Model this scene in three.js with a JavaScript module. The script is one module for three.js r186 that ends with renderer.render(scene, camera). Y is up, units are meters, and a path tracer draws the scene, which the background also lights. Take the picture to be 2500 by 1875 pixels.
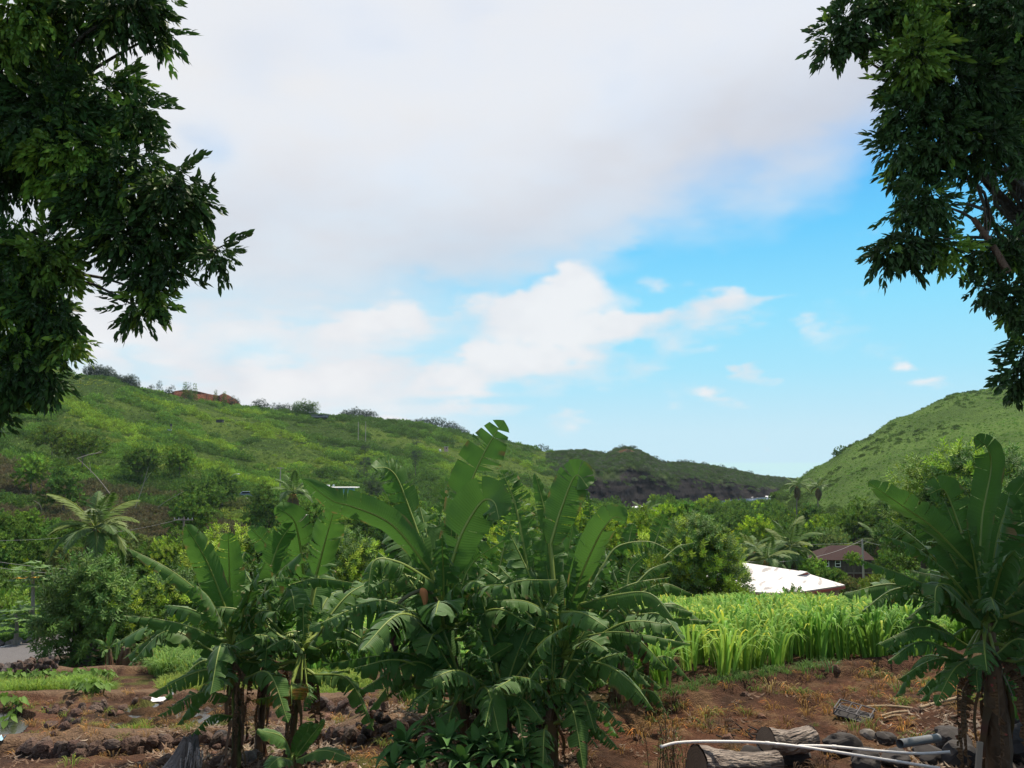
import * as THREE from 'three';
import { mergeGeometries } from 'three/addons/utils/BufferGeometryUtils.js';

// ---------------------------------------------------------------- camera, sky, sun, exposure
const scene = new THREE.Scene();
const F = 2106, CX = 1250, CY = 937.5, PITCH = 5.22 * Math.PI / 180, EYE = 25;
const camera = new THREE.PerspectiveCamera(48, 4 / 3, 0.1, 30000);
camera.position.set(0, EYE, 0);
camera.rotation.set(PITCH, 0, 0);
const renderer = new THREE.WebGLRenderer({ antialias: true });
renderer.toneMapping = THREE.LinearToneMapping;
renderer.toneMappingExposure = 1.22;
renderer.shadowMap.enabled = true;

// direction of the sun: high, ahead of the camera and to the right
const SUN_EL = 62 * Math.PI / 180, SUN_AZ = 38 * Math.PI / 180;
const sunDir = new THREE.Vector3(Math.sin(SUN_AZ) * Math.cos(SUN_EL), Math.sin(SUN_EL), -Math.cos(SUN_AZ) * Math.cos(SUN_EL));
const sun = new THREE.DirectionalLight(0xfff1dc, 5);
sun.name = 'sun';
sun.position.copy(sunDir).multiplyScalar(300).add(new THREE.Vector3(0, 20, -60));
sun.target.position.set(0, 20, -60);
sun.castShadow = true;
sun.shadow.radius = 3;
sun.shadow.mapSize.set(4096, 4096);
Object.assign(sun.shadow.camera, { left: -140, right: 140, top: 140, bottom: -140, near: 10, far: 900 });
scene.add(sun, sun.target);

// ---------------------------------------------------------------- numbers
function rng(seed) { let s = seed | 0; return () => { s = (s + 0x6d2b79f5) | 0; let t = Math.imul(s ^ (s >>> 15), 1 | s); t = (t + Math.imul(t ^ (t >>> 7), 61 | t)) ^ t; return ((t ^ (t >>> 14)) >>> 0) / 4294967296; }; }
const lerp = (a, b, t) => a + (b - a) * t, clamp = (x, a = 0, b = 1) => Math.min(b, Math.max(a, x));
const smooth = (a, b, x) => { const t = clamp((x - a) / (b - a)); return t * t * (3 - 2 * t); };
const PERM = (() => { const r = rng(77), p = new Uint8Array(512), a = [...Array(256).keys()]; for (let i = 255; i > 0; i--) { const j = Math.floor(r() * (i + 1)); [a[i], a[j]] = [a[j], a[i]]; } for (let i = 0; i < 512; i++) p[i] = a[i & 255]; return p; })();
const HASH = (() => { const r = rng(5), h = new Float32Array(256); for (let i = 0; i < 256; i++) h[i] = r() * 2 - 1; return h; })();
function noise3(x, y, z) {                                     // value noise, -1 to 1
  const ix = Math.floor(x), iy = Math.floor(y), iz = Math.floor(z); let fx = x - ix, fy = y - iy, fz = z - iz;
  fx = fx * fx * (3 - 2 * fx); fy = fy * fy * (3 - 2 * fy); fz = fz * fz * (3 - 2 * fz);
  const X = ix & 255, Y = iy & 255, Z = iz & 255, A = PERM[X] + Y, B = PERM[X + 1 & 255] + Y;
  const a0 = PERM[A & 255] + Z, a1 = PERM[A + 1 & 255] + Z, b0 = PERM[B & 255] + Z, b1 = PERM[B + 1 & 255] + Z;
  const h = (i) => HASH[PERM[i & 255]];
  return lerp(lerp(lerp(h(a0), h(b0), fx), lerp(h(a1), h(b1), fx), fy), lerp(lerp(h(a0 + 1), h(b0 + 1), fx), lerp(h(a1 + 1), h(b1 + 1), fx), fy), fz);
}
const noise2 = (x, y) => noise3(x, y, 7.31);
function fbm(x, y, z, n = 5) { let s = 0, a = 0.5, f = 1; for (let i = 0; i < n; i++, a *= 0.5, f *= 2.03) s += a * noise3(x * f + i * 17.3, y * f - i * 9.1, z * f + i * 3.7); return s; }
function table(list, x) {                                      // piecewise linear through [x, y] pairs
  if (x <= list[0][0]) return list[0][1];
  for (let i = 1; i < list.length; i++) if (x <= list[i][0]) return lerp(list[i - 1][1], list[i][1], (x - list[i - 1][0]) / (list[i][0] - list[i - 1][0]));
  return list[list.length - 1][1];
}
// sight lines of the photograph: side and height slopes of the ray through a picture point, and the point on it at a given distance ahead
const CP = Math.cos(PITCH), SP = Math.sin(PITCH);
function slopes(px, py) { const X = (px - CX) / F, Y = (CY - py) / F, k = CP - Y * SP; return [X / k, (Y * CP + SP) / k]; }
function at(px, py, d) { const [a, b] = slopes(px, py); return new THREE.Vector3(a * d, EYE + b * d, -d); }
const slopeY = (py) => slopes(CX, py)[1];
const lin = (r, g, b) => { const f = (c) => (c /= 255) <= 0.04045 ? c / 12.92 : ((c + 0.055) / 1.055) ** 2.4; return [f(r), f(g), f(b)]; };

// ---------------------------------------------------------------- the sky: blue air with a large soft cloud sheet and low cumulus
const SKY_LEVEL = 0.86;                                        // the exposure above is set for the land
function makeSky() {
  const W = 4096, H = 2048, data = new Float32Array(W * H * 4);
  const blue = [[-5, lin(206, 232, 243)], [2, lin(196, 231, 245)], [6, lin(165, 226, 248)], [10, lin(142, 220, 250)], [15, lin(108, 202, 249)], [20, lin(84, 176, 243)], [27, lin(92, 166, 236)], [45, lin(70, 132, 215)], [90, lin(48, 100, 185)]];
  const sheetEdge = [[-800, 800], [0, 740], [500, 740], [900, 735], [1200, 700], [1420, 610], [1600, 520], [1800, 470], [1980, 415], [2130, 335], [2260, 235], [2500, 120], [2900, -40]];
  const puffs = [[1395, 670, 60, 80, 0.85], [1430, 730, 80, 45, 0.7], [1290, 755, 100, 40, 0.75], [1240, 800, 130, 60, 0.8], [1120, 745, 100, 45, 0.8], [1000, 790, 150, 55, 0.8], [850, 800, 140, 40, 0.7], [1480, 830, 190, 55, 0.85], [1660, 780, 130, 55, 0.85], [1790, 765, 110, 50, 0.8], [1870, 725, 60, 40, 0.7],
    [1320, 890, 200, 45, 0.8], [1080, 930, 300, 45, 0.75], [1560, 880, 110, 40, 0.65], [820, 900, 300, 55, 0.75], [560, 900, 220, 70, 0.8], [380, 850, 220, 90, 0.85], [250, 760, 300, 110, 0.9], [700, 770, 220, 60, 0.7], [1855, 900, 48, 34, 0.75], [1840, 925, 40, 22, 0.5], [1470, 1005, 140, 26, 0.5], [1610, 990, 50, 40, 0.4], [1780, 998, 50, 22, 0.45], [2255, 940, 70, 24, 0.5], [2290, 955, 60, 18, 0.35],
    [830, 1012, 55, 22, 0.95], [920, 1020, 60, 24, 0.95], [1000, 1035, 40, 14, 0.7], [720, 1000, 60, 18, 0.8], [450, 960, 200, 40, 0.5], [2060, 560, 200, 30, 0.28], [1650, 600, 260, 30, 0.25], [1650, 700, 160, 30, 0.25], [1990, 830, 90, 16, 0.25], [2060, 905, 50, 14, 0.25], [1900, 1155, 90, 18, 0.5], [1100, 1060, 300, 20, 0.3]];
  const holes = [[490, 350, 45, 34, 0.2], [1140, 20, 60, 40, 0.06], [640, 130, 90, 80, 0.1], [600, 840, 80, 32, 0.55], [1090, 690, 80, 22, 0.25], [780, 745, 90, 22, 0.15], [1500, 590, 60, 25, 0.3], [340, 870, 60, 26, 0.4], [1000, 855, 90, 20, 0.25]];
  const c = [0, 0, 0];
  for (let row = 0; row < H; row++) {
    const up = ((row + 0.5) / H - 0.5) * Math.PI, el = up * 180 / Math.PI, sy = Math.sin(up), cy = Math.cos(up);
    let k = 1; while (k < blue.length - 1 && blue[k][0] < el) k++;
    const t = clamp((el - blue[k - 1][0]) / (blue[k][0] - blue[k - 1][0]));
    for (let i = 0; i < 3; i++) c[i] = lerp(blue[k - 1][1][i], blue[k][1][i], t);
    for (let col = 0; col < W; col++) {
      const round = ((col + 0.5) / W - 0.5) * 2 * Math.PI, x = Math.cos(round) * cy, z = Math.sin(round) * cy, o = (row * W + col) * 4;
      let r = c[0], g = c[1], b = c[2];
      if (sy > -0.02) {
        const q = 1 / (sy + 0.16), nx = x * q, nz = z * q;
        const big = fbm(nx * 1.1, 3.1, nz * 1.1, 3), fine = fbm(nx * 4.2, 9.7, nz * 4.2, 6), puffy = fbm(x * 15, sy * 24, z * 15, 6);
        // camera axes of this direction
        const fwd = -z * CP + sy * SP, upc = sy * CP + z * SP;
        let amount = 0.66 + big * 0.9 + fine * 0.5, low = 0, inside = 0, sheet = amount;
        if (fwd > 0.2) {
          const wx = fine * 120 + puffy * 36, wy = big * 60 + fine * 80 + puffy * 40;
          const px = CX + F * x / fwd + wx, py = CY - F * upc / fwd + wy;
          inside = smooth(-1500, -300, px) * (1 - smooth(2800, 4000, px)) * smooth(-1500, -300, py);
          const s = smooth(-120, 130, table(sheetEdge, px) - py);
          let g1 = Math.max(s * (0.94 + fine * 0.2), 0.8 * smooth(1300, 850, px) * smooth(1120, 980, py) * (1 + fine * 0.6)), g2 = 0;
          for (const p of puffs) { const dx = (px - p[0]) / p[2], dy = (py - p[1]) / p[3], e = dx * dx + dy * dy; if (e < 6) g2 = 1 - (1 - g2) * (1 - p[4] * 0.9 * Math.exp(-e)); }
          g2 = smooth(0.2, 0.82, g2 + puffy * 0.75 + fine * 0.3);
          let hole = 0;
          for (const p of holes) { const dx = (px - p[0]) / p[2], dy = (py - p[1]) / p[3], e = dx * dx + dy * dy; if (e < 6) hole = Math.max(hole, p[4] * Math.exp(-e * 0.8)); }
          const gi = clamp(1 - (1 - g1) * (1 - g2 * 0.95) - hole * 0.9 * (1 - 0.3 * puffy));
          low = g2 * (1 - s) * inside;
          sheet = lerp(smooth(0.25, 0.95, amount), g1, inside);
          amount = lerp(smooth(0.25, 0.95, amount) * 0.97, gi, inside);
          if (inside > 0) {                                          // thicker, greyer water vapour towards the sheet's base
            const thick = smooth(420, 0, table(sheetEdge, px) - 60 - py) * s * inside;
            const grey = clamp(0.5 * thick + 0.28 * thick * big * 2 + 0.1);
            const w = lin(238, 239, 241), d = lin(196, 201, 213);
            const v = clamp(lerp(grey + fine * 0.3, 0.16 - puffy * 0.5, low)), lift = 1;
            const cr = lerp(w[0], d[0], v) * lift, cg = lerp(w[1], d[1], v) * lift, cb = lerp(w[2], d[2], v) * lift;
            r = lerp(r, cr, amount); g = lerp(g, cg, amount); b = lerp(b, cb, amount);
          }
        }
        if (inside < 1) {
          const a2 = clamp(inside > 0 ? amount * (1 - inside) : smooth(0.25, 0.95, amount) * 0.97), hz = smooth(-0.02, 0.05, sy);
          const v = 0.8 + fine * 0.12 - Math.max(0, big) * 0.2;
          r = lerp(r, v, a2 * hz); g = lerp(g, v * 1.005, a2 * hz); b = lerp(b, v * 1.04, a2 * hz);
        }
      }
      data[o] = r * SKY_LEVEL; data[o + 1] = g * SKY_LEVEL; data[o + 2] = b * SKY_LEVEL; data[o + 3] = 1;
    }
  }
  const tex = new THREE.DataTexture(data, W, H, THREE.RGBAFormat, THREE.FloatType);
  tex.mapping = THREE.EquirectangularReflectionMapping;
  tex.magFilter = THREE.LinearFilter; tex.needsUpdate = true;
  return tex;
}
const skyTexture = makeSky();
scene.background = skyTexture;
scene.environment = skyTexture;

// ---------------------------------------------------------------- helpers: names, things, geometry
const taken = new Map();
function numbered(name) { const n = taken.get(name) || 0; taken.set(name, n + 1); return n ? name + '_' + String(n).padStart(3, '0') : name; }
function shade(o) { o.castShadow = true; o.receiveShadow = true; return o; }
function thing(name, label, category, pos = [0, 0, 0], group) {
  const o = new THREE.Group(); o.name = numbered(name); o.position.set(...pos); o.userData = { label, category };
  if (group) o.userData.group = group; scene.add(o); return o;
}
function part(name, geometry, material, parent) { const m = shade(new THREE.Mesh(geometry, material)); m.name = name; parent.add(m); return m; }
function structure(name, geometry, material) { const m = shade(new THREE.Mesh(geometry, material)); m.name = numbered(name); m.userData.kind = 'structure'; scene.add(m); return m; }
function scatter(name, geometry, material, list, parent, label) {   // list of {m: Matrix4, c: [r,g,b]}
  const im = shade(new THREE.InstancedMesh(geometry, material, list.length)); im.name = parent ? name : numbered(name);
  const col = new THREE.Color();
  list.forEach((e, i) => { im.setMatrixAt(i, e.m); if (e.c) im.setColorAt(i, col.setRGB(e.c[0], e.c[1], e.c[2])); });
  im.userData.kind = 'stuff'; if (label) { im.userData.label = label[0]; im.userData.category = label[1]; }
  (parent || scene).add(im); return im;
}
class GB {                                                     // collects vertices with colour and uv
  constructor() { this.p = []; this.c = []; this.u = []; this.i = []; }
  v(x, y, z, r = 1, g = 1, b = 1, u = 0, w = 0) { this.p.push(x, y, z); this.c.push(r, g, b); this.u.push(u, w); return this.p.length / 3 - 1; }
  t(a, b, c) { this.i.push(a, b, c); }
  q(a, b, c, d) { this.i.push(a, b, c, a, c, d); }
  tube(pts, radii, sides = 7, col = [1, 1, 1], cap = true, rough = 0, seed = 1) {
    const T = new THREE.Vector3(), N = new THREE.Vector3(), B = new THREE.Vector3(), ring = []; let len = 0;
    N.set(0.31, 0.2, 0.93);
    pts.forEach((p, k) => {
      T.copy(pts[Math.min(k + 1, pts.length - 1)]).sub(pts[Math.max(k - 1, 0)]).normalize();
      B.crossVectors(T, N).normalize(); N.crossVectors(B, T).normalize();
      if (k) len += p.distanceTo(pts[k - 1]);
      const start = this.p.length / 3, rad = radii[k];
      for (let s = 0; s <= sides; s++) {
        const a = s / sides * Math.PI * 2, ca = Math.cos(a), sa = Math.sin(a), rr = rad * (1 + (rough ? rough * noise3(ca * 2 + seed, sa * 2, len * 3) : 0));
        this.v(p.x + (N.x * ca + B.x * sa) * rr, p.y + (N.y * ca + B.y * sa) * rr, p.z + (N.z * ca + B.z * sa) * rr, ...col, s / sides * rad * 6.28, len);
      }
      ring.push(start);
    });
    for (let k = 0; k + 1 < ring.length; k++) for (let s = 0; s < sides; s++) this.q(ring[k] + s, ring[k] + s + 1, ring[k + 1] + s + 1, ring[k + 1] + s);
    if (cap) for (const k of [0, ring.length - 1]) { const c = this.v(pts[k].x, pts[k].y, pts[k].z, ...col); for (let s = 0; s < sides; s++) k ? this.t(ring[k] + s, ring[k] + s + 1, c) : this.t(ring[k] + s + 1, ring[k] + s, c); }
    return this;
  }
  box(cx, cy, cz, sx, sy, sz, col = [1, 1, 1], m) {
    const s0 = this.p.length / 3, V = new THREE.Vector3();
    for (const [ax, s] of [[0, 1], [0, -1], [1, 1], [1, -1], [2, 1], [2, -1]]) {
      const id = [];
      for (const [e, f] of [[-1, -1], [1, -1], [1, 1], [-1, 1]]) {
        const v = [0, 0, 0]; v[ax] = s; v[(ax + 1) % 3] = e * s; v[(ax + 2) % 3] = f;
        V.set(cx + v[0] * sx / 2, cy + v[1] * sy / 2, cz + v[2] * sz / 2); if (m) V.applyMatrix4(m);
        const dim = [sx, sy, sz];
        id.push(this.v(V.x, V.y, V.z, ...col, dim[(ax + 1) % 3] * (e + 1) / 2, dim[(ax + 2) % 3] * (f + 1) / 2));
      }
      this.q(...id);
    }
    return this;
  }
  geo() {
    const g = new THREE.BufferGeometry();
    g.setAttribute('position', new THREE.Float32BufferAttribute(this.p, 3));
    g.setAttribute('color', new THREE.Float32BufferAttribute(this.c, 3));
    g.setAttribute('uv', new THREE.Float32BufferAttribute(this.u, 2));
    g.setIndex(this.i); g.computeVertexNormals(); return g;
  }
}
const V3 = (x, y, z) => new THREE.Vector3(x, y, z);
function bend(points, n) { return new THREE.CatmullRomCurve3(points, false, 'centripetal').getPoints(n); }
function greyTexture(w, h, f, srgb = false) {                  // f(x, y) -> number or [r, g, b] in 0..1; wraps
  const d = new Uint8Array(w * h * 4);
  for (let y = 0; y < h; y++) for (let x = 0; x < w; x++) { const v = f(x / w, y / h), o = (y * w + x) * 4, a = typeof v === 'number'; for (let k = 0; k < 3; k++) d[o + k] = clamp(a ? v : v[k]) * 255; d[o + 3] = 255; }
  const t = new THREE.DataTexture(d, w, h); t.wrapS = t.wrapT = THREE.RepeatWrapping; t.magFilter = THREE.LinearFilter; t.minFilter = THREE.LinearMipmapLinearFilter; t.generateMipmaps = true; t.needsUpdate = true;
  if (srgb) t.colorSpace = THREE.SRGBColorSpace; return t;
}
function wrapNoise(u, v, f, seed) {                            // tileable fbm through a torus
  const a = u * Math.PI * 2, b = v * Math.PI * 2, k = f / 6.283;
  return fbm(Math.cos(a) * k + seed, Math.sin(a) * k + Math.cos(b) * k * 1.03, Math.sin(b) * k - seed, 5);
}
// ---------------------------------------------------------------- the shape of the land
// Heights below or above the eye along lines of sight, [distance, height]; Y() gives them as picture rows.
const Y = (list) => list.map(([d, y]) => [d, slopeY(y) * d]);
const NEAR_L = [[0, -1.7], [4, -1.75], [7, -3.1], [10, -4.05], [12.5, -4.3], [15.2, -4.82], [19, -5.45], [23, -6.15], [28, -6.72], [36, -7.85], [45, -8.7], [60, -9.7]];
const NEAR_M = [[0, -1.7], [4, -1.75], [7, -3.1], [10, -4.0], [12.5, -4.2], [15.2, -4.4], [19, -4.9], [23, -5.7], [28, -6.3], [36, -7.3], [45, -8.5], [60, -10.3]];
const NEAR_R = [[0, -1.7], [4, -1.75], [7, -3.0], [10, -3.95], [12.5, -4.12], [15.3, -4.15], [19.4, -4.2], [21.5, -4.65], [30, -5.7], [45, -8.0], [60, -10.7]];
const COLUMNS = [
  [-2600, [...NEAR_L, [80, -7], [120, 2], [200, 24], [300, 45], [420, 62], [900, 70]]],
  [-700, [...NEAR_L, ...Y([[80, 1370], [110, 1260], [150, 1160], [200, 1060], [260, 960], [330, 870], [420, 800]]), [600, 70], [900, 60]]],
  [0, [...NEAR_L, ...Y([[80, 1405], [110, 1315], [150, 1225], [200, 1135], [260, 1045], [330, 960], [400, 900], [435, 882]]), [520, 55], [900, 40]]],
  [215, [...NEAR_L, ...Y([[80, 1420], [110, 1340], [150, 1260], [200, 1182], [260, 1105], [330, 1022], [400, 952], [440, 926]]), [520, 46], [900, 30]]],
  [400, [...NEAR_L, ...Y([[80, 1430], [110, 1362], [150, 1292], [200, 1222], [260, 1140], [330, 1066], [400, 1005], [465, 975]]), [560, 36], [900, 20]]],
  [600, [...NEAR_L, ...Y([[80, 1440], [110, 1388], [150, 1324], [200, 1260], [260, 1186], [330, 1114], [400, 1055], [485, 1002]]), [580, 32], [900, 10]]],
  [800, [...NEAR_L, ...Y([[80, 1446], [110, 1402], [150, 1350], [200, 1292], [260, 1228], [330, 1156], [400, 1100], [505, 1027]]), [600, 24], [900, 5]]],
  [1000, [...NEAR_M, ...Y([[80, 1450], [110, 1410], [150, 1366], [200, 1318], [260, 1262], [330, 1196], [420, 1118], [545, 1040]]), [640, 18], [900, 0]]],
  [1200, [...NEAR_M, ...Y([[80, 1452], [110, 1416], [150, 1376], [200, 1334], [260, 1290], [350, 1222], [450, 1146], [575, 1077]]), [660, 10], [900, -5]]],
  [1350, [...NEAR_R, [75, -13.2], [110, -17], [140, -18.6], [200, -20], [270, -20.5], ...Y([[360, 1240], [450, 1188], [520, 1135], [595, 1098]]), [680, 2], [900, -10]]],
  [1440, [...NEAR_R, [75, -13.2], [110, -17], [140, -18.8], [250, -22], [400, -24], [455, -25.5], [560, -30], [900, -32]]],
  [1860, [...NEAR_R, [75, -13.2], [110, -17], [140, -18.8], [250, -22], [400, -24], [470, -25.5], [560, -30], [900, -32]]],
  [1920, [...NEAR_R, [75, -13.2], [110, -17], [140, -18.6], [200, -20], ...Y([[300, 1262], [380, 1188]]), [430, -12], [560, -28], [900, -32]]],
  [2000, [...NEAR_R, [75, -13.2], [110, -17], [150, -18.8], ...Y([[200, 1310], [250, 1245], [330, 1168], [380, 1135]]), [440, -3], [640, -26], [900, -30]]],
  [2100, [...NEAR_R, [75, -13.2], [110, -17], [150, -18.6], ...Y([[185, 1325], [225, 1245], [300, 1142], [380, 1075]]), [450, 8], [640, -10], [900, -28]]],
  [2200, [...NEAR_R, [75, -13], [110, -16], ...Y([[150, 1370], [210, 1240], [300, 1102], [390, 1017]]), [470, 18], [700, 0], [900, -20]]],
  [2350, [...NEAR_R, [75, -11], [110, -12], ...Y([[145, 1330], [200, 1222], [300, 1052], [400, 962]]), [480, 30], [700, 20], [900, 0]]],
  [2500, [...NEAR_R, [75, -10.5], [110, -11], ...Y([[140, 1330], [200, 1202], [300, 1022], [420, 940]]), [500, 36], [900, 20]]],
  [3200, [...NEAR_R, [75, -9], [110, -7], ...Y([[150, 1270], [200, 1150], [300, 970], [450, 860]]), [540, 55], [900, 40]]],
  [5100, [...NEAR_R, [75, -8], [110, -2], [200, 22], [300, 50], [500, 75], [900, 80]]]];
function hermite(list, x) {
  const n = list.length; if (x >= list[n - 1][0]) return list[n - 1][1];
  let i = 1; while (list[i][0] < x) i++;
  const [x0, y0] = list[i - 1], [x1, y1] = list[i], h = x1 - x0, s = (y1 - y0) / h;
  const s0 = i > 1 ? (y0 - list[i - 2][1]) / (x0 - list[i - 2][0]) : s, s1 = i + 1 < n ? (list[i + 1][1] - y1) / (list[i + 1][0] - x1) : s;
  const m0 = s0 * s <= 0 ? 0 : 2 * s0 * s / (s0 + s), m1 = s1 * s <= 0 ? 0 : 2 * s1 * s / (s1 + s), t = (x - x0) / h, t2 = t * t, t3 = t2 * t;
  return (2 * t3 - 3 * t2 + 1) * y0 + (t3 - 2 * t2 + t) * h * m0 + (3 * t2 - 2 * t3) * y1 + (t3 - t2) * h * m1;
}
function columnOf(x, z) { return CX + F * 1.004 * x / Math.max(3, -z); }
function baseHeight(x, z) {
  const d = -z; if (d < 3) return EYE - 1.7 + 0.0 * x;
  const c = clamp(columnOf(x, z), -2600, 5100); let i = 1; while (COLUMNS[i][0] < c) i++;
  const t = (c - COLUMNS[i - 1][0]) / (COLUMNS[i][0] - COLUMNS[i - 1][0]), u = t * t * (3 - 2 * t) * 0.6 + t * 0.4;
  return EYE + lerp(hermite(COLUMNS[i - 1][1], d), hermite(COLUMNS[i][1], d), u);
}
// where the sight line through a picture point meets the land
function ground(px, py, height = baseHeight) {
  const [a, b] = slopes(px, py); let lo = 5, hi = 5;
  while (hi < 900 && EYE + b * hi > height(a * hi, -hi)) { lo = hi; hi *= 1.02; }
  for (let k = 0; k < 24; k++) { const m = (lo + hi) / 2; if (EYE + b * m > height(a * m, -m)) lo = m; else hi = m; }
  return V3(a * hi, height(a * hi, -hi), -hi);
}
// low earth banks between the terraces: picture points along the crest, half width, height
const BANKS = [
  { pts: [[-150, 1842], [60, 1832], [200, 1826], [350, 1818], [600, 1811], [780, 1800], [970, 1786], [1120, 1790]], w: 0.62, h: 0.34 },
  { pts: [[228, 1826], [212, 1790], [205, 1760], [212, 1735], [225, 1714]], w: 0.5, h: 0.26 },
  { pts: [[-150, 1714], [0, 1712], [180, 1711], [350, 1710], [440, 1711], [600, 1713], [760, 1718], [860, 1715]], w: 0.7, h: 0.32 },
  { pts: [[860, 1716], [905, 1742], [935, 1762], [966, 1784]], w: 0.45, h: 0.3 },
  { pts: [[-150, 1650], [60, 1648], [200, 1645], [330, 1640], [430, 1625]], w: 0.6, h: 0.28 },
  { pts: [[120, 1620], [250, 1612], [330, 1606], [410, 1600], [520, 1598]], w: 0.9, h: 0.22 },
  { pts: [[1290, 1822], [1380, 1792], [1500, 1756], [1600, 1724], [1700, 1694], [1800, 1670], [1900, 1652], [2050, 1632], [2200, 1620], [2450, 1612]], w: 0.5, h: 0.16 }];
for (const b of BANKS) b.line = b.pts.map(([px, py]) => ground(px, py));
function distLine(line, x, z) {
  let best = 1e9;
  for (let i = 0; i + 1 < line.length; i++) {
    const a = line[i], b = line[i + 1], dx = b.x - a.x, dz = b.z - a.z, t = clamp(((x - a.x) * dx + (z - a.z) * dz) / (dx * dx + dz * dz));
    const ex = x - a.x - dx * t, ez = z - a.z - dz * t, e = ex * ex + ez * ez; if (e < best) best = e;
  }
  return Math.sqrt(best);
}
function inPoly(poly, x, z) { let s = false; for (let i = 0, j = poly.length - 1; i < poly.length; j = i++) { const a = poly[i], b = poly[j]; if ((a.z > z) !== (b.z > z) && x < (b.x - a.x) * (z - a.z) / (b.z - a.z) + a.x) s = !s; } return s; }
const PADDY = [[225, 1812], [228, 1775], [222, 1738], [330, 1722], [560, 1724], [660, 1730], [640, 1802], [450, 1806]].map((p) => ground(...p));
const POND = [[-120, 1730], [40, 1730], [84, 1740], [74, 1762], [45, 1785], [22, 1800], [-120, 1806]].map((p) => ground(...p));
const ROAD = [[-400, 1660], [-120, 1622], [0, 1603], [60, 1593], [115, 1584], [200, 1560], [300, 1535]].map((p) => ground(...p));
const waterLevel = (poly, drop) => poly.reduce((s, p) => s + p.y, 0) / poly.length - drop;
const PADDY_LEVEL = Math.min(...PADDY.map((p) => p.y)) + 0.1, POND_LEVEL = Math.min(...POND.map((p) => p.y)) - 0.02;
function landHeight(x, z) {
  const d = -z; let h = baseHeight(x, z);
  if (d > 62 || d < 2) return h;
  const c = columnOf(x, z), fade = smooth(62, 45, d);
  h += fade * (0.1 * fbm(x * 0.35, 0, z * 0.35, 3) + 0.055 * fbm(x * 1.6, 4, z * 1.6, 4) + 0.03 * noise2(x * 6, z * 6));
  if (inPoly(PADDY, x, z)) h = PADDY_LEVEL - 0.02 + 0.13 * noise3(x * 4.2, 1, z * 4.2) + 0.075 * noise3(x * 9, 2, z * 9) + 0.05 * noise2(x * 1.1, z * 1.1);
  if (inPoly(POND, x, z)) h = POND_LEVEL - 0.18 + 0.03 * noise2(x * 5, z * 5);
  const flat = baseHeight(x, z); let rise = 0;
  for (const b of BANKS) {
    const q = distLine(b.line, x, z); if (q > b.w * 2) continue;
    rise = Math.max(rise, b.h * (1 + 0.3 * noise2(x * 1.9, z * 1.9)) * smooth(b.w, b.w * 0.45, q + 0.12 * noise2(x * 3, z * 3)));
  }
  if (rise > 0) h = Math.max(h, lerp(h, flat, smooth(0, 0.12, rise)) + rise * 0.75);
  const r = distLine(ROAD, x, z); if (r < 4.5) { const t = smooth(4.5, 2.4, r); h = lerp(h, baseHeight(x, z) - 0.02, t); }
  return h;
}

// ---------------------------------------------------------------- near ground: terraces and the tilled field
const soilGrain = greyTexture(512, 512, (u, v) => { const n = wrapNoise(u, v, 60, 3), m = wrapNoise(u, v, 18, 8); const k = 0.78 + n * 0.5 + m * 0.35; return [k * 1.02, k, k * 0.97]; });
const soilBump = greyTexture(512, 512, (u, v) => 0.5 + wrapNoise(u, v, 70, 13) * 0.7 + wrapNoise(u, v, 22, 5) * 0.5);
const soilMat = new THREE.MeshPhysicalMaterial({ specularIntensity: 0.2, vertexColors: true, map: soilGrain, bumpMap: soilBump, bumpScale: 0.035, roughness: 0.95 });
const FIELD_LINE = BANKS[6].line;
function soilColour(x, z, out) {
  const n1 = fbm(x * 0.5, 2, z * 0.5, 4), n2 = fbm(x * 2.1, 8, z * 2.1, 4), n3 = noise2(x * 11, z * 11), c = columnOf(x, z), d = -z;
  let r = 0.108, g = 0.062, b = 0.042;
  if (c > 1150) { r = 0.1; g = 0.054; b = 0.035; }
  const red = smooth(0.0, 0.3, n1), dry = smooth(0.12, 0.3, n2 + n3 * 0.1);
  r = lerp(r, r * 1.25, red); g = lerp(g, g * 1.1, red);
  r = lerp(r, 0.2, dry * 0.5); g = lerp(g, 0.13, dry * 0.5); b = lerp(b, 0.075, dry * 0.45);
  const dark = smooth(0.1, 0.32, -n2 + n3 * 0.1); r *= 1 - 0.35 * dark; g *= 1 - 0.32 * dark; b *= 1 - 0.3 * dark;
  for (const k of [0, 2, 4, 5]) { const q = distLine(BANKS[k].line, x, z); const t = smooth(0.5, 0.25, q + 0.12 * n2); if (t > 0) { r = lerp(r, 0.235, t * 0.8); g = lerp(g, 0.16, t * 0.8); b = lerp(b, 0.105, t * 0.8); } }
  if (inPoly(PADDY, x, z)) { const w = smooth(-0.3, 0.4, n2); r = lerp(0.05, 0.11, w); g = lerp(0.034, 0.066, w); b = lerp(0.021, 0.036, w); }
  const moss = smooth(0.18, 0.34, fbm(x * 0.9 + 31, 5, z * 0.9, 4)) * (c < 1000 ? 0.75 : 0.25); r = lerp(r, 0.1, moss); g = lerp(g, 0.12, moss); b = lerp(b, 0.03, moss);
  if (d > 33 && c < 1000) { const t = smooth(33, 40, d + n1 * 8); r = lerp(r, 0.09, t); g = lerp(g, 0.13, t); b = lerp(b, 0.03, t); }
  const rd = distLine(ROAD, x, z); if (rd < 4) { const t = smooth(4, 2.6, rd + n2); r = lerp(r, 0.1, t); g = lerp(g, 0.08, t); b = lerp(b, 0.062, t); }
  const k = 1 + 0.16 * n3; out[0] = r * k; out[1] = g * k; out[2] = b * k;
}
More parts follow.
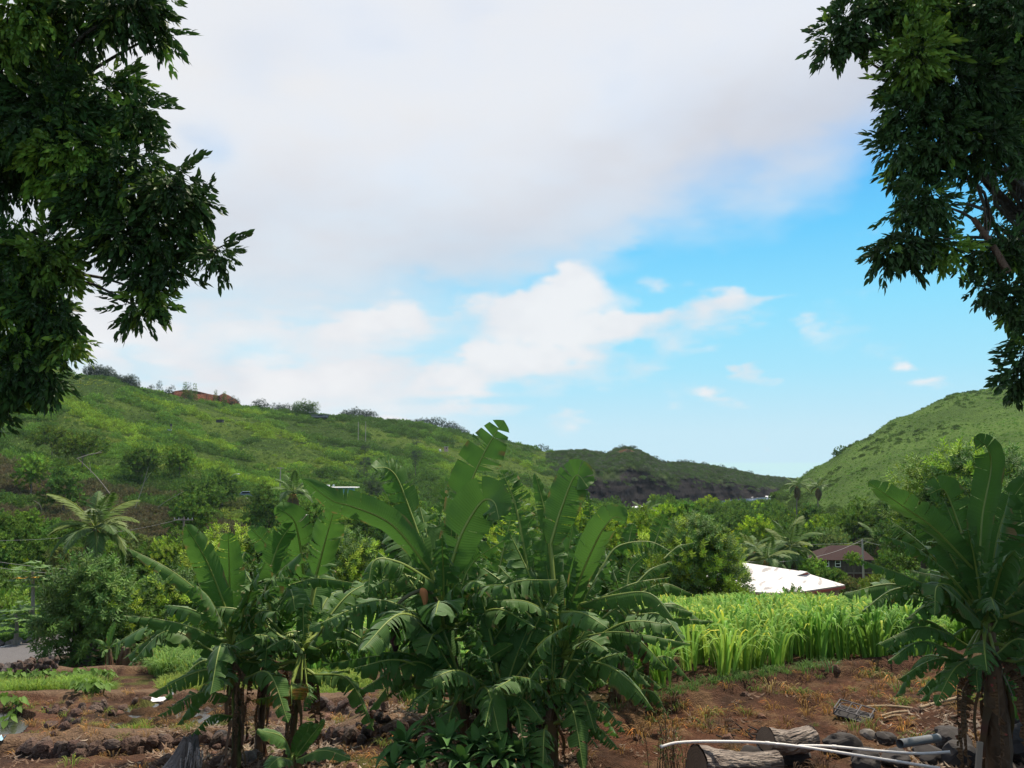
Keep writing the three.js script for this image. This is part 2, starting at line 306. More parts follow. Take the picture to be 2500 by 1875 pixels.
function fan(cols, rows, height, colour, uvScale = 1) {
  const nc = cols.length, nr = rows.length, P = new Float32Array(nc * nr * 3), C = new Float32Array(nc * nr * 3), U = new Float32Array(nc * nr * 2), I = new Uint32Array((nc - 1) * (nr - 1) * 6), k = [0, 0, 0];
  let o = 0;
  for (let j = 0; j < nr; j++) for (let i = 0; i < nc; i++, o++) {
    const z = -rows[j], x = (cols[i] - CX) / (F * 1.004) * Math.max(3, rows[j]);
    P[o * 3] = x; P[o * 3 + 1] = height(x, z); P[o * 3 + 2] = z; colour(x, z, k, P[o * 3 + 1]); C.set(k, o * 3); U[o * 2] = x * uvScale; U[o * 2 + 1] = z * uvScale;
  }
  let q = 0;
  for (let j = 0; j + 1 < nr; j++) for (let i = 0; i + 1 < nc; i++) { const a = j * nc + i; I[q++] = a; I[q++] = a + 1; I[q++] = a + nc + 1; I[q++] = a; I[q++] = a + nc + 1; I[q++] = a + nc; }
  const g = new THREE.BufferGeometry();
  g.setAttribute('position', new THREE.BufferAttribute(P, 3)); g.setAttribute('color', new THREE.BufferAttribute(C, 3)); g.setAttribute('uv', new THREE.BufferAttribute(U, 2)); g.setIndex(new THREE.BufferAttribute(I, 1)); g.computeVertexNormals(); return g;
}
function range(a, b, step) { const n = Math.max(1, Math.round((b - a) / step)), l = []; for (let i = 0; i <= n; i++) l.push(a + (b - a) * i / n); return l; }
function logRange(a, b, r) { const n = Math.round(Math.log(b / a) / r), l = []; for (let i = 0; i <= n; i++) l.push(a * (b / a) ** (i / n)); return l; }
const nearCols = [...range(-2600, -200, 120), ...range(-195, 2695, 5), ...range(2700, 5100, 120)];
structure('ground', fan(nearCols, [...range(-60, 2, 4), ...range(3, 9, 0.5), ...logRange(9.2, 62, 0.0062)], landHeight, soilColour), soilMat);

// ---------------------------------------------------------------- hillsides, valley floor and the grassy hill on the other side
const hillGrain = greyTexture(512, 512, (u, v) => { const k = 0.8 + wrapNoise(u, v, 50, 4) * 0.7 + wrapNoise(u, v, 14, 9) * 0.3; return [k, k, k * 0.92]; });
const hillBump = greyTexture(512, 512, (u, v) => 0.5 + wrapNoise(u, v, 60, 2) * 0.8 + wrapNoise(u, v, 16, 3) * 0.4);
for (const t of [hillGrain, hillBump]) t.repeat.set(0.12, 0.12);
const hillMat = new THREE.MeshPhysicalMaterial({ specularIntensity: 0.12, vertexColors: true, map: hillGrain, bumpMap: hillBump, bumpScale: 0.9, roughness: 1 });
const grassHillMat = hillMat.clone(); grassHillMat.bumpScale = 0.35;
function hillHeight(x, z) {
  const d = -z, h = baseHeight(x, z), t = smooth(70, 160, d), c = columnOf(x, z);
  const left = smooth(1450, 1250, c), right = smooth(1880, 2000, c);
  // spurs and gullies running down the left slope
  const rel = t * left * (9 * fbm(x * 0.012 + z * 0.004, 1, z * 0.009, 4) - 8 * Math.abs(noise2(x * 0.02 - z * 0.012, z * 0.006 + 4)) + 1) * (0.4 + 0.6 * smooth(200, 330, d)) + t * right * (1.2 * fbm(x * 0.02, 6, z * 0.02, 4)) + t * 0.5 * noise2(x * 0.12, z * 0.12);
  return h + rel * (1 - 0.55 * smooth(360, 440, d));
}
function hillColour(x, z, out) {
  const n = fbm(x * 0.03, 3, z * 0.03, 5), m = fbm(x * 0.12, 9, z * 0.12, 4), c = columnOf(x, z);
  const a = smooth(-0.25, 0.3, n + m * 0.5);
  let r = lerp(0.08, 0.15, a), g = lerp(0.15, 0.24, a), b = lerp(0.03, 0.042, a);
  if (c > 1880) { r = lerp(0.088, 0.125, a); g = lerp(0.16, 0.215, a); b = lerp(0.036, 0.048, a); }
  out[0] = r; out[1] = g; out[2] = b;
}
const farRows = logRange(61, 900, 0.011);
structure('hillside', fan([...range(-2600, -160, 80), ...range(-150, 1440, 8)], farRows, hillHeight, hillColour), hillMat);
structure('valley_floor', fan(range(1440, 1880, 10), farRows, hillHeight, hillColour), hillMat);
structure('grassy_hill', fan([...range(1880, 2700, 7), ...range(2710, 5100, 80)], farRows, hillHeight, hillColour), grassHillMat);

// the sea
const seaMat = new THREE.MeshPhysicalMaterial({ color: new THREE.Color().setRGB(0.012, 0.05, 0.09), roughness: 0.18, bumpMap: greyTexture(256, 256, (u, v) => 0.5 + wrapNoise(u, v, 30, 6)), bumpScale: 0.6 });
seaMat.bumpMap.repeat.set(300, 50);
{
  const g = new THREE.PlaneGeometry(6000, 1030, 1, 1).rotateX(-Math.PI / 2).translate(0, -0.3, -935);
  structure('sea', g, seaMat);
}

// ---------------------------------------------------------------- the headland: dark lava cliffs under scrub
const HEAD_SHORE = [[1330, 1246], [1430, 1243], [1500, 1240], [1550, 1237], [1650, 1229], [1750, 1222], [1850, 1214], [1912, 1210], [1990, 1206]];
const HEAD_CLIFF = [[1330, 1165], [1400, 1158], [1440, 1148], [1480, 1150], [1540, 1136], [1590, 1150], [1640, 1170], [1700, 1168], [1780, 1176], [1850, 1186], [1912, 1190], [1990, 1194]];
const HEAD_RIDGE = [[1330, 1108], [1380, 1102], [1430, 1100], [1450, 1104], [1480, 1112], [1505, 1098], [1530, 1093], [1560, 1100], [1590, 1116], [1620, 1132], [1680, 1132], [1740, 1139], [1800, 1150], [1850, 1162], [1900, 1167], [1930, 1170], [1990, 1174]];
const headMat = new THREE.MeshPhysicalMaterial({ specularIntensity: 0.12, vertexColors: true, map: hillGrain, bumpMap: hillBump, bumpScale: 0.8, roughness: 1 });
function headPoint(px, s, out) {                               // s: 0 at the water's edge, 1 at the cliff's top, 2 at the crest, 3 behind
  const ds = EYE / -slopeY(table(HEAD_SHORE, px)), dc = ds + 26, dr = ds + 110;
  const hc = EYE + slopeY(table(HEAD_CLIFF, px)) * dc, hr = EYE + slopeY(table(HEAD_RIDGE, px)) * dr;
  let d, h;
  if (s < 0) { d = ds + s * 30; h = s * 6; } else if (s < 1) { d = lerp(ds, dc, s ** 1.1); h = hc * (s ** 0.85); } else if (s < 2) { const t = s - 1; d = lerp(dc, dr, t); h = lerp(hc, hr, t * (1.35 - 0.35 * t)); } else { const t = s - 2; d = dr + t * 260; h = hr * (1 - t * t) - t * 6; }
  const a = slopes(px, 1160)[0], x = a * d, rock = s > 0 && s < 1.15 ? 1 : 0.35, edge = smooth(-0.1, 0.15, s);
  const strata = Math.sin(h * 1.1 + 2 * noise2(x * 0.05, h * 0.3)) * 0.8;
  d += edge * rock * (9 * fbm(x * 0.045, h * 0.05, 3, 5) + 10 * Math.abs(noise3(x * 0.07, h * 0.02, 5)) + strata + 2.6 * noise3(x * 0.3, h * 0.22, 7) + 1.3 * noise3(x * 0.7, h * 0.6, 4)) * (s < 1.2 ? 1 : 0.4);
  h += edge * (s > 0.9 ? 1.6 * fbm(x * 0.06, 2, d * 0.06, 4) : 0.8 * noise3(x * 0.2, h * 0.4, 1)) * (s > 1.6 && s < 2.05 ? 0.5 : 1);
  out.set(a * d, h, -d); return out;
}
{
  const cols = range(1330, 1990, 2), rows = [-0.6, ...range(-0.15, 1, 0.018), ...range(1.03, 2, 0.04), ...range(2.1, 3, 0.15)], gb = new GB(), p = V3(0, 0, 0);
  rows.forEach((s, j) => cols.forEach((c, i) => {
    headPoint(c, s, p);
    const n = fbm(p.x * 0.05, p.y * 0.12, p.z * 0.05, 4), band = noise3(p.x * 0.02, p.y * 0.9, 2);
    const green = smooth(0.86, 1.15, s + n * 0.8) * (1 - 0.3 * smooth(0.2, 0.5, n));
    const flute = noise3(p.x * 0.22, p.y * 0.06, 8); let r = 0.032 + 0.014 * band + 0.016 * n + 0.022 * flute, g = 0.029 + 0.012 * band + 0.014 * n + 0.02 * flute, b = 0.033 + 0.012 * band + 0.012 * n + 0.02 * flute;
    const tan = smooth(0.25, 0.45, fbm(p.x * 0.03 + 9, p.y * 0.08, 4, 3)) * (s < 1.1 ? 0.45 : 0); r = lerp(r, 0.09, tan); g = lerp(g, 0.068, tan); b = lerp(b, 0.06, tan);
    r = lerp(r, 0.09, green); g = lerp(g, 0.145, green); b = lerp(b, 0.04, green);
    const scar = Math.exp(-(((c - 1530) / 22) ** 2 + ((s - 1.72) / 0.16) ** 2)); r = lerp(r, 0.19, scar); g = lerp(g, 0.075, scar); b = lerp(b, 0.05, scar);
    gb.v(p.x, p.y, p.z, Math.max(0.01, r), Math.max(0.01, g), Math.max(0.01, b), p.x, p.z + p.y);
  }));
  const nc = cols.length;
  for (let j = 0; j + 1 < rows.length; j++) for (let i = 0; i + 1 < nc; i++) { const a = j * nc + i; gb.q(a, a + 1, a + nc + 1, a + nc); }
  structure('headland', gb.geo(), headMat);
}
// surf along the foot of the cliffs
{
  const foam = new THREE.MeshStandardMaterial({ color: 0xf2f5f6, roughness: 0.9 }), r = rng(91);
  const surf = (px0, px1, dOff, w, label) => {
    const gb = new GB(), n = Math.max(6, Math.round((px1 - px0) / 4)); let prev = null;
    for (let i = 0; i <= n; i++) {
      const px = lerp(px0, px1, i / n), d = EYE / -slopeY(table(HEAD_SHORE, px)) + dOff + 2.5 * noise2(px * 0.06, 3), a = slopes(px, 1220)[0], ww = w * (0.35 + 0.65 * Math.sin(Math.PI * i / n)) * (1 + 0.5 * noise2(px * 0.2, 9));
      const ids = []; for (let k = 0; k <= 4; k++) { const dd = d + (k / 4 - 0.5) * ww, hh = 0.05 + 0.8 * Math.sin(Math.PI * k / 4) * (0.6 + 0.4 * noise2(px * 0.3, k)); ids.push(gb.v(a * dd, hh - 0.2, -dd)); }
      if (prev) for (let k = 0; k < 4; k++) gb.q(prev[k], ids[k], ids[k + 1], prev[k + 1]); prev = ids;
    }
    const m = shade(new THREE.Mesh(gb.geo(), foam)); m.name = numbered('surf'); m.userData = { label, category: 'surf', kind: 'stuff' }; scene.add(m);
  };
  surf(1835, 1890, 0, 4, 'white surf breaking at the far end of the dark headland');
  surf(1540, 1572, -6, 7, 'white surf at the foot of the tall lava cliff');
}
// ---------------------------------------------------------------- foliage kit
function leafMat(extra = {}) { return new THREE.MeshPhysicalMaterial({ vertexColors: true, roughness: 0.88, transmission: 0.4, thickness: 0, specularIntensity: 0.4, clearcoat: 0.06, clearcoatRoughness: 0.45, side: THREE.DoubleSide, ...extra }); }
const MAT = {
  leaf: leafMat(), glossy: leafMat({ clearcoat: 0.12, clearcoatRoughness: 0.35, transmission: 0.36 }), far: leafMat({ clearcoat: 0, transmission: 0.34, specularIntensity: 0.12 }), grass: leafMat({ clearcoat: 0.05, transmission: 0.48, specularIntensity: 0.2 }),
  bark: new THREE.MeshStandardMaterial({ vertexColors: true, roughness: 0.95, bumpMap: greyTexture(128, 256, (u, v) => 0.5 + wrapNoise(u, v, 26, 21)), bumpScale: 0.03 }),
};
// one leaf: near leaves are folded along the midrib and pointed, far ones are kites
function leaf(gb, p, dir, side, L, W, col, fine, curl = 0.15) {
  const n = V3().crossVectors(dir, side), P = (t, s, h) => gb.v(p.x + dir.x * t * L + side.x * s * W + n.x * h * L, p.y + dir.y * t * L + side.y * s * W + n.y * h * L, p.z + dir.z * t * L + side.z * s * W + n.z * h * L, ...col);
  if (!fine) { const a = P(0, 0, 0), b = P(0.45, 0.5, -0.06), c = P(1, 0, -curl), d = P(0.45, -0.5, -0.06); gb.q(a, b, c, d); return; }
  const a = P(0, 0, 0), m1 = P(0.33, 0, 0.02), m2 = P(0.7, 0, -curl * 0.5), t = P(1, 0, -curl * 1.3), l1 = P(0.3, 0.46, 0.1), l2 = P(0.66, 0.4, 0.05 - curl * 0.5), r1 = P(0.3, -0.46, 0.1), r2 = P(0.66, -0.4, 0.05 - curl * 0.5);
  gb.t(a, l1, m1); gb.q(m1, l1, l2, m2); gb.t(m2, l2, t); gb.t(a, m1, r1); gb.q(m1, m2, r2, r1); gb.t(m2, t, r2);
}
// a twig along +y with leaves round it
function spray({ n = 16, len = 0.5, L = 0.16, W = 0.05, fine = true, droop = 0.4, seed = 1, vary = 0.2, spread = 0.9, twig = true }) {
  const r = rng(seed), gb = new GB(), d = V3(), s = V3();
  if (twig) gb.tube([V3(0, -0.1 * len, 0), V3(0.02 * len, len * 0.5, 0), V3(0, len, 0.03 * len)], [len * 0.014, len * 0.01, len * 0.005], 3, [0.5, 0.4, 0.28], false);
  for (let i = 0; i < n; i++) {
    const t = 0.12 + 0.88 * (i + 0.5) / n, a = i * 2.4 + r() * 0.9, e = lerp(spread, 0.35, t) + (r() - 0.5) * 0.5;
    d.set(Math.cos(a) * Math.sin(e + 0.35), Math.cos(e + 0.35) - droop * (0.5 + r()), Math.sin(a) * Math.sin(e + 0.35)).normalize();
    s.set(-Math.sin(a), (r() - 0.5) * 0.9, Math.cos(a)).addScaledVector(d, -s.dot(d)).normalize();
    const k = 1 + (r() - 0.5) * 2 * vary, y = 1 + (r() - 0.5) * vary, z = L * (0.7 + 0.5 * r());
    leaf(gb, V3((r() - 0.5) * 0.05 * len, len * t, (r() - 0.5) * 0.05 * len), d, s, z, W * z / L, [k * y, k, k * (2 - y)], fine, 0.1 + 0.25 * r());
  }
  return gb.geo();
}
const M4 = new THREE.Matrix4(), QQ = new THREE.Quaternion(), UPV = V3(0, 1, 0);
function placed(pos, axis, spin, scale) { const q = new THREE.Quaternion().setFromUnitVectors(UPV, axis), k = new THREE.Quaternion().setFromAxisAngle(UPV, spin); return new THREE.Matrix4().compose(pos, q.multiply(k), typeof scale === 'number' ? V3(scale, scale, scale) : scale); }
function onSphere(r) { const y = r() * 2 - 1, a = r() * 6.2832, q = Math.sqrt(1 - y * y); return V3(q * Math.cos(a), y, q * Math.sin(a)); }
const SPRAYS = {
  mango: [1, 2, 3].map((s) => spray({ n: 18, len: 0.42, L: 0.2, W: 0.06, droop: 0.55, seed: s * 11 })),
  broad: [1, 2, 3].map((s) => spray({ n: 16, len: 0.4, L: 0.15, W: 0.085, droop: 0.35, seed: s * 17 })),
  far: [1, 2, 3].map((s) => spray({ n: 18, len: 0.75, L: 0.42, W: 0.24, droop: 0.3, fine: false, seed: s * 23, twig: false, vary: 0.28 })),
  needle: [1, 2].map((s) => spray({ n: 26, len: 0.9, L: 0.7, W: 0.06, droop: 0.5, fine: false, seed: s * 29, twig: false, vary: 0.25 })),
};
const TINT = { dark: [0.106, 0.205, 0.03], deep: [0.104, 0.205, 0.034], mid: [0.12, 0.225, 0.03], fresh: [0.175, 0.3, 0.036], flush: [0.31, 0.45, 0.03], pale: [0.22, 0.33, 0.09], blue: [0.055, 0.085, 0.05], olive: [0.13, 0.17, 0.045] };
const BARK = [0.12, 0.095, 0.075];
// a tree: tapered trunk with limbs, and a crown of leafy lobes; lobes = [x, y, z, radius] from the base
function growTree({ name, label, category = 'tree', group, pos, lobes, kind = 'broad', density = 1, tint = TINT.mid, flush = 0, flushTint = TINT.flush, seed = 1, size = 1, trunk = 0.14, squash = 0.8, bark = BARK, lean = 0, mat }) {
  const r = rng(seed * 7919 + 3), t = thing(name, label, category, pos, group);
  let cy = 0, cx = 0, cz = 0, low = 1e9; for (const l of lobes) { cx += l[0] / lobes.length; cy += l[1] / lobes.length; cz += l[2] / lobes.length; low = Math.min(low, l[1] - l[3] * 0.5); }
  const gb = new GB(), fork = V3(cx * 0.35 + lean, Math.max(0.25, Math.min(cy * 0.55, low + 0.3)), cz * 0.35);
  gb.tube(bend([V3(0, -0.25, 0), V3(lean * 0.4 + (r() - 0.5) * trunk, fork.y * 0.5, (r() - 0.5) * trunk), fork], 7), [1.5, 1.2, 1.05, 1, 0.96, 0.92, 0.88, 0.85].map((k) => k * trunk), 8, bark, true, 0.18, seed);
  for (const l of lobes) { const e = V3(l[0], l[1], l[2]), m = fork.clone().lerp(e, 0.5).add(V3((r() - 0.5) * l[3] * 0.5, -0.15 * l[3] * r(), (r() - 0.5) * l[3] * 0.5)), w = trunk * clamp(0.3 + l[3] * 0.12, 0.3, 0.62); gb.tube(bend([fork, m, e], 5), [w, w * 0.85, w * 0.65, w * 0.5, w * 0.35, w * 0.2], 5, bark, false, 0.15, seed); }
  part('trunk', gb.geo(), MAT.bark, t);
  const shapes = SPRAYS[kind], lists = shapes.map(() => []), spanLen = { mango: 0.5, broad: 0.45, far: 0.9, needle: 1.1 }[kind] * size;
  const O = V3(cx, cy - 0.3, cz), P = V3(), out = V3();
  lobes.forEach((l, li) => {
    const isNew = flush > 0 && r() < flush, base = isNew ? flushTint : tint, lv = 0.82 + 0.36 * r(), hue = (r() - 0.5) * 0.2;
    const n = Math.ceil(density * 9 * (l[3] / spanLen) ** 2) + 3;
    for (let i = 0; i < n; i++) {
      const u = onSphere(r); const rr = l[3] * (0.5 + 0.5 * Math.cbrt(r())) * (1 + 0.22 * noise3(u.x * 2 + li, u.y * 2, u.z * 2 + seed));
      P.set(l[0] + u.x * rr, l[1] + u.y * rr * squash, l[2] + u.z * rr);
      out.copy(P).sub(O).normalize().multiplyScalar(0.8).addScaledVector(u, 0.9).addScaledVector(onSphere(r), 0.5); out.y += 0.25; out.normalize();
      const k = lv * (0.75 + 0.5 * r()), h = 1 + hue + (r() - 0.5) * 0.16, newOne = !isNew && flush > 0 && r() < flush * 0.1 ? flushTint : base;
      lists[Math.floor(r() * shapes.length)].push({ m: placed(P, out, r() * 6.28, size * (0.8 + 0.45 * r())), c: [newOne[0] * k * h, newOne[1] * k, newOne[2] * k * (2 - h)] });
    }
  });
  lists.forEach((l, i) => l.length && scatter('crown', shapes[i], mat || (kind === 'far' || kind === 'needle' ? MAT.far : kind === 'mango' ? MAT.glossy : MAT.leaf), l, t));
  return t;
}
// lobes for a rounded crown of width w and height h whose top stands at height top
function roundLobes(seed, w, h, top, n = 9, depth = 1) {
  const r = rng(seed * 131 + 7), out = [];
  for (let i = 0; i < n; i++) {
    const a = i * 2.4 + r(), q = Math.sqrt((i + 0.4) / n), y = 1 - q * q * 0.9 + (r() - 0.5) * 0.3, rad = Math.min(w, h) * (0.2 + 0.12 * r()) * (n < 7 ? 1.25 : 1);
    out.push([Math.cos(a) * q * (w / 2 - rad * 0.7), top - h + rad * 0.8 + clamp(y) * (h - 1.7 * rad), Math.sin(a) * q * (w / 2 - rad * 0.7) * depth, rad]);
  }
  out.push([0, top - h * 0.5, 0, Math.min(w, h) * 0.34]);
  return out;
}

// ---------------------------------------------------------------- scrub on the far slopes (one mass, nobody could count it)
function bushShape(seed, n, leafL, up) {
  const r = rng(seed), gb = new GB();
  for (let i = 0; i < n; i++) {
    const u = onSphere(r); u.y = Math.abs(u.y) * 1.1 - 0.12; const q = 0.55 + 0.45 * r() + 0.18 * noise3(u.x * 3, u.y * 3 + seed, u.z * 3);
    const p = V3(u.x * q, u.y * q * 0.85, u.z * q), d = u.clone().addScaledVector(onSphere(r), 0.7); d.y += up; d.normalize();
    const s = onSphere(r); s.addScaledVector(d, -s.dot(d)).normalize(); const k = 0.72 + 0.56 * r(), h = 1 + (r() - 0.5) * 0.2;
    leaf(gb, p, d, s, leafL * (0.7 + 0.6 * r()), leafL * 0.55, [k * h, k, k * (2 - h)], false);
  }
  return gb.geo();
}
const BUSHES = [1, 2, 3, 4].map((s) => bushShape(s * 41, 300, 0.23, 0.35));
const TUFTS = [1, 2, 3].map((s) => { const r = rng(s * 53), gb = new GB(); for (let i = 0; i < 26; i++) { const a = r() * 6.28, q = r() * 0.5, l = 0.6 + 0.5 * r(), e = 0.25 + 0.6 * r(), d = V3(Math.cos(a) * Math.sin(e), Math.cos(e), Math.sin(a) * Math.sin(e)), sd = V3(-Math.sin(a), 0, Math.cos(a)), k = 0.8 + 0.4 * r(); leaf(gb, V3(Math.cos(a) * q, -0.05, Math.sin(a) * q), d, sd, l, 0.13, [k, k, k], false, 0.35); } return gb.geo(); });
function cover(name, label, shapes, mat, count, seed, place) {
  const r = rng(seed), lists = shapes.map(() => []); let tries = 0, n = 0;
  while (n < count && tries++ < count * 8) { const e = place(r); if (!e) continue; n++; lists[Math.floor(r() * shapes.length)].push({ m: placed(e.p, V3((r() - 0.5) * 0.3, 1, (r() - 0.5) * 0.3).normalize(), r() * 6.28, V3(e.s, e.s * e.h, e.s)), c: e.c }); }
  lists.forEach((l, i) => scatter(name, shapes[i], mat, l, null, [label, 'scrub']));
}
const polar = (c, d) => [(c - CX) / (F * 1.004) * d, -d];
cover('hillside_scrub', 'low green scrub covering the slope on the far side of the valley', BUSHES, MAT.far, 21000, 401, (r) => {
  const c = lerp(-200, 1452, r()), d = 64 * (640 / 64) ** (r() ** 0.72), [x, z] = polar(c, d);
  const n = fbm(x * 0.022, 7, z * 0.022, 4), m = fbm(x * 0.09, 2, z * 0.09, 3), open = smooth(-0.03, 0.05, n + m * 0.9) * smooth(150, 230, d);
  if (r() < open * 0.965) return null; if (hillHeight(x, z) < 0.5) return null;
  const hot = fbm(x * 0.035 + 40, 1, z * 0.035, 3), brown = Math.min(1.1, smooth(-0.05, 0.1, fbm(x * 0.05 + 9, 3, z * 0.05, 4) + 0.12) * smooth(260, 190, d) * smooth(760, 560, c) * (0.75 + 0.5 * r()));
  const k = 0.75 + 0.5 * r(); let col = hot > 0.2 && d > 110 ? [0.25, 0.38, 0.045] : hot < -0.1 ? [0.1, 0.19, 0.036] : [0.145, 0.27, 0.043];
  col = [lerp(col[0], 0.14, brown * 0.85), lerp(col[1], 0.11, brown * 0.85), lerp(col[2], 0.062, brown * 0.85)];
  const s = (0.75 + 1.6 * r() ** 2.5) * lerp(0.85, 1.7, smooth(90, 350, d)) * (open > 0.5 ? 0.75 : 1);
  return { p: V3(x, hillHeight(x, z) - 0.15 * s, z), s, h: 0.75 + 0.35 * r(), c: col.map((v) => v * k) };
});
cover('slope_grass', 'pale green grass on the open slope under the ridge', TUFTS, MAT.far, 4000, 402, (r) => {
  const c = lerp(-200, 1440, r()), d = 150 * (520 / 150) ** r(), [x, z] = polar(c, d);
  const n = fbm(x * 0.022, 7, z * 0.022, 4), m = fbm(x * 0.09, 2, z * 0.09, 3); if (smooth(-0.08, 0.12, n + m * 0.8) < r()) return null;
  const k = 0.75 + 0.5 * r(), y = smooth(0.1, 0.25, fbm(x * 0.04, 11, z * 0.04, 3)); return { p: V3(x, hillHeight(x, z), z), s: 0.9 + 0.8 * r(), h: 0.4 + 0.25 * r(), c: [lerp(0.16, 0.27, y) * k, lerp(0.26, 0.34, y) * k, 0.055 * k] };
});
cover('hill_grass', 'rough grass covering the smooth round hill on the right', TUFTS, MAT.far, 6500, 403, (r) => {
  const c = lerp(1890, 2720, r()), d = 150 * (440 / 150) ** r(), [x, z] = polar(c, d);
  const n = fbm(x * 0.05, 5, z * 0.05, 4), k = (0.7 + 0.5 * r()) * (1 + 0.5 * n); if (n < -0.3 && r() < 0.7) return null;
  return { p: V3(x, hillHeight(x, z) - 0.05, z), s: 0.5 + 0.5 * r(), h: 0.4 + 0.25 * r(), c: [0.17 * k, 0.31 * k, 0.06 * k] };
});
cover('hill_shrub', 'small dark shrubs dotting the round hill on the right', BUSHES, MAT.far, 1500, 404, (r) => {
  const c = lerp(1885, 2720, r()), d = 150 * (440 / 150) ** r(), [x, z] = polar(c, d), low = smooth(-8, -16, hillHeight(x, z) - EYE);
  const n = fbm(x * 0.04 + 3, 8, z * 0.04, 4); if (n + low * 0.5 < 0.1) return null; const k = 0.7 + 0.6 * r();
  return { p: V3(x, hillHeight(x, z) - 0.1, z), s: 0.5 + 0.8 * r() + low, h: 0.7 + 0.3 * r(), c: [0.09 * k, 0.155 * k, 0.035 * k] };
});
cover('headland_scrub', 'grey green scrub growing over the dark headland', BUSHES, MAT.far, 4600, 405, (r) => {
  const c = lerp(1335, 1985, r()), s0 = 0.45 + 1.7 * r() ** 0.8, p = headPoint(c, s0, V3()); if (s0 < 1.0 && r() < 0.9) return null; if (Math.hypot((c - 1530) / 24, (s0 - 1.72) / 0.18) < 1) return null;
  const k = 0.65 + 0.6 * r(), g = r() < 0.35 ? [0.14, 0.17, 0.105] : [0.105, 0.175, 0.05]; p.y -= 0.2;
  return { p, s: 1.1 + 1.5 * r() * r(), h: 0.8 + 0.4 * r(), c: g.map((v) => v * k) };
});
// ---------------------------------------------------------------- trees of the valley
const heightAt = (x, z) => (-z < 62 ? landHeight(x, z) : hillHeight(x, z));
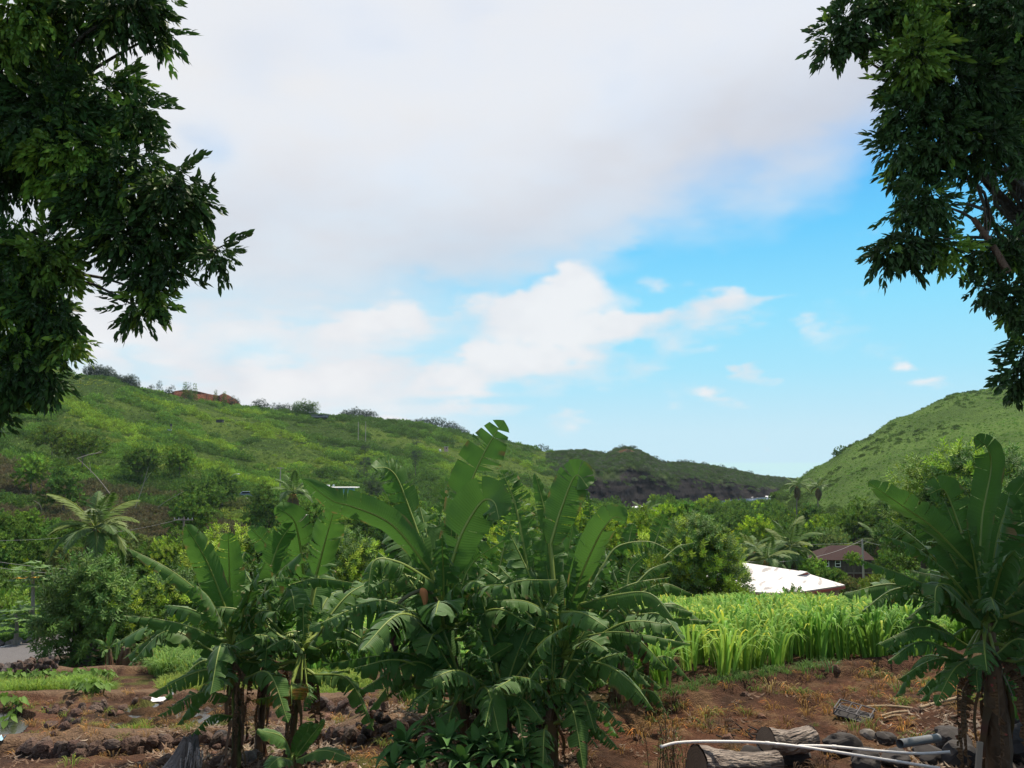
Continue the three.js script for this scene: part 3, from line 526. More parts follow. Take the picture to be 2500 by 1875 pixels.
// px, top row, crown width in picture points, distance, crown share of the height
function treeAt(o) {
  const [a] = slopes(o.px, o.top), x = a * o.d, z = -o.d, base = o.base ?? heightAt(x, z), top = EYE + slopeY(o.top) * o.d - base, w = o.w * o.d / F, h = (o.share ?? 0.85) * top;
  const lobes = roundLobes(o.seed, w, Math.min(h, top - 0.2), top, o.n ?? 10, o.depth ?? 1);
  if ((o.kind === 'mango' || o.kind === 'broad') && (o.share ?? 0.85) >= 0.85) { const r = rng(o.seed * 5 + 1), k = 6; for (let i = 0; i < k; i++) { const q = i / k * 6.28 + r(), rad = w * (0.15 + 0.05 * r()); lobes.push([Math.cos(q) * w * 0.3, rad * 0.75 + top * 0.12 * r(), Math.sin(q) * w * 0.3, rad]); } }   // branches down to the ground
  return growTree({ ...o, pos: [x, base, z], lobes });
}
const NEARTREES = [
  // left, beside the road
  { px: 226, top: 1352, w: 205, d: 33, n: 16, share: 0.97, kind: 'mango', tint: TINT.deep, flush: 0.1, density: 1.5, label: 'dark rounded mango tree beside the road bend' },
  { px: 322, top: 1452, w: 150, d: 35, n: 9, share: 0.9, kind: 'broad', tint: TINT.mid, density: 1.4, label: 'mid green bushy tree behind the dry banana stumps' },
  { px: 415, top: 1392, w: 190, d: 37, n: 12, share: 0.9, kind: 'mango', tint: TINT.deep, flush: 0.3, density: 1.4, label: 'mango tree with yellow green tips behind the left banana leaves' },
  { px: 505, top: 1330, w: 170, d: 42, n: 12, share: 0.9, kind: 'mango', tint: TINT.mid, flush: 0.4, density: 1.3, label: 'bright yellow green mango behind the tallest left banana' },
  { px: 520, top: 1500, w: 150, d: 34, n: 8, share: 0.9, kind: 'broad', tint: TINT.dark, density: 1.4, label: 'low dark tree behind the left banana stems' },
  { px: 640, top: 1460, w: 190, d: 38, n: 9, share: 0.9, kind: 'broad', tint: TINT.dark, density: 1.4, label: 'low dark tree between the banana clumps' },
  { px: 20, top: 1450, w: 170, d: 50, n: 9, share: 0.8, kind: 'broad', tint: TINT.fresh, density: 1.3, label: 'light green tree behind the papayas at the frame edge' },
  { px: 110, top: 1430, w: 150, d: 56, n: 9, share: 0.85, kind: 'broad', tint: TINT.fresh, density: 1.2, label: 'light green tree under the coconut palm' },
  { px: 280, top: 1400, w: 190, d: 52, n: 9, share: 0.9, kind: 'broad', tint: TINT.mid, density: 1.2, label: 'green tree just right of the coconut palm' },
  { px: -60, top: 1380, w: 200, d: 60, n: 9, share: 0.9, kind: 'broad', tint: TINT.mid, density: 1.1, label: 'green tree cut by the left edge of the picture' },
  { px: 440, top: 1290, w: 190, d: 66, n: 10, share: 0.9, kind: 'broad', tint: TINT.mid, flush: 0.2, density: 1.2, label: 'green tree round the crossarm utility pole' },
  { px: 575, top: 1285, w: 190, d: 62, n: 10, share: 0.9, kind: 'mango', tint: TINT.mid, flush: 0.55, size: 1.3, density: 1.2, label: 'yellow flushed mango left of the bent banana leaf' },
  { px: 330, top: 1310, w: 170, d: 78, n: 9, share: 0.9, kind: 'broad', tint: TINT.mid, size: 1.3, label: 'mid green tree above the tip of the long banana leaf' },
  { px: 690, top: 1275, w: 160, d: 78, n: 9, share: 0.9, kind: 'broad', tint: TINT.mid, flush: 0.15, size: 1.3, label: 'green tree below the drooping palm' },
  { px: 850, top: 1300, w: 210, d: 58, n: 12, share: 0.92, kind: 'mango', tint: TINT.deep, flush: 0.45, density: 1.3, size: 1.2, label: 'yellow flushed mango framed between the banana clumps' },
  { px: 960, top: 1380, w: 200, d: 46, n: 10, share: 0.95, kind: 'broad', tint: TINT.dark, density: 1.3, label: 'dark tree behind the central bananas' },
  { px: 1080, top: 1240, w: 190, d: 70, n: 10, share: 0.9, kind: 'mango', tint: TINT.mid, flush: 0.55, size: 1.3, label: 'yellow green mango behind the tall central banana' },
  { px: 1270, top: 1260, w: 180, d: 74, n: 10, share: 0.9, kind: 'mango', tint: TINT.mid, flush: 0.5, size: 1.3, label: 'yellow green mango seen through the central banana leaves' },
  { px: 1230, top: 1360, w: 220, d: 52, n: 10, share: 0.95, kind: 'broad', tint: TINT.dark, density: 1.2, label: 'dark tree deep behind the central clump' },
  // right of the bananas
  { px: 1712, top: 1250, w: 215, d: 56, n: 18, share: 0.98, kind: 'mango', tint: TINT.deep, flush: 0.4, density: 1.6, size: 1.15, label: 'large mango bush with yellow green tips left of the white roof' },
  { px: 1610, top: 1300, w: 170, d: 60, n: 10, share: 0.95, kind: 'mango', tint: TINT.deep, flush: 0.3, density: 1.3, size: 1.2, label: 'mango tree between the bananas and the large mango bush' },
  { px: 1795, top: 1340, w: 75, d: 62, n: 7, share: 0.95, kind: 'mango', tint: TINT.mid, flush: 0.5, density: 1.3, label: 'yellow green bush leaning over the left end of the white roof' },
  { px: 1430, top: 1235, w: 170, d: 125, n: 9, share: 0.85, kind: 'far', tint: TINT.fresh, flush: 0.5, size: 0.8, label: 'yellow green tree in front of the tall lava cliff' },
  { px: 1560, top: 1240, w: 190, d: 120, n: 10, share: 0.85, kind: 'far', tint: TINT.fresh, flush: 0.55, size: 0.8, label: 'bright yellow green tree above the arching banana leaves' },
  { px: 1660, top: 1225, w: 170, d: 130, n: 9, share: 0.85, kind: 'far', tint: TINT.mid, flush: 0.2, size: 0.85, label: 'green tree behind the large mango bush' },
  { px: 2025, top: 1290, w: 130, d: 152, n: 9, share: 0.85, kind: 'far', tint: TINT.pale, size: 0.8, label: 'pale silvery green tree left of the brown house' },
  { px: 1985, top: 1365, w: 70, d: 105, n: 6, share: 0.9, kind: 'far', tint: TINT.fresh, size: 0.6, label: 'small fresh green bush below the pale tree' },
  { px: 2030, top: 1385, w: 80, d: 100, n: 6, share: 0.9, kind: 'far', tint: TINT.mid, size: 0.6, label: 'green bush in front of the brown house corner' },
  { px: 2082, top: 1348, w: 34, d: 118, n: 4, share: 0.35, kind: 'far', tint: TINT.fresh, size: 0.45, trunk: 0.09, label: 'slim young tree with a round bright crown before the brown house' },
  { px: 2140, top: 1405, w: 110, d: 96, n: 6, share: 0.95, kind: 'far', tint: [0.16, 0.23, 0.03], size: 0.6, label: 'yellow green shrub right of the utility pole' },
  { px: 2070, top: 1415, w: 60, d: 92, n: 5, share: 0.95, kind: 'far', tint: TINT.olive, flush: 0.4, flushTint: [0.22, 0.17, 0.05], size: 0.55, label: 'olive shrub with dry tips at the foot of the pole' },
  { px: 1935, top: 1430, w: 55, d: 60, n: 5, share: 0.95, kind: 'broad', tint: TINT.mid, label: 'papaya like shrub in front of the white roof corner', name: 'shrub' },
  { px: 2190, top: 1340, w: 110, d: 125, n: 8, share: 0.9, kind: 'far', tint: TINT.mid, flush: 0.25, size: 0.8, label: 'green tree at the right end of the brown house' },
  { px: 2235, top: 1395, w: 120, d: 75, n: 8, share: 0.9, kind: 'broad', tint: TINT.dark, size: 1.3, label: 'dark tree behind the right banana leaves' },
  // the big mango behind the right bananas
  { px: 2390, top: 1085, w: 330, d: 48, n: 18, share: 0.75, kind: 'mango', tint: TINT.deep, flush: 0.16, density: 1.5, size: 1.3, trunk: 0.22, label: 'tall mango tree on the slope behind the right bananas' },
  { px: 2245, top: 1115, w: 150, d: 50, n: 8, share: 0.8, kind: 'mango', tint: TINT.fresh, flush: 0.3, flushTint: [0.13, 0.22, 0.03], density: 1.5, size: 1.4, trunk: 0.16, label: 'fresh green mango left of the tall upright banana leaf' },
  { px: 2480, top: 1170, w: 260, d: 42, n: 12, share: 0.9, kind: 'mango', tint: TINT.dark, density: 1.4, size: 1.2, label: 'dark mango tree cut by the right edge of the picture' },
  { px: 2320, top: 1400, w: 260, d: 34, n: 10, share: 0.95, kind: 'broad', tint: TINT.dark, density: 1.4, label: 'dark shrub in the shade behind the right bananas', name: 'shrub' },
  { px: 2560, top: 1350, w: 260, d: 22, n: 10, share: 0.95, kind: 'broad', tint: TINT.dark, density: 1.3, label: 'dark shrub at the right edge behind the banana trunk', name: 'shrub' },
  // mid distance left and centre
  { px: 655, top: 1182, w: 110, d: 165, n: 9, share: 0.9, kind: 'far', tint: TINT.deep, size: 0.9, label: 'dark round tree right of the road bend with the street lamp' },
  { px: 490, top: 1165, w: 130, d: 190, n: 8, share: 0.9, kind: 'far', tint: TINT.dark, label: 'dark tree left of the street lamp' },
  { px: 545, top: 1155, w: 70, d: 215, n: 6, share: 0.9, kind: 'far', tint: TINT.dark, label: 'dark tree directly behind the street lamp' },
  { px: 470, top: 1200, w: 110, d: 150, n: 7, share: 0.9, kind: 'far', tint: TINT.mid, label: 'green tree below the road bend' },
  { px: 160, top: 1140, w: 90, d: 160, n: 7, share: 0.9, kind: 'far', tint: TINT.deep, label: 'round green bush tree on the brown scrub slope' },
  { px: 80, top: 1108, w: 70, d: 175, n: 5, share: 0.8, kind: 'far', tint: TINT.fresh, label: 'small fresh green tree high on the brown scrub slope' },
  { px: 130, top: 1035, w: 110, d: 235, n: 8, share: 0.75, kind: 'far', tint: [0.14, 0.22, 0.025], label: 'bright yellow green tree on the upper left slope', squash: 0.55 },
  { px: 205, top: 1050, w: 120, d: 225, n: 8, share: 0.75, kind: 'far', tint: [0.14, 0.22, 0.025], label: 'bright yellow green flat tree beside its twin on the slope', squash: 0.55 },
  { px: 440, top: 1085, w: 80, d: 235, n: 6, share: 0.85, kind: 'far', tint: TINT.fresh, label: 'green round tree halfway up the gully' },
  { px: 350, top: 1080, w: 90, d: 225, n: 7, share: 0.85, kind: 'far', tint: TINT.mid, label: 'mid green tree left of the gully' },
  { px: 760, top: 1220, w: 110, d: 130, n: 8, share: 0.9, kind: 'far', tint: TINT.mid, size: 0.9, label: 'green tree below the pale house with dishes' },
  { px: 905, top: 1200, w: 120, d: 150, n: 8, share: 0.9, kind: 'far', tint: TINT.mid, size: 0.9, label: 'green tree right of the pale house with dishes' },
  { px: 985, top: 1190, w: 110, d: 155, n: 8, share: 0.9, kind: 'far', tint: TINT.fresh, size: 0.9, label: 'fresh green tree left of the tall banana leaf' },
  { px: 890, top: 1080, w: 30, d: 330, n: 4, share: 0.95, kind: 'needle', tint: TINT.blue, label: 'dark ironwood standing alone on the mid slope' },
  { px: 1015, top: 1068, w: 24, d: 350, n: 4, share: 0.95, kind: 'needle', tint: TINT.blue, label: 'dark slim ironwood left of the small hut' },
  { px: 920, top: 1155, w: 50, d: 240, n: 5, share: 0.95, kind: 'needle', tint: TINT.blue, label: 'grey green ironwood above the pale house' },
  { px: 1095, top: 1150, w: 60, d: 150, n: 6, share: 0.97, kind: 'needle', tint: TINT.dark, label: 'dark conifer beside the tall banana leaf' },
];
NEARTREES.forEach((o, i) => treeAt({ name: o.kind === 'mango' ? 'mango_tree' : o.kind === 'needle' ? 'ironwood_tree' : 'broadleaf_tree', seed: 100 + i, ...o }));

// the canopy that fills the valley between the houses and the headland: single trees, alike at this distance
{
  const r = rng(515), spots = [];
  const taken2 = (x, z, w) => spots.some((s) => Math.hypot(s[0] - x, s[1] - z) < (s[2] + w) * 0.33);
  let n = 0;
  for (let i = 0; i < 4000 && n < 230; i++) {
    const d = 125 + 235 * Math.sqrt(r()), c = lerp(930, 2260, r()), [x, z] = polar(c, d), w = 5.5 + 5 * r();
    if (c > 1900 && d > 230 - (c - 1900) * 0.22) continue; if (c < 1380 && d > 220) continue;
    if (c > 1960 && c < 2170 && d < 165) continue; if (c > 1780 && d < 128) continue; if (taken2(x, z, w)) continue;
    spots.push([x, z, w]); n++;
    const base = hillHeight(x, z), k = r(), pale = r() < 0.16; let top = 6.5 + 4.5 * r();
    const limit = c > 1815 && c < 1892 ? 1221 : c > 1520 && c < 1600 ? 1241 : 1200; top = Math.min(top, EYE + slopeY(limit + 4 * r()) * d - base); if (top < 2.5) continue;   // the sea shows over these crowns
    growTree({ name: 'valley_tree', label: c < 1380 ? 'green tree in the canopy below the left slope' : d > 240 ? 'dark green tree in the far canopy before the sea' : pale ? 'lighter green tree in the canopy behind the houses' : 'green tree in the canopy behind the houses', group: c < 1380 ? 'trees below the left slope' : d > 240 ? 'far canopy trees before the sea' : pale ? 'lighter trees behind the houses' : 'trees behind the houses',
      pos: [x, base, z], kind: 'far', size: 0.85 + 0.3 * r(), seed: 900 + i, density: 1.0, tint: pale ? TINT.fresh : k < 0.5 ? TINT.deep : TINT.mid, flush: pale ? 0.25 : 0.03, lobes: roundLobes(i, w, top * 0.95, top, 8 + Math.floor(3 * r())) });
  }
}
// trees and thickets on the lower left slope and along the road
{
  const r = rng(733), tn = [['mid', 'mid green'], ['dark', 'dark green'], ['fresh', 'light green'], ['olive', 'olive'], ['deep', 'deep green']];
  for (let i = 0; i < 46; i++) {
    const c = -120 + i * 19 + r() * 14, d = 62 + 52 * r(), [x, z] = polar(c, d), w = 3.5 + 3 * r(), top = 2.4 + 2.6 * r(), k = tn[Math.floor(r() * 5)]; if (Math.abs(c - 232) < 60 && d < 70) continue;
    growTree({ name: 'slope_tree', label: k[1] + ' bushy tree on the lower left slope', group: k[1] + ' trees on the lower left slope', pos: [x, hillHeight(x, z), z], kind: 'far', size: 0.55, seed: 4000 + i, density: 1.1, tint: TINT[k[0]], flush: 0.06, lobes: [...roundLobes(i + 40, w, top, top, 8), [w * 0.25, 0.6, 0.5, w * 0.22], [-w * 0.25, 0.6, 0.4, w * 0.22]] });
  }
}
cover('undergrowth', 'dense green undergrowth between the trees at the foot of the slope', BUSHES, MAT.far, 2600, 406, (r) => {
  const c = lerp(-150, 1280, r()), d = lerp(39, 78, r()), [x, z] = polar(c, d); if (c > 640 && d < 44) return null; if (distLine(ROAD, x, z) < 3.6) return null; if (c < 140 && d < 48) return null;
  const k = 0.7 + 0.6 * r(), q = r(), col = q < 0.3 ? TINT.dark : q < 0.75 ? TINT.mid : TINT.fresh; return { p: V3(x, heightAt(x, z) - 0.1, z), s: 0.6 + 0.8 * r(), h: 0.8 + 0.5 * r(), c: col.map((v) => v * k) };
});
// dark trees along the ridges
function ridgeAt(c) { let best = -9, bd = 300; for (let d = 250; d < 640; d += 4) { const [x, z] = polar(c, d), s = (hillHeight(x, z) - EYE) / d; if (s > best) { best = s; bd = d; } } return bd; }
{
  const r = rng(616);
  const put = (c, h, w, tint, kind, name, label, group, back = 4) => { const d = ridgeAt(c) + back, [x, z] = polar(c, d); growTree({ name, label, group, pos: [x, hillHeight(x, z) - 0.4, z], kind, tint, size: 0.8, seed: Math.floor(c * 3 + h * 7), trunk: 0.12, squash: 1.25, lobes: [[0, h * 0.45, 0, w * 0.36], [w * 0.24, h * 0.62, 0.3, w * 0.26], [-w * 0.22, h * 0.66, -0.2, w * 0.25], [0.1 * w, h * 0.86, 0, w * 0.2], [-0.05 * w, h * 0.25, 0, w * 0.34]] }); };
  for (let i = 0; i < 17; i++) put(202 + i * 7.4 + r() * 4, 6.5 - i * 0.18 + 2.5 * r(), 5 + 2 * r(), TINT.blue, 'needle', 'ironwood_tree', 'dark tree in the wood on the upper left ridge', 'dark wood on the upper left ridge', 6 + 10 * r());
  for (const [c, h] of [[362, 5], [382, 8], [400, 4], [412, 6], [452, 9], [462, 6], [562, 7], [574, 6]]) put(c, h, 3.4, TINT.blue, 'needle', 'ironwood_tree', 'thin dark tree standing on the red earth bank', 'trees on the red earth bank', 3);
  for (let i = 0; i < 9; i++) put(610 + i * 12 + r() * 8, 4 + 4 * r(), 3.6 + 2 * r(), TINT.blue, 'needle', 'ironwood_tree', 'dark tree on the ridge right of the red earth bank', 'trees on the ridge right of the bank', 3);
  for (let i = 0; i < 9; i++) put(718 + i * 6 + r() * 3, 6 + 4 * r(), 4 + 2 * r(), TINT.dark, 'needle', 'ironwood_tree', 'dark conifer in the cluster beside the ridge roof', 'conifer cluster on the ridge', -16);
  for (let i = 0; i < 9; i++) put(838 + i * 9, 3.5 + 2.2 * r() + 2.5 * Math.sin(i * 0.39), 5 + r(), TINT.blue, 'needle', 'ironwood_tree', 'dark tree on the small knoll of the middle ridge', 'trees on the small knoll', 8);
  for (let i = 0; i < 12; i++) put(1015 + i * 11, 2.5 + 2 * r() + 4.2 * Math.sin(i * 0.27), 5.5 + r(), TINT.blue, 'needle', 'ironwood_tree', 'dark tree in the grove behind the middle ridge', 'grove behind the middle ridge', 14);
  for (const c of [1322, 1335, 1405, 1418, 1432]) put(c, 3 + 2 * r(), 4, TINT.blue, 'needle', 'ironwood_tree', 'low dark tree where the ridge meets the headland', 'trees where the ridge meets the headland', 2);
  for (const [c, h] of [[445, 9], [458, 5.5], [470, 9.5], [521, 8.5], [543, 8.5]]) {          // slim columnar pines in front of the red bank
    const d = ridgeAt(c) - 8, [x, z] = polar(c, d), l = []; for (let k = 0; k < 6; k++) l.push([0, h * (0.2 + 0.145 * k), 0, 1.35 - k * 0.14]);
    growTree({ name: 'columnar_pine', label: 'slim dark columnar pine in front of the red earth bank', group: 'columnar pines before the red bank', pos: [x, hillHeight(x, z) - 0.2, z], kind: 'needle', tint: TINT.dark, size: 0.55, seed: c, lobes: l, squash: 1, density: 1.3 });
  }
  const hs = [1480, 1520, 1545, 1600, 1615, 1660, 1672, 1688, 1720, 1760, 1790, 1830];
  for (const c of hs) { const p = headPoint(c, 1.96, V3()); growTree({ name: 'ridge_shrub', label: 'low dark shrub on the skyline of the headland', category: 'shrub', group: 'shrubs on the headland skyline', pos: p.toArray(), kind: 'needle', tint: TINT.blue, size: 0.8, seed: c, lobes: [[0, 1.4, 0, 1.7], [1.8, 1.1, 0, 1.3], [-1.6, 0.9, 0.5, 1.2]] }); }
  for (const [c, w] of [[2050, 3.2], [2042, 2.2], [2060, 2]]) { const d = ridgeAt(c) - 6, [x, z] = polar(c, d); growTree({ name: 'hill_bush', label: 'dark bush on the shoulder of the grassy hill', category: 'shrub', group: 'bushes on the hill shoulder', pos: [x, hillHeight(x, z), z], kind: 'far', tint: TINT.deep, size: 0.8, seed: c, lobes: [[0, 1.3, 0, w * 0.6], [1.5, 1, 0, w * 0.4]] }); }
}
// red earth bank on the ridge
{
  const gb = new GB(), cols = range(385, 592, 3), top = [[385, 985], [400, 975], [425, 962], [450, 958], [480, 962], [510, 968], [535, 972], [545, 966], [560, 972], [580, 984], [592, 1000]], rows = range(0, 1, 0.1);
  rows.forEach((t) => cols.forEach((c) => {
    const [a] = slopes(c, 970), d = ridgeAt(c) + 8 + 22 * t, dT = ridgeAt(c) + 30, hT = EYE + slopeY(table(top, c) - 6) * dT, h0 = hillHeight(a * (d - 2), -d) - 2, e = Math.sin(Math.PI / 2 * t) ** 0.7;
    const n = fbm(c * 0.05, t * 4, 2, 4), dd = d + n * 5, k = 1 + n * 0.5; gb.v(a * dd, lerp(h0, hT, e) + n * 0.8 * (1 - t), -dd, 0.23 * k, 0.095 * k, 0.06 * k, a * dd, t * 15);
  }));
  const nc = cols.length; for (let j = 0; j + 1 < rows.length; j++) for (let i = 0; i + 1 < nc; i++) { const q = j * nc + i; gb.q(q, q + 1, q + nc + 1, q + nc); }
  structure('red_bank', gb.geo(), headMat);
}

// ---------------------------------------------------------------- coconut palms
function frondGeo(seed, len, leaflets, sag) {
  const r = rng(seed), gb = new GB(), pts = []; for (let i = 0; i <= 10; i++) { const t = i / 10; pts.push(V3(len * (t - 0.12 * t * t * sag), len * (0.55 * t - sag * 0.62 * t * t), 0)); }
  gb.tube(pts, pts.map((_, i) => len * (0.013 - 0.001 * i)), 4, [1.6, 1.35, 0.7], false);
  for (let i = 0; i < leaflets; i++) for (const s of [-1, 1]) {
    const t = 0.16 + 0.83 * i / leaflets, k = Math.min(9, Math.floor(t * 10)), p = pts[k].clone().lerp(pts[k + 1], t * 10 - k), T = pts[k + 1].clone().sub(pts[k]).normalize();
    const d = T.clone().multiplyScalar(0.55 + 0.5 * t).add(V3(0, -0.5 - 0.35 * r(), s * (0.85 - 0.4 * t))).normalize(), L = len * 0.27 * Math.sin(Math.PI * (0.2 + 0.75 * t)) * (0.85 + 0.3 * r()), sd = V3().crossVectors(d, V3(0, 1, 0.2 * s)).normalize(), v = 0.8 + 0.4 * r();
    leaf(gb, p, d, sd, L, len * 0.028, [v, v, v], false, 0.25);
  }
  return gb.geo();
}
const FRONDS = [1, 2, 3, 4].map((s) => frondGeo(s * 61, 1, 46, 0.5 + 0.25 * s));
const frondMats = [[0.1, 0.19, 0.036], [0.085, 0.165, 0.036], [0.15, 0.22, 0.04]].map((c) => leafMat({ color: new THREE.Color().setRGB(...c), clearcoat: 0.2 }));
const dryFrond = leafMat({ color: new THREE.Color().setRGB(0.15, 0.115, 0.06), transmission: 0.2 });
function palm(px, yCrown, crownPx, d, label, opts = {}) {
  const { n = 17, dry = 0.12, lean = 0.4, seed = px, mats = frondMats } = opts, r = rng(seed), [a, b] = slopes(px, yCrown), x = a * d, z = -d, base = heightAt(x, z), H = EYE + b * d - base, L = crownPx * d / F * 0.62;
  const t = thing('coconut_palm', label, 'palm tree', [x - lean, base, z]);
  const gb = new GB(); gb.tube(bend([V3(0, -0.3, 0), V3(lean * 0.25, H * 0.5, 0), V3(lean, H, 0)], 12), Array.from({ length: 13 }, (_, i) => 0.2 - 0.008 * i + 0.012 * (i % 2)), 8, [0.17, 0.145, 0.115], true, 0.1);
  part('trunk', gb.geo(), MAT.bark, t);
  for (let i = 0; i < n; i++) {
    const u = i / n, isDry = u < dry, ang = i * 2.4 + r() * 0.5, el = isDry ? -1.25 : lerp(-0.75, 0.85, u) + (r() - 0.5) * 0.25;
    const f = part('frond', FRONDS[Math.min(3, Math.floor(lerp(3.6, 0, u)))], isDry ? dryFrond : mats[Math.floor(r() * mats.length)], t);
    f.position.set(lean, H + 0.05, 0); f.rotation.set(0, ang, el, 'YXZ'); f.scale.setScalar(L * (0.85 + 0.3 * r()));
  }
  const nuts = new GB(), q = V3(); for (let i = 0; i < 7; i++) { const g = new THREE.IcosahedronGeometry(0.14, 1), p = g.attributes.position; const o = V3(lean + (r() - 0.5) * 0.6, H - 0.15 - 0.3 * r(), (r() - 0.5) * 0.6); for (let k = 0; k < p.count; k += 3) { const id = [0, 1, 2].map((m) => nuts.v(p.getX(k + m) + o.x, p.getY(k + m) * 1.2 + o.y, p.getZ(k + m) + o.z, 0.3, 0.2, 0.05)); nuts.t(...id); } }
  part('coconut_bunch', nuts.geo(), MAT.bark, t); return t;
}
palm(232, 1292, 210, 57, 'coconut palm with yellow green fronds on the left slope', { n: 20, dry: 0.1 });
palm(716, 1205, 110, 120, 'drooping dull palm right of the dark round tree', { n: 16, dry: 0.3 });
palm(1575, 1255, 80, 185, 'dark palm in the canopy below the headland');
palm(1946, 1186, 62, 205, 'grey palm silhouetted at the foot of the grassy hill', { dry: 0.2 });
palm(1998, 1190, 56, 215, 'thin palm right of the grey palm at the hill foot', { dry: 0.35 });
palm(1928, 1338, 150, 108, 'coconut palm with broad fronds behind the white roof', { n: 18, dry: 0.08 });
palm(1872, 1368, 130, 98, 'low coconut palm just above the ridge of the white roof', { n: 16, dry: 0.08 });
palm(1838, 1345, 100, 118, 'dark coconut palm behind the top of the large mango bush', { n: 15, dry: 0.1 });
palm(2150, 1325, 110, 160, 'palm with hanging fronds behind the brown house', { n: 15, dry: 0.3 });

// ---------------------------------------------------------------- buildings
const paint = (r, g, b, rough = 0.7, extra = {}) => new THREE.MeshStandardMaterial({ color: new THREE.Color().setRGB(r, g, b), roughness: rough, ...extra });
const ridges = greyTexture(256, 64, (u, v) => 0.5 + 0.5 * Math.sin(u * Math.PI * 2 * 8) + 0.1 * wrapNoise(u, v, 12, 3));
const stains = greyTexture(512, 512, (u, v) => { const s = smooth(0.1, 0.35, wrapNoise(u, v * 0.4, 14, 40)), k = 1 - 0.3 * s - 0.1 * wrapNoise(u, v, 40, 2); return [k, k * 0.985, k * 0.97]; }, true);
stains.repeat.set(0.11, 0.11);
const whiteRoof = paint(0.66, 0.64, 0.635, 0.6, { map: stains, bumpMap: ridges, bumpScale: 0.015 }), redTrim = paint(0.3, 0.05, 0.035), glass = new THREE.MeshPhysicalMaterial({ color: 0x10151a, roughness: 0.08, metalness: 0 }), whiteTrim = paint(0.75, 0.75, 0.73);
function slab(points, thick, mat, name, parent) {            // flat polygon with thickness below it
  const gb = new GB(), n = V3().crossVectors(points[1].clone().sub(points[0]), points[2].clone().sub(points[0])).normalize(); if (n.y < 0) n.negate();
  const e = points[1].clone().sub(points[0]).normalize(), f = V3().crossVectors(n, e), ids = [0, -thick].map((h) => points.map((p) => gb.v(p.x + n.x * h, p.y + n.y * h, p.z + n.z * h, 1, 1, 1, p.dot(e), p.dot(f))));
  for (let k = 1; k + 1 < points.length; k++) { gb.t(ids[0][0], ids[0][k], ids[0][k + 1]); gb.t(ids[1][0], ids[1][k + 1], ids[1][k]); }
  points.forEach((p, k) => { const m = (k + 1) % points.length, q = points[m]; const s = [[p, 0], [q, 0], [q, -thick], [p, -thick]].map(([w, h]) => gb.v(w.x + n.x * h, w.y + n.y * h, w.z + n.z * h)); gb.q(...s); });
  return part(name, gb.geo(), mat, parent);
}
{ // the white hipped roof with a red gablet behind the cane field
  const corner = at(1925, 1449, 70), hE = corner.y, onLevel = (px, py, h) => { const [a, b] = slopes(px, py), d = (h - EYE) / b; return V3(a * d, h, -d); };
  const right = onLevel(2063, 1428, hE), left = onLevel(1690, 1437, hE), rEnd = at(1952, 1394, 75.5), hR = rEnd.y, rFar = onLevel(1770, 1366.5, hR);
  const along = rFar.clone().sub(rEnd).setY(0).normalize(), gab = rEnd.clone().addScaledVector(along, -0.9);
  const t = thing('white_roofed_house', 'house with a broad white hipped metal roof behind the cane field', 'house', [corner.x, hE - 2.6, corner.z]);
  const L = (v) => v.clone().sub(t.position), mid = (u, v, k) => u.clone().lerp(v, k);
  const backR = right.clone().addScaledVector(along, 14), backL = left.clone().add(right.clone().sub(corner));
  const gl = mid(rEnd, corner, 0.24), gr = mid(rEnd, right, 0.24);
  slab([corner, left, rFar, rEnd].map(L), 0.12, whiteRoof, 'roof_slope', t);
  slab([rEnd, right, corner].map(L), 0.12, whiteRoof, 'roof_slope', t);
  slab([right, rEnd, rFar, backL].map(L), 0.12, whiteRoof, 'roof_slope', t);
  slab([left, rFar, backL].map(L), 0.12, whiteRoof, 'roof_slope', t);
  const up = V3(0, 0.04, 0); slab([rEnd, gl, gab].map((v) => L(v).add(up)), 0.06, whiteRoof, 'gablet_roof', t); slab([rEnd, gab, gr].map((v) => L(v).add(up)), 0.06, whiteRoof, 'gablet_roof', t);
  const g = new GB(); const a = L(gl), b = L(gr), c = L(gab).addScaledVector(along, 0.12); c.y -= 0.06; [[a, b, c]].forEach((q) => g.t(...q.map((p) => g.v(p.x, p.y + 0.02, p.z)))); part('gable_vent', g.geo(), redTrim, t).userData.label = 'dark red triangular gable vent';
  const fascia = (p, q) => { const f = new GB(), A = L(p), B = L(q), m = A.clone().lerp(B, 0.5), len = A.distanceTo(B); const mm = new THREE.Matrix4().makeRotationY(-Math.atan2(B.z - A.z, B.x - A.x)).setPosition(m.x, m.y - 0.22, m.z); f.box(0, 0, 0, len, 0.2, 0.06, [1, 1, 1], mm); part('fascia_board', f.geo(), redTrim, t); };
  fascia(corner, right); fascia(corner, left);
  const w = [corner, right, backL, left].map((p) => p.clone().lerp(corner.clone().add(backL).multiplyScalar(0.5), 0.08)).map(L), wb = new GB(); w.forEach((p, k) => { const q = w[(k + 1) % 4]; wb.q(wb.v(p.x, 0, p.z), wb.v(q.x, 0, q.z), wb.v(q.x, 2.55, q.z), wb.v(p.x, 2.55, p.z)); }); part('wall', wb.geo(), paint(0.25, 0.12, 0.09), t);
}
const plankMat = new THREE.MeshStandardMaterial({ vertexColors: true, roughness: 0.9, map: greyTexture(128, 128, (u, v) => 0.8 + 0.4 * wrapNoise(u * 1, v * 0.25, 30, 7)) });
function windowUnit(parent, x, y, z, w, h) {                  // sash window facing +z
  const f = new GB(), b = 0.09; f.box(x, y + h / 2, z, w + b, b, 0.1).box(x, y - h / 2, z, w + b, b, 0.1).box(x - w / 2, y, z, b, h - b, 0.1).box(x + w / 2, y, z, b, h - b, 0.1).box(x, y, z + 0.01, w - b, 0.07, 0.08);
  const win = part('window', f.geo(), whiteTrim, parent);
  for (const s of [-1, 1]) part('pane', new GB().box(x, y + s * h / 4, z - 0.015, w - b, h / 2 - b, 0.02).geo(), glass, win);
}
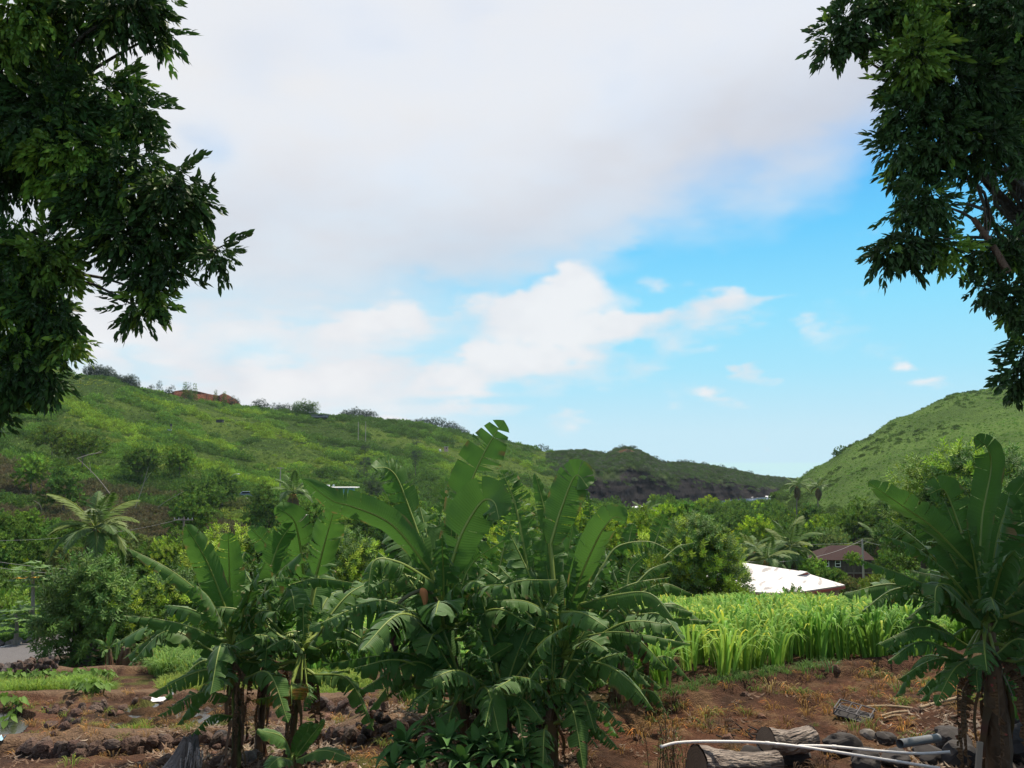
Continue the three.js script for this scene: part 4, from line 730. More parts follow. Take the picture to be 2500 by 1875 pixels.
{ // the two-storey brown board house
  const d = 140, p0 = at(2000, 1398, d), scaleM = d / F, t = thing('brown_house', 'brown two storey board house with a dark hipped roof', 'house', [0, 0, 0]), gx = (px) => slopes(px, 1380)[0] * d, gy = (py) => EYE + slopeY(py) * d;
  const x0 = gx(2001), x1 = gx(2128), yE = gy(1366), yF = gy(1398), yG = gy(1430), W = x1 - x0, D = 6.5, cx = (x0 + x1) / 2;
  t.position.set(cx, yG, -d - D / 2);
  const H = yE - yG, fl = yF - yG, r = rng(3);
  part('wall', new GB().box(0, H / 2, 0, W - 0.1, H, D - 0.1, [0.05, 0.035, 0.028]).geo(), plankMat, t);
  const n = Math.round(W / 0.32), plank = [0, 1, 2].map((k) => new GB().box(0, (H - fl) / 2, 0, 0.3, H - fl - 0.05, 0.04, [[0.075, 0.058, 0.045], [0.06, 0.048, 0.04], [0.085, 0.07, 0.055]][k]).geo());
  for (let i = 0; i < n; i++) { const m = part('plank', plank[Math.floor(r() * 3)], plankMat, t); m.position.set(-W / 2 + (i + 0.5) * W / n, fl, D / 2); }
  const low = [0, 1].map((k) => new GB().box(0, (fl - 0.2) / 2, 0, 0.3, fl - 0.2, 0.04, [[0.09, 0.03, 0.025], [0.075, 0.028, 0.022]][k]).geo());
  for (let i = 0; i < n; i++) { const m = part('plank', low[i % 2], plankMat, t); m.position.set(-W / 2 + (i + 0.5) * W / n, 0, D / 2 - 0.02); }
  part('floor_beam', new GB().box(0, fl - 0.06, D / 2 + 0.08, W + 0.2, 0.2, 0.12, [0.19, 0.17, 0.15]).geo(), plankMat, t);
  const lx = (px) => gx(px) - cx, ly = (py) => gy(py) - yG;
  windowUnit(t, lx(2017), ly(1375), D / 2 + 0.05, 0.8, 0.98); windowUnit(t, lx(2045.5), ly(1376), D / 2 + 0.05, 0.8, 0.98); windowUnit(t, lx(2041), ly(1407.5), D / 2 + 0.05, 0.8, 0.8); windowUnit(t, lx(2027), ly(1406.5), D / 2 + 0.05, 0.6, 0.8);
  const roofMat = paint(0.05, 0.022, 0.02, 1, { map: soilGrain }), o = 0.55, hr = ly(1336) - H, ze = D / 2 + o, zb = -D / 2 - o, xl = -W / 2 - o, xr = W / 2 + o, ra = V3(lx(2048), H + hr, 0), rb = V3(lx(2116), H + hr, 0), hE = H - 0.02;
  slab([V3(xl, hE, ze), V3(xr, hE, ze), rb, ra], 0.1, roofMat, 'roof_slope', t); slab([V3(xr, hE, zb), V3(xl, hE, zb), ra, rb], 0.1, roofMat, 'roof_slope', t);
  slab([V3(xl, hE, zb), V3(xl, hE, ze), ra], 0.1, roofMat, 'roof_slope', t); slab([V3(xr, hE, ze), V3(xr, hE, zb), rb], 0.1, roofMat, 'roof_slope', t);
}
{ // the pale house with satellite dishes
  const d = -ground(833, 1214, hillHeight).z - 3, gx = (px) => slopes(px, 1190)[0] * d, gy = (py) => EYE + slopeY(py) * d, t = thing('pale_house', 'pale blue house with a flat roof and two white satellite dishes', 'house', [gx(833), gy(1212), -d - 3]);
  const teal = paint(0.2, 0.42, 0.44), X = (px) => gx(px) - gx(833), Yy = (py) => gy(py) - gy(1212);
  part('wall', new GB().box((X(814) + X(858)) / 2, Yy(1203), 0, X(858) - X(814), Yy(1193) - Yy(1213), 5).geo(), teal, t);
  part('roof', new GB().box((X(795) + X(870)) / 2, Yy(1190.5), 0.4, X(870) - X(795), 0.22, 6.2).geo(), whiteTrim, t);
  part('roof_box', new GB().box(X(796), Yy(1187), 0, 0.9, 0.7, 1).geo(), whiteTrim, t);
  part('porch_wall', new GB().box(X(829), Yy(1206), 2.9, 1.2, 0.7, 0.5).geo(), whiteTrim, t);
  for (const px of [827, 834]) windowUnit(t, X(px), Yy(1197), 2.53, 0.6, 0.7);
  for (const [px, py, r0] of [[814.5, 1185, 0.36], [811.5, 1197, 0.3]]) {
    const dish = part('satellite_dish', new THREE.SphereGeometry(r0 * 1.6, 18, 6, 0, Math.PI * 2, 0, 0.7).translate(0, -r0 * 1.4, 0).rotateX(Math.PI / 2 + 0.25).rotateY(Math.PI), paint(0.8, 0.8, 0.8), t); dish.position.set(X(px), Yy(py), 3.1);
    const arm = part('arm', new GB().tube([V3(0, -r0, 0), V3(0, -r0 * 0.2, r0 * 1.1)], [0.02, 0.02], 5).geo(), paint(0.5, 0.5, 0.5), dish); part('mast', new GB().tube([V3(0, -1.2, -0.1), V3(0, 0, -0.05)], [0.04, 0.04], 6).geo(), paint(0.5, 0.5, 0.5), dish);
  }
}
function hut(px, py, wpx, hpx, d, name, label, wall, roof) {
  d = Math.min(d, -ground(px, py + 3, hillHeight).z - 1); const p = at(px, py, d), t = thing(name, label, 'hut', [p.x, p.y, p.z]), w = wpx * d / F, h = hpx * d / F;
  part('wall', new GB().box(0, h * 0.35, 0, w, h * 1.3, w * 0.9).geo(), wall, t); part('roof', new GB().box(0, h * 1.04, 0, w * 1.15, h * 0.08, w * 1.1).geo(), roof, t);
  part('doorway', new GB().box(w * 0.1, h * 0.62, w * 0.46, w * 0.3, h * 0.4, 0.05).geo(), paint(0.05, 0.04, 0.04), t);
}
hut(1089, 1100, 9, 9, 330, 'hillside_hut', 'small tan hut halfway up the far slope', paint(0.42, 0.3, 0.24), paint(0.5, 0.45, 0.42));
hut(738, 1270, 20, 12, 92, 'shed', 'small shed with a pale pink wall among the trees', paint(0.5, 0.28, 0.24), paint(0.55, 0.5, 0.48));
hut(782, 1018, 36, 5, 490, 'ridge_house', 'low grey house on the ridge skyline', paint(0.2, 0.2, 0.22), paint(0.24, 0.25, 0.28));
hut(537, 1030, 15, 5, 380, 'dark_cabin', 'dark cabin under the trees below the red bank', paint(0.03, 0.03, 0.04), paint(0.05, 0.05, 0.06));
{ // water tank on the slope
  const p = at(1074, 1100, -ground(1074, 1103, hillHeight).z - 1), t = thing('water_tank', 'round white water tank left of the tan hut', 'tank', p.toArray()); part('shell', new THREE.CylinderGeometry(0.55, 0.55, 1.5, 20).translate(0, -0.2, 0), whiteTrim, t); part('lid', new THREE.SphereGeometry(0.55, 20, 6, 0, 6.2832, 0, 1.2).scale(1, 0.4, 1).translate(0, 0.53, 0), whiteTrim, t);
}
// ---------------------------------------------------------------- poles, lamp, wires, vehicles, far road
const poleWood = paint(0.19, 0.15, 0.12, 0.9), greyMetal = paint(0.35, 0.36, 0.37, 0.5), paleWood = paint(0.34, 0.3, 0.25, 0.9);
function utilityPole(px, yTop, yBase, d, arm, label, mat = poleWood, r0 = 0.13) {
  const top = at(px, yTop, d), base = Math.min(at(px, yBase, d).y, heightAt(top.x, -d)) - 0.3, H = top.y - base, t = thing('utility_pole', label, 'utility pole', [top.x, base, -d]);
  part('pole', new GB().tube([V3(0, 0, 0), V3(0, H * 0.5, 0), V3(0, H, 0)], [r0 * 1.2, r0, r0 * 0.8], 9).geo(), mat, t);
  if (arm) { const c = part('crossarm', new GB().box(0, H - 0.35, 0.16, arm, 0.13, 0.11).geo(), mat, t); for (const s of [-0.46, -0.24, 0.24, 0.46]) part('insulator', new THREE.CylinderGeometry(0.035, 0.06, 0.2, 8).translate(s * arm, H - 0.18, 0.16), greyMetal, c); }
  return t;
}
utilityPole(449, 1262, 1335, 105, 2.3, 'utility pole with a crossarm and insulators above the left bananas');
utilityPole(287, 964, 1012, 395, 2.6, 'pale utility pole standing high on the left slope', paleWood, 0.24);
utilityPole(418, 1035, 1062, 330, 0, 'short dark pole with a box on the slope above the gully', poleWood, 0.2);
utilityPole(685, 1140, 1160, 250, 1.8, 'utility pole above the dark round tree', paleWood, 0.16);
utilityPole(2105, 1316, 1440, 128, 0, 'slim pale utility pole before the brown house', paleWood, 0.15);
utilityPole(875, 1030, 1060, 430, 0, 'thin pole left of the pair on the far slope', paleWood, 0.18);
utilityPole(893, 1028, 1060, 432, 0, 'thin pole right of the pair on the far slope', paleWood, 0.18);
{ const p = at(418, 1050, 329); const t = thing('equipment_box', 'pale grey box mounted below the top of the short slope pole', 'box', p.toArray()); part('case', new GB().box(-0.5, 0, 0.35, 1.3, 0.5, 0.5).geo(), greyMetal, t); part('cap', new GB().box(0, 1.9, 0.3, 0.7, 0.9, 0.5).geo(), paint(0.03, 0.03, 0.03), t); }
{ // street lamp
  const d = -ground(567, 1212, hillHeight).z, top = at(567, 1160, d), base = hillHeight(top.x, -d), t = thing('street_lamp', 'grey street lamp with a curved arm at the road bend', 'street lamp', [top.x, base - 0.2, -d]), H = top.y - base + 0.2;
  part('post', new GB().tube([V3(0, 0, 0), V3(0, H * 0.96, 0)], [0.14, 0.1], 8).geo(), greyMetal, t);
  part('arm', new GB().tube(bend([V3(0, H * 0.95, 0), V3(0.15, H, 0), V3(0.6, H + 0.25, 0), V3(1.3, H + 0.32, 0)], 10), Array(11).fill(0.06), 6).geo(), greyMetal, t);
  part('lamp_head', new THREE.SphereGeometry(0.22, 12, 8).scale(1.8, 0.5, 0.8).translate(1.6, H + 0.3, 0), paint(0.6, 0.6, 0.58), t);
}
function wire(a, b, sag, label) { const m = a.clone().lerp(b, 0.5); m.y -= sag; const g = new GB().tube(bend([a, a.clone().lerp(m, 0.5).setY(lerp(a.y, b.y, 0.25) - sag * 0.75), m, b.clone().lerp(m, 0.5).setY(lerp(a.y, b.y, 0.75) - sag * 0.75), b], 24), Array(25).fill(a.z < -80 ? 0.022 : 0.013), 4).geo(); const o = shade(new THREE.Mesh(g, paint(0.22, 0.22, 0.22))); o.name = numbered('cable'); o.userData = { label, category: 'cable' }; scene.add(o); }
wire(at(2105, 1319, 128), at(1800, 1371, 92), 1.1, 'cable sagging from the pale pole to the white roof');
wire(at(2105, 1319, 128), at(2215, 1334, 100), 0.3, 'short cable running right from the pale pole');
wire(at(1690, 1322, 150), at(2105, 1326, 128), 0.35, 'thin cable crossing the trees above the palms');
wire(at(-120, 1322, 60), at(447, 1266, 105), 0.7, 'cable from the left edge to the crossarm pole');
wire(at(-60, 1362, 60), at(250, 1392, 62), 0.2, 'upper of the two thin cables under the palm');
wire(at(-60, 1376, 58), at(210, 1401, 60), 0.2, 'lower of the two thin cables under the palm');
{ // the bit of road by the lamp and the vehicles parked there
  const g = new GB(), pts = [[592, 1216], [612, 1219], [632, 1226], [652, 1236]].map(([x, y]) => ground(x, y, hillHeight).add(V3(0, 0.25, 0))); let prev;
  pts.forEach((p) => { const id = [g.v(p.x - 1.6, p.y + 0.15, p.z - 2), g.v(p.x + 1.2, p.y - 0.1, p.z + 3)]; if (prev) g.q(prev[0], prev[1], id[1], id[0]); prev = id; });
  structure('far_road', g.geo(), paint(0.11, 0.11, 0.12, 0.9));
}
function vehicle(p, yaw, bodyCol, label, name = 'parked_car', k = 1) {
  const t = thing(name, label, 'car', p.toArray()); t.rotation.y = yaw; t.scale.setScalar(k);
  const prof = new THREE.Shape([[-2.1, 0.35], [2.1, 0.35], [2.15, 0.75], [1.95, 0.95], [1.05, 1.02], [0.45, 1.5], [-1.3, 1.52], [-1.95, 1.0], [-2.15, 0.9]].map((q) => new THREE.Vector2(...q)));
  part('body', new THREE.ExtrudeGeometry(prof, { depth: 1.55, bevelEnabled: true, bevelSize: 0.06, bevelThickness: 0.06, bevelSegments: 2 }).translate(0, 0, -0.78), new THREE.MeshPhysicalMaterial({ color: bodyCol, roughness: 0.4, clearcoat: 0.8 }), t);
  for (const s of [-1, 1]) { const q = new THREE.Shape([[-1.55, 1.03], [0.85, 1.05], [0.4, 1.42], [-1.2, 1.44]].map((v) => new THREE.Vector2(...v))); part('side_window', new THREE.ExtrudeGeometry(q, { depth: 0.02, bevelEnabled: false }).translate(0, 0, s * 0.85 - 0.01), glass, t); }
  for (const x of [-1.35, 1.35]) for (const s of [-1, 1]) { const w = part('wheel', new THREE.CylinderGeometry(0.33, 0.33, 0.22, 18).rotateX(Math.PI / 2).translate(x, 0.33, s * 0.78), paint(0.02, 0.02, 0.02), t); part('rim', new THREE.CylinderGeometry(0.19, 0.19, 0.24, 12).rotateX(Math.PI / 2).translate(x, 0.33, s * 0.785), greyMetal, w); }
  for (const s of [-0.55, 0.55]) part('headlight', new THREE.SphereGeometry(0.12, 8, 6).scale(0.5, 1, 1.3).translate(2.15, 0.75, s), whiteTrim, t);
}
vehicle(ground(604, 1214, hillHeight), 0.3, 0x6e7d8e, 'grey blue car parked at the far road bend');
vehicle(ground(556, 1208, hillHeight), 0.2, 0xb9b6b0, 'pale car left of the street lamp');
{ const q = at(2118, 1460, 100); q.y = hillHeight(q.x, q.z) + 0.3; vehicle(q, 0.15, 0xc9d6e2, 'pale blue car half hidden behind the cane field', 'parked_car', 0.75); }
// bare dead trunks leaning on the brown scrub slope
function deadTrunk(x0, y0, x1, y1, d, label, w = 0.09) { const a = at(x0, y0, d), b = at(x1, y1, d - 2), t = thing('dead_trunk', label, 'dead tree', a.toArray()), e = b.sub(a), gb = new GB(); gb.tube(bend([V3(), e.clone().multiplyScalar(0.5).add(V3(0.15, 0.2, 0)), e], 8), Array.from({ length: 9 }, (_, i) => w * (1 - i * 0.07)), 6, [0.25, 0.22, 0.19]); gb.tube([e.clone().multiplyScalar(0.6), e.clone().multiplyScalar(0.8).add(V3(0.8, 0.5, 0))], [w * 0.4, w * 0.2], 4, [0.36, 0.33, 0.29]); part('stem', gb.geo(), MAT.bark, t); }
deadTrunk(272, 1210, 188, 1118, 130, 'pale dead trunk leaning down the brown scrub slope'); deadTrunk(188, 1120, 248, 1105, 128, 'short pale branch lying across the upper scrub');
deadTrunk(330, 1240, 362, 1140, 118, 'thin pale dead trunk standing in the scrub', 0.07); deadTrunk(385, 1238, 448, 1200, 125, 'bare grey stick leaning right in the scrub', 0.05); deadTrunk(102, 1245, 82, 1222, 120, 'short bare stick at the left of the scrub', 0.06);
// ---------------------------------------------------------------- banana plants
const bananaVeins = greyTexture(1024, 32, (u, v) => { const s = Math.sin(u * Math.PI * 2 * 90), n = wrapNoise(u, v, 30, 12); const k = 0.97 + 0.03 * s * (0.6 + 0.4 * Math.sin(u * 37.7)) + 0.07 * n; return [k, k, k * 0.98]; });
const bananaBump = greyTexture(1024, 32, (u, v) => 0.5 + 0.25 * Math.sin(u * Math.PI * 2 * 90) + 0.3 * wrapNoise(u, v, 16, 33));
const bananaMats = [[0.08, 0.195, 0.032], [0.075, 0.185, 0.032], [0.086, 0.205, 0.034], [0.084, 0.2, 0.034], [0.077, 0.19, 0.036]].map((c, i) => leafMat({ color: new THREE.Color().setRGB(...c), map: bananaVeins, bumpMap: bananaBump, bumpScale: 0.004, clearcoat: 0.2, clearcoatRoughness: 0.42, transmission: 0.47 }));
const yellowMat = leafMat({ map: bananaVeins, bumpMap: bananaBump, bumpScale: 0.01, clearcoat: 0.1 });
const deadMat = leafMat({ color: new THREE.Color().setRGB(0.2, 0.12, 0.065), map: bananaVeins, bumpMap: bananaBump, bumpScale: 0.02, clearcoat: 0, transmission: 0.2 });
const ribMat = new THREE.MeshPhysicalMaterial({ color: new THREE.Color().setRGB(0.2, 0.27, 0.05), roughness: 0.55, clearcoat: 0.2 });
const stemMat = new THREE.MeshStandardMaterial({ vertexColors: true, roughness: 0.75, bumpMap: greyTexture(64, 256, (u, v) => 0.5 + wrapNoise(u, v * 0.3, 40, 5)), bumpScale: 0.02 });
// pts: world points along the midrib; W full width; arch: top side up, else turned to face along `face`
function bananaLeaf(plant, pts, W, o = {}) {
  const { arch = false, roll: roll0 = arch ? 0.3 : 0, droop = arch ? 0.75 : 0.22, tears = 7, ragged = 0.5, mat = 0, seed = 1, petiole = null, cut = 0.03, browned = false, foldTip = 0 } = o, r = rng(seed * 977 + 13), N = 44, M = 5;
  const roll = arch ? roll0 * Math.sign(pts[pts.length - 1].x - pts[0].x + 1e-6) : roll0, origin = plant.position, P = bend(pts.map((p) => p.clone().sub(origin)), N), len = P.reduce((s, p, i) => (i ? s + p.distanceTo(P[i - 1]) : 0), 0), T = P.map((_, i) => P[Math.min(i + 1, N)].clone().sub(P[Math.max(i - 1, 0)]).normalize());
  const eye = camera.position.clone().sub(origin), S = [], Nn = []; let prev = null;
  for (let i = 0; i <= N; i++) {
    const t = T[i], s = V3(); if (arch) s.crossVectors(t, UPV); else s.crossVectors(t, P[i].clone().sub(eye).normalize());
    s.normalize(); if (prev && s.dot(prev) < 0) s.negate(); if (prev) s.lerp(prev, 0.6).addScaledVector(t, -s.dot(t)).normalize(); prev = s.clone();
    let n = V3().crossVectors(s, t).normalize(); if (arch ? n.y < 0 : n.dot(eye.clone().sub(P[i])) < 0) n.negate();
    const q = new THREE.Quaternion().setFromAxisAngle(t, roll); S.push(s.clone().applyQuaternion(q)); Nn.push(n.applyQuaternion(q));
  }
  const shape = (u) => Math.pow(Math.sin(Math.PI * Math.pow(clamp(u * 0.985 + 0.012), 0.78)), 0.5) * (u > 0.94 ? Math.sqrt(Math.max(0, (1 - u) / 0.06)) * 0.9 + 0.1 : 1);
  const gb = new GB();
  for (const side of [-1, 1]) {
    // tears from the edge towards the midrib
    const cuts = [0]; const nt = Math.round((tears * 1.5 + 2) * (0.7 + 0.6 * r())); for (let k = 0; k < nt; k++) cuts.push(0.1 + 0.86 * r()); cuts.push(1); cuts.sort((a, b) => a - b);
    for (let k = 0; k + 1 < cuts.length; k++) {
      const u0 = cuts[k], u1 = cuts[k + 1]; if (u1 - u0 < 0.012) continue; if (cut && r() < cut) continue;
      const n = Math.max(2, Math.ceil((u1 - u0) * N)), dr = droop + (r() - 0.4) * ragged * 1.1, gap = ragged * 0.024 * (0.4 + r()), twist = (r() - 0.5) * ragged * 0.9, shrink = 1 - 0.12 * ragged * r(), rows = [], ph = r() * 6;
      for (let i = 0; i <= n; i++) {
        const u = lerp(u0, u1, i / n), f = clamp(u) * N, k0 = Math.min(N - 1, Math.floor(f)), ft = f - k0, p = P[k0].clone().lerp(P[k0 + 1], ft), s = S[k0].clone().lerp(S[k0 + 1], ft).normalize(), nn = Nn[k0].clone().lerp(Nn[k0 + 1], ft).normalize(), t = T[k0].clone().lerp(T[k0 + 1], ft).normalize();
        const w = W / 2 * shape(u) * shrink, e = i === 0 && k ? gap : i === n && k + 2 < cuts.length ? -gap : 0, row = [];
        for (let m = 0; m <= M; m++) {
          const v = m / M, a = dr * (0.35 + 0.75 * v) + twist * (i / n - 0.5) * v, wave = 0.016 * Math.sin(u * 46 + ph) * v * v * (0.5 + ragged) + 0.018 * noise3(u * 7, v * 2, seed + side * 5) * v;
          const x = w * v * Math.cos(a), y = -w * v * Math.sin(a) + wave + 0.03 * w * Math.sin(Math.PI * v), along = w * v * 0.2 + e * len * v;
          let c = [1, 1, 1];
          if (browned) { const q = smooth(0.35, 0.8, u * 0.5 + v * 0.5 + 0.45 * noise3(u * 5, v * 3, seed)); c = q > 0.55 ? [0.33, 0.17, 0.03] : [lerp(0.11, 0.42, q * 1.6), lerp(0.2, 0.27, q * 1.6), 0.02]; } else { const g = 1 + 0.12 * noise3(u * 4, v * 2, seed * 3.1), dead = smooth(0.42, 0.6, noise3(u * 16, v * 1.5 + side, seed * 1.7) * 0.6 + (v - 0.78) * 1.4); c = [lerp(g, 3.2, dead), lerp(g, 0.85, dead), lerp(g, 1.8, dead)]; }
          row.push(gb.v(p.x + s.x * side * x + nn.x * y + t.x * along, p.y + s.y * side * x + nn.y * y + t.y * along, p.z + s.z * side * x + nn.z * y + t.z * along, ...c, u * len / 2.4, v));
        }
        rows.push(row);
      }
      for (let i = 0; i < n; i++) for (let m = 0; m < M; m++) gb.q(rows[i][m], rows[i + 1][m], rows[i + 1][m + 1], rows[i][m + 1]);
    }
  }
  const blade = part('leaf', gb.geo(), browned ? yellowMat : mat === 'dead' ? deadMat : bananaMats[mat], plant);
  if (browned) blade.userData.label = 'yellow and brown dying leaf';
  const rib = new GB(), rr = Math.min(0.03, W * 0.05);
  const full = petiole ? [...bend([petiole.clone().sub(origin), petiole.clone().sub(origin).lerp(P[0], 0.5).add(V3(0, 0.03, 0)), P[0]], 6).slice(0, -1), ...P] : P;
  rib.tube(full, full.map((_, i) => Math.max(0.003, rr * (1 - 0.92 * i / full.length) * (i < 6 && petiole ? 1.25 : 1))), 6, [1, 1, 1]);
  part('midrib', rib.geo(), mat === 'dead' ? deadMat : ribMat, blade);
  return blade;
}
// pseudostem with sheath bands, px points along it from foot to top, radii in metres
function bananaStem(plant, pts, r0, r1, seed, dry = 0.5) {
  const r = rng(seed), o = plant.position, P = bend(pts.map((p) => p.clone().sub(o)), 26), gb = new GB(), base = [0.22, 0.16, 0.075], green = [0.17, 0.2, 0.06], brown = [0.15, 0.09, 0.048];
  const start = gb.p.length / 3; gb.tube(P, P.map((_, i) => lerp(r0, r1, i / 26) * (1 + 0.06 * Math.sin(i * 2.1 + seed))), 12, [1, 1, 1], true, 0.16, seed);
  for (let i = 0; i < gb.c.length / 3; i++) { const x = gb.p[i * 3], y = gb.p[i * 3 + 1], z = gb.p[i * 3 + 2], k = fbm(Math.atan2(z, x) * 1.2 + seed, y * 0.8, 3, 4) + 0.5, d = smooth(0.35, 0.6, k + (dry - 0.5) * 0.5), s = 0.8 + 0.5 * noise3(x * 30, y * 3, z * 30), c = [0, 1, 2].map((j) => lerp(green[j], d > 0.8 ? brown[j] : base[j], d) * s); gb.c.splice(i * 3, 3, ...c); }
  part('stem', gb.geo(), stemMat, plant);
  const strips = Math.round(5 + 9 * dry);
  for (let k = 0; k < strips; k++) {                          // hanging dry sheaths
    const t = 0.1 + 0.75 * r(), p = P[Math.floor(t * 25)], a = r() * 6.28, rad = lerp(r0, r1, t) * 1.02, L = 0.25 + 0.65 * r() * dry, w = 0.03 + 0.05 * r(), g = new GB(), sd = V3(-Math.sin(a), 0, Math.cos(a)); let prev = null; const bulge = 0.03 + 0.09 * r(), c0 = r();
    for (let i = 0; i <= 5; i++) { const q = i / 5, R = rad + bulge * Math.sin(q * 2.4), y = p.y - L * q, c = [0.2 - 0.08 * c0, 0.125 - 0.055 * c0, 0.06 - 0.02 * c0].map((v) => v * (0.8 + 0.4 * r())); const id = [-1, 1].map((s) => g.v(p.x + Math.cos(a) * R + sd.x * s * w * (1 - 0.6 * q) + 0.03 * q * Math.sin(k), y, p.z + Math.sin(a) * R + sd.z * s * w * (1 - 0.6 * q), ...c)); if (prev) g.q(prev[0], prev[1], id[1], id[0]); prev = id; }
    part('dry_sheath', g.geo(), MAT.leaf, plant);
  }
}
let leafSeed = 1;
// leaves: [points [px, py, depth offset]..., width px, options]
function bananaPlant(label, d, stem, crown, leaves, opt = {}) {
  const foot = at(stem[0][0], stem[0][1], d), gy = landHeight(foot.x, -d), plant = thing('banana_plant', label, 'banana plant', [foot.x, gy, -d], opt.group), S = stem.map(([x, y]) => at(x, y, d)); S[0].y = gy - 0.1;
  if (S[0].y > S[1].y - 0.2) S[0].y = S[1].y - 0.6;
  const top = at(crown[0], crown[1], d); bananaStem(plant, [...S, top], (opt.r0 ?? 0.13) * 0.72, (opt.r1 ?? 0.07) * 0.85, ++leafSeed, opt.dry ?? 0.5);
  for (const [pts, w, o = {}] of leaves) {
    const P = pts.map(([x, y, dz = 0]) => at(x, y, d + dz)), wm = w * (o.arch ? 0.95 : 0.88) * (d + (pts[1][2] || 0)) / F;
    bananaLeaf(plant, P, wm, { seed: ++leafSeed, petiole: o.free ? null : top, ...o });
  }
  for (let k = 0; k < Math.round((opt.filler ?? 0) * 1.5); k++) {               // inner leaves that fill the heart of the crown
    const r = rng(leafSeed * 31 + k), a = r() * 6.28, e = 0.1 + 1.25 * r(), L = (opt.fl ?? 1.5) * (0.7 + 0.5 * r()), dir = V3(Math.cos(a) * Math.cos(e), Math.sin(e), Math.sin(a) * Math.cos(e)), p0 = top.clone().addScaledVector(dir, 0.3), p1 = p0.clone().addScaledVector(dir, L * 0.5).add(V3(0, 0.02, 0)), p2 = p0.clone().addScaledVector(dir, L * 0.95).add(V3(0, -L * 0.3 * (1.2 - Math.sin(e)), 0));
    bananaLeaf(plant, [p0, p1, p2], L * 0.36, { arch: true, droop: 0.25 + 0.5 * r(), tears: 8, ragged: 0.8, mat: r() < 0.5 ? 4 : 1, seed: ++leafSeed, petiole: top });
  }
  for (let k = 0; k < (opt.skirt ?? (opt.filler ? 6 : 0)); k++) {   // lower leaves that arch out below the crown
    const r = rng(leafSeed * 43 + k), a = k * 2.4 + r(), e = 0.55 - 0.7 * r(), L = (opt.fl ?? 1.5) * (0.75 + 0.35 * r()), dir = V3(Math.cos(a) * Math.cos(e), Math.sin(e), Math.sin(a) * Math.cos(e)), s0 = top.clone().lerp(S[S.length - 1], 0.3 + 0.8 * r()), p0 = s0.clone().addScaledVector(dir, 0.28), p1 = p0.clone().addScaledVector(dir, L * 0.5).add(V3(0, 0.08, 0)), p2 = p0.clone().addScaledVector(dir, L * 0.9).add(V3(0, -L * 0.42, 0));
    bananaLeaf(plant, [p0, p1, p2], L * 0.34, { arch: true, droop: 0.35 + 0.45 * r(), tears: 5 + 6 * r(), ragged: 0.7, mat: Math.floor(r() * 5), seed: ++leafSeed, petiole: s0 });
  }
  for (let k = 0; k < (opt.dead ?? 0); k++) {                 // dead leaves hanging down the stem
    const r = rng(leafSeed * 57 + k), a = r() * 6.28, y = top.y - 0.15 - 0.4 * r(), L = 0.8 + 0.6 * r(), q = S[S.length - 1], p0 = V3(top.x, y, top.z), p1 = p0.clone().add(V3(Math.cos(a) * 0.3, -0.15, Math.sin(a) * 0.3)), p2 = p0.clone().add(V3(Math.cos(a) * 0.38, -L, Math.sin(a) * 0.38));
    bananaLeaf(plant, [p0, p1, p2], 0.22, { arch: true, droop: 1.25, tears: 16, ragged: 1, mat: 'dead', seed: ++leafSeed, petiole: null }).userData.label = 'dead brown leaf hanging down';
  }
  return plant;
}
const A = (o = {}) => ({ arch: true, ...o });
// left clump
bananaPlant('leftmost banana plant of the left clump with a long leaf reaching left', 12.6, [[575, 1900], [577, 1760], [574, 1660]], [566, 1575], [
  [[[560, 1509], [507, 1375, -0.3], [452, 1281, -0.8]], 82, { mat: 2, roll: 0.25, tears: 2, ragged: 0.2, droop: 0.3 }],
  [[[562, 1500, 0.3], [560, 1400, 0.1], [557, 1300, -0.3]], 84, { mat: 0, tears: 5, ragged: 0.3 }],
  [[[540, 1497, -0.1], [475, 1436, -0.3], [402, 1383, -0.5], [312, 1338, -0.6]], 62, A({ tears: 4, ragged: 0.3, droop: 0.7 })],
  [[[552, 1525, 0.2], [463, 1487, 0.3], [402, 1477, 0.5]], 66, A({ tears: 6, droop: 0.75 })],
  [[[544, 1566, -0.2], [463, 1530, -0.5], [381, 1511, -0.7], [300, 1503, -0.9]], 58, A({ tears: 9, ragged: 0.5, droop: 0.85 })],
  [[[560, 1631, -0.1], [483, 1640, -0.4], [363, 1698, -0.7]], 68, A({ tears: 6, droop: 0.6, roll: 0.6, mat: 2 })],
  [[[548, 1632, -0.3], [534, 1652, -0.8], [512, 1682, -1.2]], 96, A({ tears: 5, droop: 0.45 })],
  [[[560, 1704, -0.1], [495, 1690, -0.3], [385, 1749, -0.7]], 58, A({ tears: 7, droop: 0.6, roll: 0.6, mat: 2 })],
  [[[568, 1749, -0.1], [520, 1747, -0.3], [459, 1802, -0.4]], 48, A({ tears: 8, droop: 0.9 })],
  [[[577, 1541], [609, 1448, 0.2], [666, 1414, 0.2], [718, 1412, 0.1]], 76, A({ tears: 5, droop: 0.7 })],
  [[[575, 1480, 0.5], [598, 1350, 0.9], [628, 1372, 1.1]], 60, A({ tears: 9, ragged: 0.8, droop: 0.7 })],
  [[[572, 1560, 0.6], [620, 1520, 1.1], [668, 1545, 1.4]], 60, A({ tears: 9, mat: 1 })],
  [[[580, 1640, 0.4], [640, 1610, 0.8], [690, 1650, 1.1]], 56, A({ tears: 9, mat: 1 })],
  [[[560, 1600, 0.5], [520, 1585, 1], [470, 1620, 1.3]], 58, A({ tears: 10, mat: 1 })]], { filler: 5, dead: 3, r0: 0.1, r1: 0.06, dry: 0.8 });
